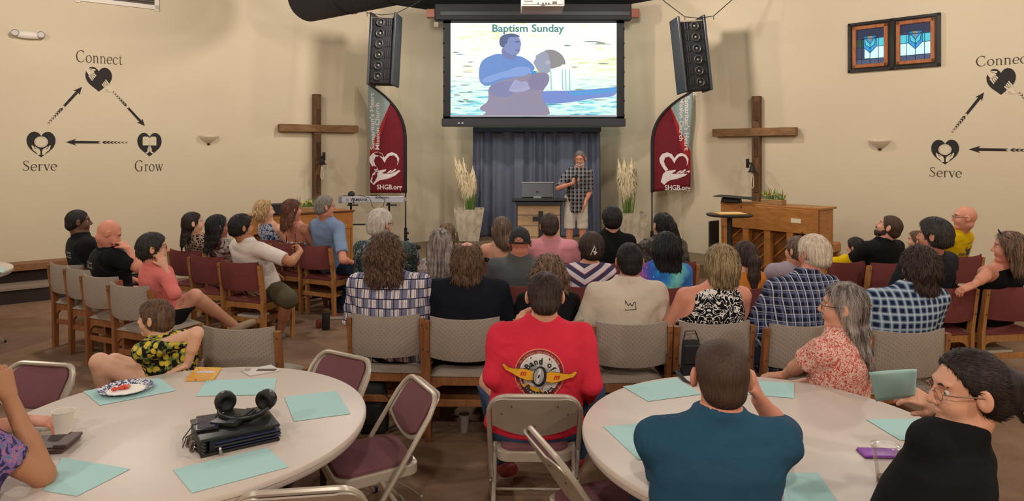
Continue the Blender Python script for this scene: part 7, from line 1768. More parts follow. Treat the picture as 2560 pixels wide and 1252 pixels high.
def officer_print(rec):
    vs = vest(rec, 0); J = rec['J']; c = J(0, -0.2, 0.86)
    tv, tf = text_mesh('POLICE', bold=0.03); pl_ = [(-3.0, -.62), (3.0, -.62), (3.0, .62), (-3.0, .62)]
    project_print(rec, [(tv, tf, mat('reflective_grey', '#8c8a86', 0.5))], c, 0.078, 'back_lettering', parent=vs)
o1 = person('seated officer with short dark hair in a black police vest, farther from the camera', (196, 520), 6.72, -48, croot('L1', 0.05), w=1.2, sk='brown', hair=('buzz', HB['black']), shirt=('tee', BKC), pants=('long', BKC), hyaw=-8, face=True); officer_print(o1)
W_ = P(315, 600, 6.25)
o2 = person('bald officer in a black police vest rubbing his eyes', (272, 545), 6.22, -50, croot('L2', 0.03), w=1.28, fat=0.015, sk='pink', shirt=('tee', BKC), pants=('long', BKC), hyaw=-12, hpitch=-32, face=True,
            arms={'r': dict(e=P(345, 668, 6.15), w=P(322, 622, 6.18), f=(-0.45, 0.1, 0.35), n=(-0.6, 0.2, -0.5), c=0.9)}); officer_print(o2)
co = person('woman with short dark hair and red glasses in a coral sweater, hand at her chin', (383, 580), 5.68, -42, croot('L4', 0.08), sex='f', w=1.02, sk='light', hair=('short', HB['charcoal'], dict(t=0.020, amp=0.006, nape=-0.115)), shirt=('long', CORAL, dict(sleeve=1.55, hem=0.50)), pants=('skirt', BKC), hyaw=-22, face=True, glasses='#7a1f2a', near=1,
            arms={'r': dict(e=P(437, 735, 5.55), w=P(412, 668, 5.62), f=(-0.35, 0.1, 0.7), n=(-0.6, 0.3, 0.1), c=0.7)}, shoes='#9a8468',
            legs={'r': dict(k=P(487, 740, 5.85), a=P(585, 812, 6.35), t=P(632, 806, 6.55)), 'l': dict(k=P(450, 770, 6.05), a=P(470, 870, 6.3))})
a1 = person('woman with dark tied back hair in a leopard print top', (483, 527), 7.45, -38, croot('A1', 0.05), sex='f', w=0.98, sk='pale', hair=('long', HB['dark'], dict(len=0.30, w=0.05, tip=0.8, t=0.008, drape=0.02)), shirt=('tee', PT['leopard'], dict(sleeve=0.9)), pants=('long', BKC), hyaw=-22, face=True)
a2 = person('woman with very long straight black hair', (545, 535), 7.05, -36, croot('A2', 0.06), sex='f', w=0.98, sk='olive', hair=('long', HB['black'], dict(len=0.42, w=0.115, tip=1.15, t=0.016)), shirt=('tee', PT['greyfloral']), pants=('long', PT['greyfloral']), hyaw=-12)
a3 = person('man with black hair in a plain white tee and olive shorts, arms folded', (604, 534), 6.72, -38, croot('A3', 0.07), w=1.12, fat=0.025, sk='tan', hair=('short', HB['black'], dict(t=0.020, vol=0.008)), shirt=('tee', WHT, dict(sleeve=0.72, hem=0.44)), pants=('shorts', KH), hyaw=-12, face=True,
            arms={'r': dict(e=P(728, 655, 6.62), w=P(752, 628, 6.9), f=(-0.4, 0.6, 0.1), n=(-0.6, -0.4, 0))}, shoes='#6a6664', legs={'r': dict(k=P(722, 748, 6.75), a=P(697, 832, 7.0), t=P(690, 852, 6.72)), 'l': dict(k=P(690, 735, 7.1), a=P(670, 830, 7.3))})
a4 = person('older woman with short curly blonde hair in a blue floral top', (662, 500), 8.35, -34, croot('A4', 0.05), sex='f', w=1.0, sk='pale', hair=('curly', HB['blonde'], dict(t=0.018, w=0.075, len=-0.085, d=0.06, amp=0.004, fy=0.045)), shirt=('tank', PT['bluefloral'], dict(neck=1.02, arm=0.16)), pants=('long', C('white_pant', '#c9c0b4')), hyaw=-26, face=True)
a5 = person('woman with long straight auburn hair in a floral strap top', (730, 496), 7.95, -34, croot('A5', 0.06), sex='f', w=0.98, sk='pink', hair=('long', HB['auburn'], dict(len=0.27, w=0.100, tip=1.05, t=0.016)), shirt=('strap', PT['strapfloral'], dict(neck=0.80)), pants=('long', PT['strapfloral']), hyaw=-14, face=True)
a6 = person('man with grey hair and glasses in a light blue shirt and jeans', (812, 487), 7.75, -34, croot('A6', 0.06), w=1.06, sk='pink', hair=('short', HB['silver'], dict(t=0.015, vol=0.006, vx=0.01)), shirt=('polo', LBL, dict(sleeve=0.72, hem=0.44)), pants=('long', J_), hyaw=-26, face=True, glasses='#3a2420',
            arms={'r': dict(e=P(858, 650, 7.55), w=P(878, 655, 7.9), f=(0.3, 0.8, -0.1), n=(0, 0, -1))}, shoes='#1d2430', legs={'r': dict(k=P(895, 672, 7.9), a=P(855, 768, 8.1)), 'l': dict(k=P(880, 668, 8.2), a=P(835, 770, 8.4))})
# ------------------------------------------------------------------ front row
t1 = person('fair haired child in a red check top, mostly hidden in the front row', (1118, 555), 6.75, -2, croot('T1', 0.05), sex='f', k=0.86, w=0.95, sk='pale', hair=('long', HB['hilite'], dict(len=0.16, w=0.085, tip=0.9)), shirt=('tee', pattern('red_check', plaid('#c9a9a0', [(0, 0.03, 0.5, 0, '#a33a3a', 0.6), (2, 0.03, 0.5, 0, '#a33a3a', 0.6)])),), pants=('long', J_))
t2 = person('woman with brown hair and a bare upper back in a black floral dress', (1254, 540), 6.85, 0, croot('T2', 0.06), sex='f', w=1.08, sk='light', hair=('long', HB['ash'], dict(len=0.15, w=0.092, tip=0.75, sx=0.05)), shirt=('strap', PT['blackfloral'], dict(neck=0.865, strapm=MAT['skin_light'] if False else cloth('cream_strap', '#d9c9a8'))), pants=('skirt', BKC), hroll=4)
t3 = person('man with short brown hair in a pink tee', (1374, 532), 6.85, -2, croot('T3', 0.06), w=1.12, sk='pink', hair=('short', HB['brown'], dict(t=0.017, vol=0.004)), shirt=('tee', PINK), pants=('long', J_), hyaw=4)
t4 = person('man with rounded black hair in a plain black collared shirt', (1530, 515), 6.85, 0, croot('T4', 0.06), w=1.08, sk='light', hair=('short', HB['black'], dict(t=0.026, vol=0.006, nape=-0.085)), shirt=('polo', BKC, dict(sleeve=1.5)), pants=('long', BKC))
t5 = person('woman with a long black high ponytail in a grey camouflage top', (1656, 528), 6.75, 3, croot('T5', 0.06), sex='f', w=1.08, sk='light', hair=('pony', HB['black'], dict(t=0.010, pts=[(0.0, -0.10, 0.07), (0.02, -0.135, 0.0), (0.06, -0.14, -0.14), (0.10, -0.13, -0.36)], rr=[0.040, 0.045, 0.050, 0.028])), shirt=('tee', PT['camo'], dict(sleeve=0.9)), pants=('long', BKC), hyaw=18)
# ------------------------------------------------------------------ second row
m1 = person('man with thick white hair and glasses in a dark palm print shirt', (950, 521), 5.78, -12, croot('M1', 0.08), w=1.16, sk='pink', hair=('short', HB['white'], dict(t=0.019, vol=0.010, nape=-0.088, amp=0.003)), shirt=('tee', PT['hawaii'], dict(sleeve=0.95)), pants=('long', J_), hyaw=-22, glasses='#20201f', near=1)
m2 = person('woman with long straight grey streaked hair and a patterned top', (1102, 569), 5.72, -3, croot('M2', 0.06), sex='f', w=0.98, sk='light', hair=('long', HB['saltlong'], dict(len=0.34, w=0.102, tip=0.85, t=0.016)), shirt=('tee', PT['greyfloral']), pants=('long', WHT))
m3 = person('man in a black snapback cap and a heather grey tee', (1300, 566), 5.75, -6, croot('M3', 0.06), w=1.06, sk='red', hair=None, shirt=('tee', GRY), pants=('long', J_), near=1, neck=1.12)
m4 = person('woman with dark hair pinned by a white clip in a chevron striped top', (1479, 581), 5.75, 2, croot('M4', 0.06), sex='f', w=1.06, sk='light', hair=('short', HB['brown'], dict(t=0.030, nape=-0.105, amp=0.004)), shirt=('tee', PT['chevron'], dict(sleeve=0.5, neck=1.0)), pants=('long', J_), near=1)
m5 = person('woman with shoulder length black hair in a bright galaxy print tee', (1664, 580), 5.75, 4, croot('M5', 0.06), sex='f', w=1.22, fat=0.02, sk='tan', hair=('bob', HB['black'], dict(len=-0.19, w=0.118, t=0.024, amp=0.004)), shirt=('tee', PT['galaxy'], dict(neck=1.02)), pants=('long', BKC), hyaw=6)
m6 = person('woman with a long dark brown ponytail in an orange top', (1862, 600), 5.80, 8, croot('M6', 0.06), sex='f', w=1.08, sk='light', hair=('pony', HB['bronze'] if False else HB['brown'], dict(t=0.012, pts=[(-0.005, -0.10, 0.02), (-0.012, -0.135, -0.02), (-0.018, -0.13, -0.14), (-0.025, -0.115, -0.27)], rr=[0.032, 0.044, 0.048, 0.030])), shirt=('tee', ORG, dict(sleeve=0.95, neck=1.0)), pants=('long', J_), hyaw=14)
m7 = person('person in a pale lilac top hidden behind the white haired man', (1993, 588), 5.95, 8, croot('M7', 0.06), w=1.0, sk='light', hair=('short', HB['ash']), shirt=('tee', LIL, dict(sleeve=0.95)), pants=('long', J_), hyaw=25)
# ------------------------------------------------------------------ third row, taupe chairs
g1 = person('woman with wavy brown shoulder length hair in a patchwork plaid shirt', (965, 584), 4.72, -4, croot('G1', 0.05), sex='f', w=1.38, fat=0.05, sk='light', hair=('curly', HB['curly'], dict(len=-0.185, w=0.130, t=0.026, amp=0.0035, d=0.075, wave=1.2)), shirt=('long', PT['patch'], dict(sleeve=1.5, hem=0.44, collar=True)), pants=('long', BKC), near=1)
g2 = person('balding man with long brown hair in a navy long sleeve shirt', (1168, 599), 4.78, 0, croot('G2', 0.06), w=1.20, fat=0.03, sk='pink', hair=('curly', HB['ltbrown'], dict(len=-0.15, w=0.104, t=0.016, amp=0.0022, d=0.065, wave=0.8, crown=True)), shirt=('long', NVY, dict(hem=0.44)), pants=('long', BKC), near=1)
g3 = person('woman with wavy greying brown hair behind the man in red', (1372, 636), 4.85, 3, croot('G3', 0.08), sex='f', w=1.0, sk='light', hair=('curly', HB['hilite'], dict(len=-0.27, w=0.128, t=0.022, amp=0.004, wave=1.0)), shirt=('long', BKC), pants=('long', J_), near=1)
g4 = person('man with short black hair in an off-white tee with a drawn crown on the back', (1573, 604), 4.72, 3, croot('G4', 0.06), w=1.16, sk='tan', hair=('short', HB['black'], dict(t=0.012, amp=0.0012, fq=60)), shirt=('tee', OFF, dict(sleeve=0.9, hem=0.44)), pants=('long', C('grey_sweat', '#77716f')), near=1)
g5 = person('woman with short blonde hair in a sleeveless black and white damask top', (1803, 612), 4.62, 6, croot('G5', 0.05), sex='f', w=1.24, fat=0.03, sk='pink', hair=('bob', HB['dblonde'], dict(len=-0.115, w=0.098, t=0.026, amp=0.005, d=0.075)), shirt=('tank', PT['damask'], dict(hem=0.44, neck=1.0)), pants=('long', BKC), near=1)
g6 = person('man with thick white hair in a navy and white plaid shirt', (2033, 586), 4.72, 10, croot('G6', 0.05), w=1.12, fat=0.02, sk='red', hair=('short', HB['wht2'], dict(t=0.022, vol=0.010, vx=0.01, nape=-0.085, amp=0.003)), shirt=('long', PT['navyplaid'], dict(sleeve=1.6, hem=0.44, collar=True)), pants=('long', J_), hyaw=16, near=1)
g7 = person('man with brown hair curling at the nape in a blue check western shirt', (2297, 613), 4.42, 8, croot('G7', 0.05), w=1.22, fat=0.02, sk='light', hair=('curly', HB['brown'], dict(len=-0.150, w=0.098, t=0.018, amp=0.0025, d=0.07, wave=0.8)), shirt=('long', PT['bluecheck'], dict(hem=0.44, collar=True)), pants=('long', J_), hyaw=8, near=1)
# ------------------------------------------------------------------ right side
r1 = person('small child with short dark hair in a yellow shirt beside the bearded man', (2138, 592), 6.95, 24, croot('R1', 0.08), k=0.78, sk='light', hair=('short', HB['dark'], dict(t=0.020)), shirt=('tee', YEL), pants=('long', YEL), hyaw=16)
r2 = person('bearded man with cropped brown hair in a black shirt looking up', (2222, 534), 6.75, 24, croot('R2', 0.08), w=1.18, sk='light', hair=('buzz', HB['buzz'], dict(t=0.009)), shirt=('polo', BKC, dict(sleeve=1.4)), pants=('long', BKC), hyaw=32, hpitch=22, beard=HB['brown'], face=True,
            arms={'l': dict(e=P(2128, 648, 6.95), w=P(2100, 655, 7.2), f=(-0.6, 0.6, 0), n=(0, 0, -1))})
r6 = person('small child with brown hair facing sideways between the two men', (2290, 576), 7.3, 30, None, k=0.78, sk='pale', hair=('long', HB['ltbrown'], dict(len=0.1, w=0.07)), shirt=('tee', C('grey_child', '#8a8078')), pants=('long', J_), hyaw=32, face=True)
r3 = person('man with grey temples and dark swept hair in a charcoal polo', (2335, 545), 5.45, 22, croot('R3', 0.08), w=1.22, sk='pink', hair=('short', HB['charcoal'], dict(t=0.026, vol=0.020, nape=-0.09)), shirt=('polo', CHAR, dict(sleeve=0.95)), pants=('long', BKC), hyaw=24, face=True, near=1, hs=1.05)
r5 = person('bald man with glasses in a bright yellow tee', (2412, 511), 6.95, 34, croot('R5', 0.08), w=1.18, fat=0.02, sk='pink', shirt=('tee', YEL, dict(sleeve=0.9)), pants=('long', J_), hyaw=38, face=True, glasses='#2a2624')
r4 = person('woman with highlighted bob and sunglasses on her head in a black tank top', (2522, 577), 5.45, 26, croot('R4', 0.05), sex='f', w=1.22, fat=0.02, sk='pink', hair=('bob', HB['hilite'], dict(len=-0.18, w=0.108, t=0.018, amp=0.004)), shirt=('tank', BKC), pants=('long', BKC), hyaw=34, face=True, near=1,
            arms={'l': dict(e=P(2462, 690, 5.35), w=P(2435, 712, 5.30), f=(-0.7, 0.1, -0.3), n=(0, 0.4, -1))})
# ------------------------------------------------------------------ people at the round tables
red = person('man with short brown hair in a red Band of Brothers shirt', (1362, 676), 3.52, -1, (CH['F4'].location.x, CH['F4'].location.y+0.05), w=1.14, fat=0.03, sk='light', hair=('short', HB['brown'], dict(t=0.012, amp=0.0008, fq=60, nape=-0.090)), shirt=('long', RED, dict(hem=0.47, neck=1.045)), pants=('long', JB), hpitch=-8, near=2, neck=1.1,
             arms={'l': dict(e=P(1236, 945, 3.50), w=P(1288, 835, 3.66), f=(0.3, 0.15, 0.9), n=(0.7, 0.3, 0), c=0.5), 'r': dict(e=P(1478, 960, 3.5), w=P(1470, 995, 3.75), f=(-0.2, 0.8, -0.2), n=(0, 0, -1))},
             shoes='#8a2a2c', legs={'l': dict(k=P(1228, 955, 3.85), a=P(1262, 1150, 4.0), t=P(1280, 1175, 3.8)), 'r': dict(k=P(1478, 975, 3.95), a=P(1440, 1130, 4.05))})
teal = person('man with a brown fade haircut in a teal tee resting his head on his hand', (1803, 851), 2.32, -4, (CH['F9'].location.x+0.03, CH['F9'].location.y+0.03), w=1.13, sk='pink', hair=('buzz', HB['buzz'], dict(t=0.007, nape=-0.085, vol=0.004, amp=0.0006)), shirt=('tee', TEAL, dict(sleeve=0.85, neck=1.04, amp=0.005)), pants=('long', J_), near=2, hroll=2, neck=1.08, hwid=1.05, thick=0.008,
              arms={'r': dict(e=P(1955, 1080, 2.55), w=P(1898, 1000, 2.50), f=(-0.25, 0.05, 0.9), n=(-0.9, 0.3, -0.1), c=0.7), 'l': dict(e=P(1668, 1200, 2.5), w=P(1730, 1160, 2.70), f=(0.8, 0.4, 0), n=(0, 0, -1))})
blk = person('woman with dark clipped back hair and glasses in a black tee holding a teal sheet', (2420, 868), 2.12, 42, (CH['F10'].location.x, CH['F10'].location.y+0.05), sex='f', w=1.12, fat=0.02, sk='light', hair=('short', HB['dark'], dict(t=0.012, nape=-0.07, amp=0.002, back=True)), shirt=('tee', BKC, dict(sleeve=0.7, neck=1.045)), pants=('long', BKC), hyaw=40, hpitch=-4, face=True, near=2, glasses='#8a6a58',
             arms={'l': dict(s=P(2335, 1105, 2.08), e=P(2285, 1262, 2.12), w=P(2225, 1285, 2.38), f=(-0.6, 0.6, 0), n=(0, 0, -1)), 'r': dict(e=P(2420, 1110, 2.45), w=P(2345, 1020, 2.42), f=(-0.8, 0.0, 0.45), n=(-0.2, 0.5, -0.6), c=0.75)})
pk = person('woman with very long grey and dark hair in a pink floral blouse', (2108, 702), 3.55, 38, (P(2085, 0, 3.6).x, 3.62), sex='f', w=1.08, sk='light', hair=('half', HB['saltlong'], dict(len=0.58, w=0.098, tip=0.9, t=0.012, drape=0.05)), shirt=('tee', PT['pinkfloral'], dict(sleeve=0.85)), pants=('long', JL), hyaw=26, face=True, near=2, glasses='#3a2a26',
            arms={'l': dict(e=P(2010, 905, 3.55), w=P(1960, 938, 3.75), f=(-0.7, 0.3, -0.1), n=(0, 0, -1))})
boy = person('boy with short light brown hair in a yellow floral shirt leaning on the table', (388, 747), 3.92, 72, (P(440, 0, 4.0).x, 4.02), k=0.84, w=0.92, sk='pale', hair=('short', HB['ltbrown'], dict(t=0.016, vol=0.006, nape=-0.075, amp=0.0015)), shirt=('tee', PT['yellowfloral'], dict(sleeve=0.8, hem=0.44)), pants=('shorts', C('boy_short', '#4a4c58')), hyaw=18, face=True, near=2,
             arms={'l': dict(e=P(492, 832, 3.72), w=P(468, 912, 3.74), f=(-0.75, -0.25, -0.3), n=(0, 0, -1), c=0.15)}, shoes='#3a3a3e',
             legs={'l': dict(k=P(248, 905, 3.85), a=P(285, 1060, 3.95)), 'r': dict(k=P(285, 905, 4.05), a=P(320, 1040, 4.2))})
lady = person('woman cut by the left edge resting her elbow on the near table, purple floral sleeve', (-130, 850), 2.35, -12, (P(-170, 0, 2.2).x, 2.2), sex='f', w=1.12, sk='tan', hair=('bob', HB['hilite'], dict(len=-0.16)), shirt=('tee', PT['purplefloral'], dict(sleeve=0.5)), pants=('long', J_), near=2,
              arms={'r': dict(s=P(-75, 1100, 2.28), e=P(108, 1190, 2.42), w=P(22, 990, 2.44), f=(-0.25, 0.0, 0.9), n=(-0.9, 0.2, 0), c=0.9)})
oth = person('person cut by the left edge whose hand rests beside the paper cup', (-150, 790), 3.0, -60, (P(-200, 0, 3.0).x, 3.0), w=1.0, sk='pink', hair=('short', HB['brown']), shirt=('tee', C('grey_tee2', '#77706a')), pants=('long', J_), near=1,
             arms={'r': dict(e=P(-40, 1085, 2.85), w=P(62, 1052, 2.86), f=(0.85, 0.1, -0.05), n=(0, 0, -1), c=0.5)})
# ------------------------------------------------------------------ the speaker
spk = person('grey bearded man in dark plaid shirt and white shorts speaking into a microphone', (1450, 375), 10.85, 176, (P(1440, 0, 10.9).x, 10.9), stand=0.2, w=0.84, sk='pink', hair=('short', HB['silver'], dict(t=0.012, hl=0.03)), shirt=('tee', PT['speaker'], dict(sleeve=0.9, hem=0.30, th=0.016, neck=0.995)), pants=('shorts', C('white_shorts', '#cbc2b4')), hyaw=-12, hpitch=-16, face=True, glasses='#3a3432', shz=-0.02, beard=HB['white'], near=1, socks='#d8d2c8', shoes='#c4bdb0',
             arms={'r': dict(e=P(1395, 470, 10.70), w=P(1432, 458, 10.55), f=(0.5, 0.0, 0.5), n=(0.3, 0.9, -0.2), c=1.3), 'l': dict(e=P(1475, 478, 10.85), w=P(1463, 505, 10.78), f=(-0.15, 0, -0.9), n=(-1, 0, 0), c=0.4)})
hw3 = spk['T'].matrix_basis
c = P(1441, 452, 10.50); T = thing('microphone', 'black handheld microphone held by the speaker', 'microphone', c)
g = MB(); d_ = Vector((0.0, 0.14, 0.95)).normalized(); q_ = d_.to_track_quat('Z', 'Y').to_matrix().to_4x4(); g.lathe([(0.012, -0.13), (0.015, 0.0), (0.019, 0.04)], 14, q_); g.build('mic_handle', BLK, T, True, 40)
g = MB(); g.ball(d_*0.065, 0.030, seg=14); g.build('mic_head', SOFT, T, True)
# ------------------------------------------------------------------ hats, clips, prints, held paper
def cap_on(rec, label):
    Hd, HR, hh = rec['Hd'], rec['HR'], rec['hh']; m = mat('cap_black', '#1d1b1f', 0.8); T = thing('baseball_cap', label, 'hat', rec['T'].location+rec['R'] @ rec['HC'], 0)
    Minv = Matrix.Translation(-T.location) @ Matrix.Translation(rec['T'].location) @ rec['R'].to_4x4()
    Q = SDF(); E = lambda c, r, k=0.01, sub=False: Q.ell(Hd(*c), tuple(x*hh for x in r), HR, k, sub)
    E((0, -0.012, 0.030), (0.088, 0.108, 0.106)); E((0, -0.012, 0.028), (0.080, 0.100, 0.098), 0.004, True)
    Q.cut(Hd(0, 0, 0.012), HR @ Vector((0, -0.12, -1))); E((0, -0.118, 0.036), (0.038, 0.05, 0.026), 0.006, True)
    v, q = Q.mesh(0.0055); o = mesh_np('cap_crown', v, q, m, T); o.data.transform(Minv)
    g = MB(); pts = [Hd(0.092*math.sin(a), -0.012-0.112*math.cos(a), 0.016) for a in [i*2*PI/30 for i in range(30)]]; g.tube(pts, 0.006, 6, closed=True, flat=1.2); o = g.build('cap_band', m, T, True); o.data.transform(Minv)
    g = MB(); vs = []; n_ = 14
    for s_, z_ in ((0, 0.0), (1, -0.012)):
        for i in range(n_+1): a = -1.1+2.2*i/n_; rr = 0.0 if s_ == 0 else 0.07; vs.append(Hd((0.085+rr*0.25)*math.sin(a), (0.095+rr*math.cos(a*0.8))*math.cos(a)*1.0-0.008, 0.022+z_))
    g.add(vs, [[i, i+1, n_+2+i, n_+1+i] for i in range(n_)]); o = g.build('visor', m, T, True, fix=False); o.data.transform(Minv); o.modifiers.new('s', 'SOLIDIFY').thickness = 0.004
    g = MB()
    for a in (-0.9, 0.9): g.tube([Hd(0.090*math.sin(PI*t)*math.sin(a*1.0), -0.012+0.110*math.cos(PI*t), 0.03+0.108*math.sin(PI*t)*math.cos(a*0.9)) for t in [i/10 for i in range(11)]], 0.0015, 4)
    o = g.build('cap_seam', mat('seam_black', '#0d0c0e', 0.8), T); o.data.transform(Minv)
    g = MB(); g.ball(Hd(0, -0.012, 0.137), 0.006, seg=8); o = g.build('cap_button', m, T, True); o.data.transform(Minv)
cap_on(m3, 'black mesh snapback cap worn backwards by the man in grey')
def hairclip(rec, kind):
    Hd = rec['Hd']; T = rec['T']
    if kind == 'claw_line':
        g = MB(); g.tube([Hd(0.004, -0.132, 0.045), Hd(-0.006, -0.140, 0.02), Hd(-0.028, -0.142, -0.03)], 0.005, 6); g.tube([Hd(0.004, -0.132, 0.045), Hd(0.012, -0.140, 0.02), Hd(0.010, -0.142, -0.005)], 0.004, 6); g.build('hair_clip', mat('clip_pearl', '#cfc9c2', 0.35), T, True)
        for x, z in ((0.000, -0.004), (0.014, -0.010), (0.004, -0.020)): g = MB(); g.ball(Hd(x, -0.146, z), 0.009, seg=8); g.build('clip_bead', mat('clip_pearl', '#cfc9c2', 0.35), T, True)
    elif kind == 'metal':
        for dx in (-0.012, 0.012): g = MB(); g.tube([Hd(dx+0.011*math.cos(a), -0.126-0.004*math.cos(a), 0.018+0.009*math.sin(a)) for a in [i*PI/6 for i in range(12)]], 0.0025, 5, closed=True); g.build('hair_clip', mat('chrome', '#b9b4ac', 0.2, 0.9), T, True)
hairclip(m4, 'claw_line'); hairclip(pk, 'metal')
# twisted bun and white claw clip of the woman in black
S = SDF(); Hd = blk['Hd']
S.cone(Hd(0.0, -0.10, 0.02), Hd(0.0, -0.150, -0.03), 0.055, 0.045, 0.03); S.cone(Hd(0.0, -0.150, -0.03), Hd(0.01, -0.165, -0.085), 0.042, 0.022, 0.02); S.cone(Hd(-0.02, -0.13, 0.03), Hd(-0.05, -0.215, 0.03), 0.03, 0.012, 0.02)
S.cone(Hd(0.0, -0.14, 0.0), Hd(0.0, -0.235, 0.045), 0.028, 0.008, 0.02); S.cone(Hd(0, -0.05, 0.03), Hd(0, -0.11, 0.0), 0.075, 0.05, 0.03)
v, q = S.mesh(0.0055, disp=folds(9, 0.004, 120)); mesh_np('hair_bun', v, q, HB['dark'], blk['T'])
S = SDF(); S.ell(Hd(-0.052, -0.175, -0.025), (0.014, 0.036, 0.034), blk['HR'], 0.01); S.cone(Hd(-0.052, -0.150, 0.0), Hd(-0.050, -0.145, 0.022), 0.010, 0.007, 0.01); S.cone(Hd(-0.052, -0.20, 0.0), Hd(-0.050, -0.207, 0.020), 0.010, 0.007, 0.01); S.cone(Hd(-0.052, -0.205, -0.045), Hd(-0.050, -0.222, -0.055), 0.010, 0.006, 0.01); S.cone(Hd(-0.052, -0.145, -0.045), Hd(-0.050, -0.130, -0.05), 0.010, 0.006, 0.01)
v, q = S.mesh(0.004); cl = mesh_np('claw_clip', v, q, mat('clip_white', '#b9cdc9', 0.4), blk['T'])
for y, z, r_ in ((-0.168, -0.018, 0.0045), (-0.188, -0.030, 0.0045), (-0.180, -0.044, 0.0035)): g = MB(); g.ball(Hd(-0.066, y, z), r_, seg=8); g.build('clip_dot', BLK, cl, True)
# sunglasses pushed up on the blonde woman's head
Hd = r4['Hd']; g = MB()
for sx in (-1, 1):
    g.tube([Hd(sx*0.034+0.026*math.cos(a), 0.062+0.004*math.sin(a), 0.128+0.014*math.sin(a)) for a in [i*PI/6 for i in range(12)]], 0.003, 5, closed=True); g.tube([Hd(sx*0.06, 0.058, 0.125), Hd(sx*0.095, 0.0, 0.085)], 0.003, 5)
g.build('sunglasses', BLK, r4['T'], True)
# shirt prints
CR_ = [(-0.5, -0.35), (-0.46, 0.45), (-0.25, 0.02), (-0.06, 0.22), (0.08, -0.02), (0.30, 0.28), (0.40, 0.30), (0.44, -0.30), (-0.5, -0.35)]
def poly_line(pts, w_):
    vs = []; fs = []
    for a, b in zip(pts, pts[1:]):
        a, b = Vector(a), Vector(b); d = (b-a).normalized()*w_; n_ = Vector((-d.y, d.x)); i = len(vs); vs += [tuple(a+n_-d*.5), tuple(b+n_+d*.5), tuple(b-n_+d*.5), tuple(a-n_-d*.5)]; fs.append([i, i+1, i+2, i+3])
    return vs, fs
cc_ = g4['J'](0, -0.2, 0.885)
project_print(g4, [poly_line(CR_, 0.03)+(mat('ink', '#2a2724', 0.9),)], cc_, 0.075, 'crown_drawing')
YW = mat('print_yellow', '#e2a21c', 0.7); WP = mat('print_white', '#d8d2cc', 0.7); KP = mat('print_black', '#161315', 0.7); RP = mat('print_red', '#c5281f', 0.7); GP = mat('print_grey', '#9c9aa0', 0.7); OP = mat('print_orange', '#e8905c', 0.7); MRN = mat('print_maroon', '#7c1e34', 0.7)
def arc_text(txt, R_, a0, a1, size, m, bold=0.02, inward=False):
    sh = []; n_ = len(txt)
    for i, ch in enumerate(txt):
        if ch == ' ': continue
        a = a0+(a1-a0)*(i+0.5)/n_; vs, fs = text_mesh(ch, bold=bold); rot = a-PI/2 if not inward else a+PI/2; c_, s_ = math.cos(rot), math.sin(rot)
        sh.append(([(R_*math.cos(a)+(x*c_-y*s_)*size, R_*math.sin(a)+(x*s_+y*c_)*size) for x, y in vs], fs, m))
    return sh
def wing(sx):
    t = [(0.14, 0.10), (0.25, 0.13), (0.38, 0.12), (0.55, 0.10), (0.68, 0.10), (0.78, 0.15), (0.82, 0.13), (0.74, 0.03), (0.58, -0.01), (0.42, -0.07), (0.28, -0.10), (0.14, -0.08)]
    vs = [(sx*x, y-sx*0.10*x+0.0) for x, y in t]; top = vs[:6]; bot = vs[6:]
    allv = []; f = []
    for i in range(6): allv += [top[i], bot[5-i]]
    for i in range(5): f.append([2*i, 2*i+1, 2*i+3, 2*i+2])
    return allv, f
cc_ = red['J'](0, -0.2, 0.800)
sh = [disc(0, 0, 0.545, 0.545, 40, r0=0.965)+(OP,), disc(0, 0, 0.525, 0.525, 40)+(MRN,), disc(0, 0, 0.445, 0.445, 36)+(WP,)]
sh += arc_text('You, my brothers, were called to be free', 0.485, math.radians(152), math.radians(28), 0.062, OP, 0.01)
sh += arc_text('Serve one another in love.  Galatians 5:13', 0.487, math.radians(200), math.radians(332), 0.062, OP, 0.01, True)
sh += [([(-0.22, 0.20), (0.20, 0.10), (0.20, 0.17), (-0.22, 0.27)], [[0, 1, 2, 3]], GP), ([(0.0, -0.1), (0.07, -0.1), (0.05, 0.36), (-0.01, 0.36)], [[0, 1, 2, 3]], GP), ([(-0.40, -0.18), (-0.30, -0.14), (0.14, -0.34), (0.02, -0.37)], [[0, 1, 2, 3]], YW)]
for sx in (-1, 1): vs, fs = wing(sx); sh += [([(x*1.015, y*1.0+(0.008 if y > 0 else -0.008)) for x, y in vs], fs, KP), (vs, fs, YW)]
for sx in (-1, 1): vs, fs = text_mesh('m', bold=0.03, shear=0.3); sh.append(([(sx*0.36+x*0.17, -sx*0.04+0.03+y*0.17) for x, y in vs], fs, RP))
sh += [disc(0.0, 0.01, 0.145, 0.225, 28, rot=-0.18)+(KP,), disc(-0.02, 0.02, 0.108, 0.178, 24, rot=-0.18)+(GP,), disc(-0.022, 0.02, 0.030, 0.165, 16, rot=-0.22)+(WP,), disc(-0.02, 0.02, 0.018, 0.05, 12, rot=-0.4)+(KP,)]
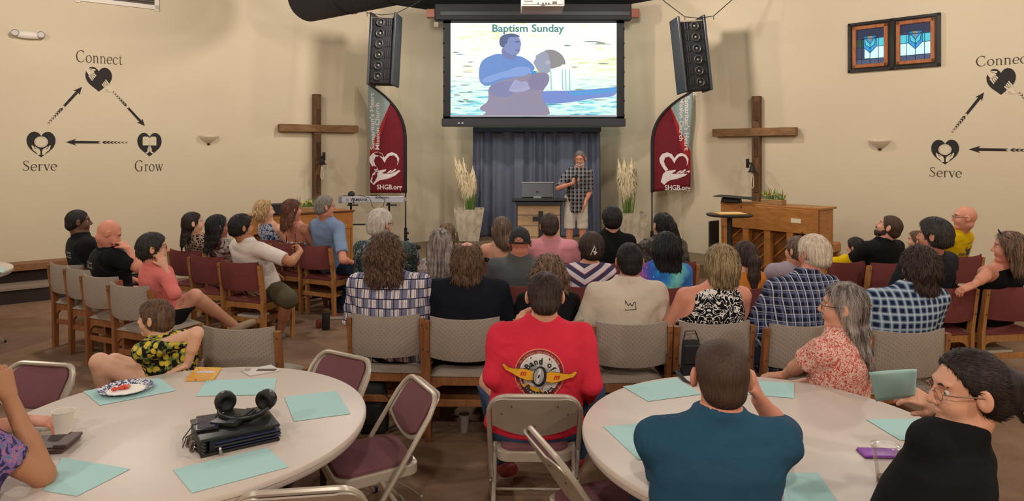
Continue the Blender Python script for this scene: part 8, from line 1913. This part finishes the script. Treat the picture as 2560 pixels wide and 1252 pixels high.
sh += arc_text('Band of', 0.335, math.radians(150), math.radians(22), 0.175, KP, 0.035); sh += arc_text('Brothers', 0.345, math.radians(212), math.radians(325), 0.165, KP, 0.035, True)
project_print(red, sh, cc_, 0.225, 'chest_print')
Jr = r5['J']; cc_ = Jr(0.0, -0.2, 0.80); NV = mat('print_navy', '#3a4450', 0.8); YD = mat('print_gold', '#b9a23a', 0.8)
bar_ = lambda x0, y0, x1, y1, m: ([(x0, y0), (x1, y0), (x1, y1), (x0, y1)], [[0, 1, 2, 3]], m)
sh = [([(-0.25, 0.38), (0, 0.48), (0.25, 0.38), (0.22, -0.2), (0, -0.5), (-0.22, -0.2)], [[0, 1, 2, 3, 4, 5]], NV), bar_(-0.62, -0.13, 0.62, 0.15, NV), bar_(-0.58, -0.10, 0.58, 0.12, YD)]
vs, fs = text_mesh('HARLEY DAVIDSON', bold=0.02); mx_ = max(v_[0] for v_ in vs); sh.append(([(x/mx_*0.54, 0.01+y*0.19) for x, y in vs], fs, NV))
sh += arc_text('INSIDE THE', 0.62, math.radians(125), math.radians(55), 0.13, NV, 0.01)
project_print(r5, sh, cc_, 0.20, 'back_emblem')
# teal sheet held by the woman in black
a_, b_, c_, d_ = P(2172, 930, 2.36), P(2190, 1003, 2.44), P(2288, 992, 2.42), P(2292, 922, 2.34)
cen = (a_+b_+c_+d_)/4; T = thing('paper_sheet', 'teal paper sheet held up by the woman in the black tee', 'paper', cen); g = MB(); vs = []; N = 8
for i in range(N+1):
    for j in range(N+1):
        u, v_ = i/N, j/N; p = (a_*(1-u)+d_*u)*(1-v_)+(b_*(1-u)+c_*u)*v_; p = p-cen+Vector((0, -0.03*math.sin(PI*u)*math.sin(PI*(0.2+v_*0.6)), 0.008*math.sin(PI*u))); vs.append(p)
g.add(vs, [[i*(N+1)+j, (i+1)*(N+1)+j, (i+1)*(N+1)+j+1, i*(N+1)+j+1] for i in range(N) for j in range(N)]); o = g.build('sheet', MTEAL, T, True, fix=False); o.modifiers.new('s', 'SOLIDIFY').thickness = 0.0008
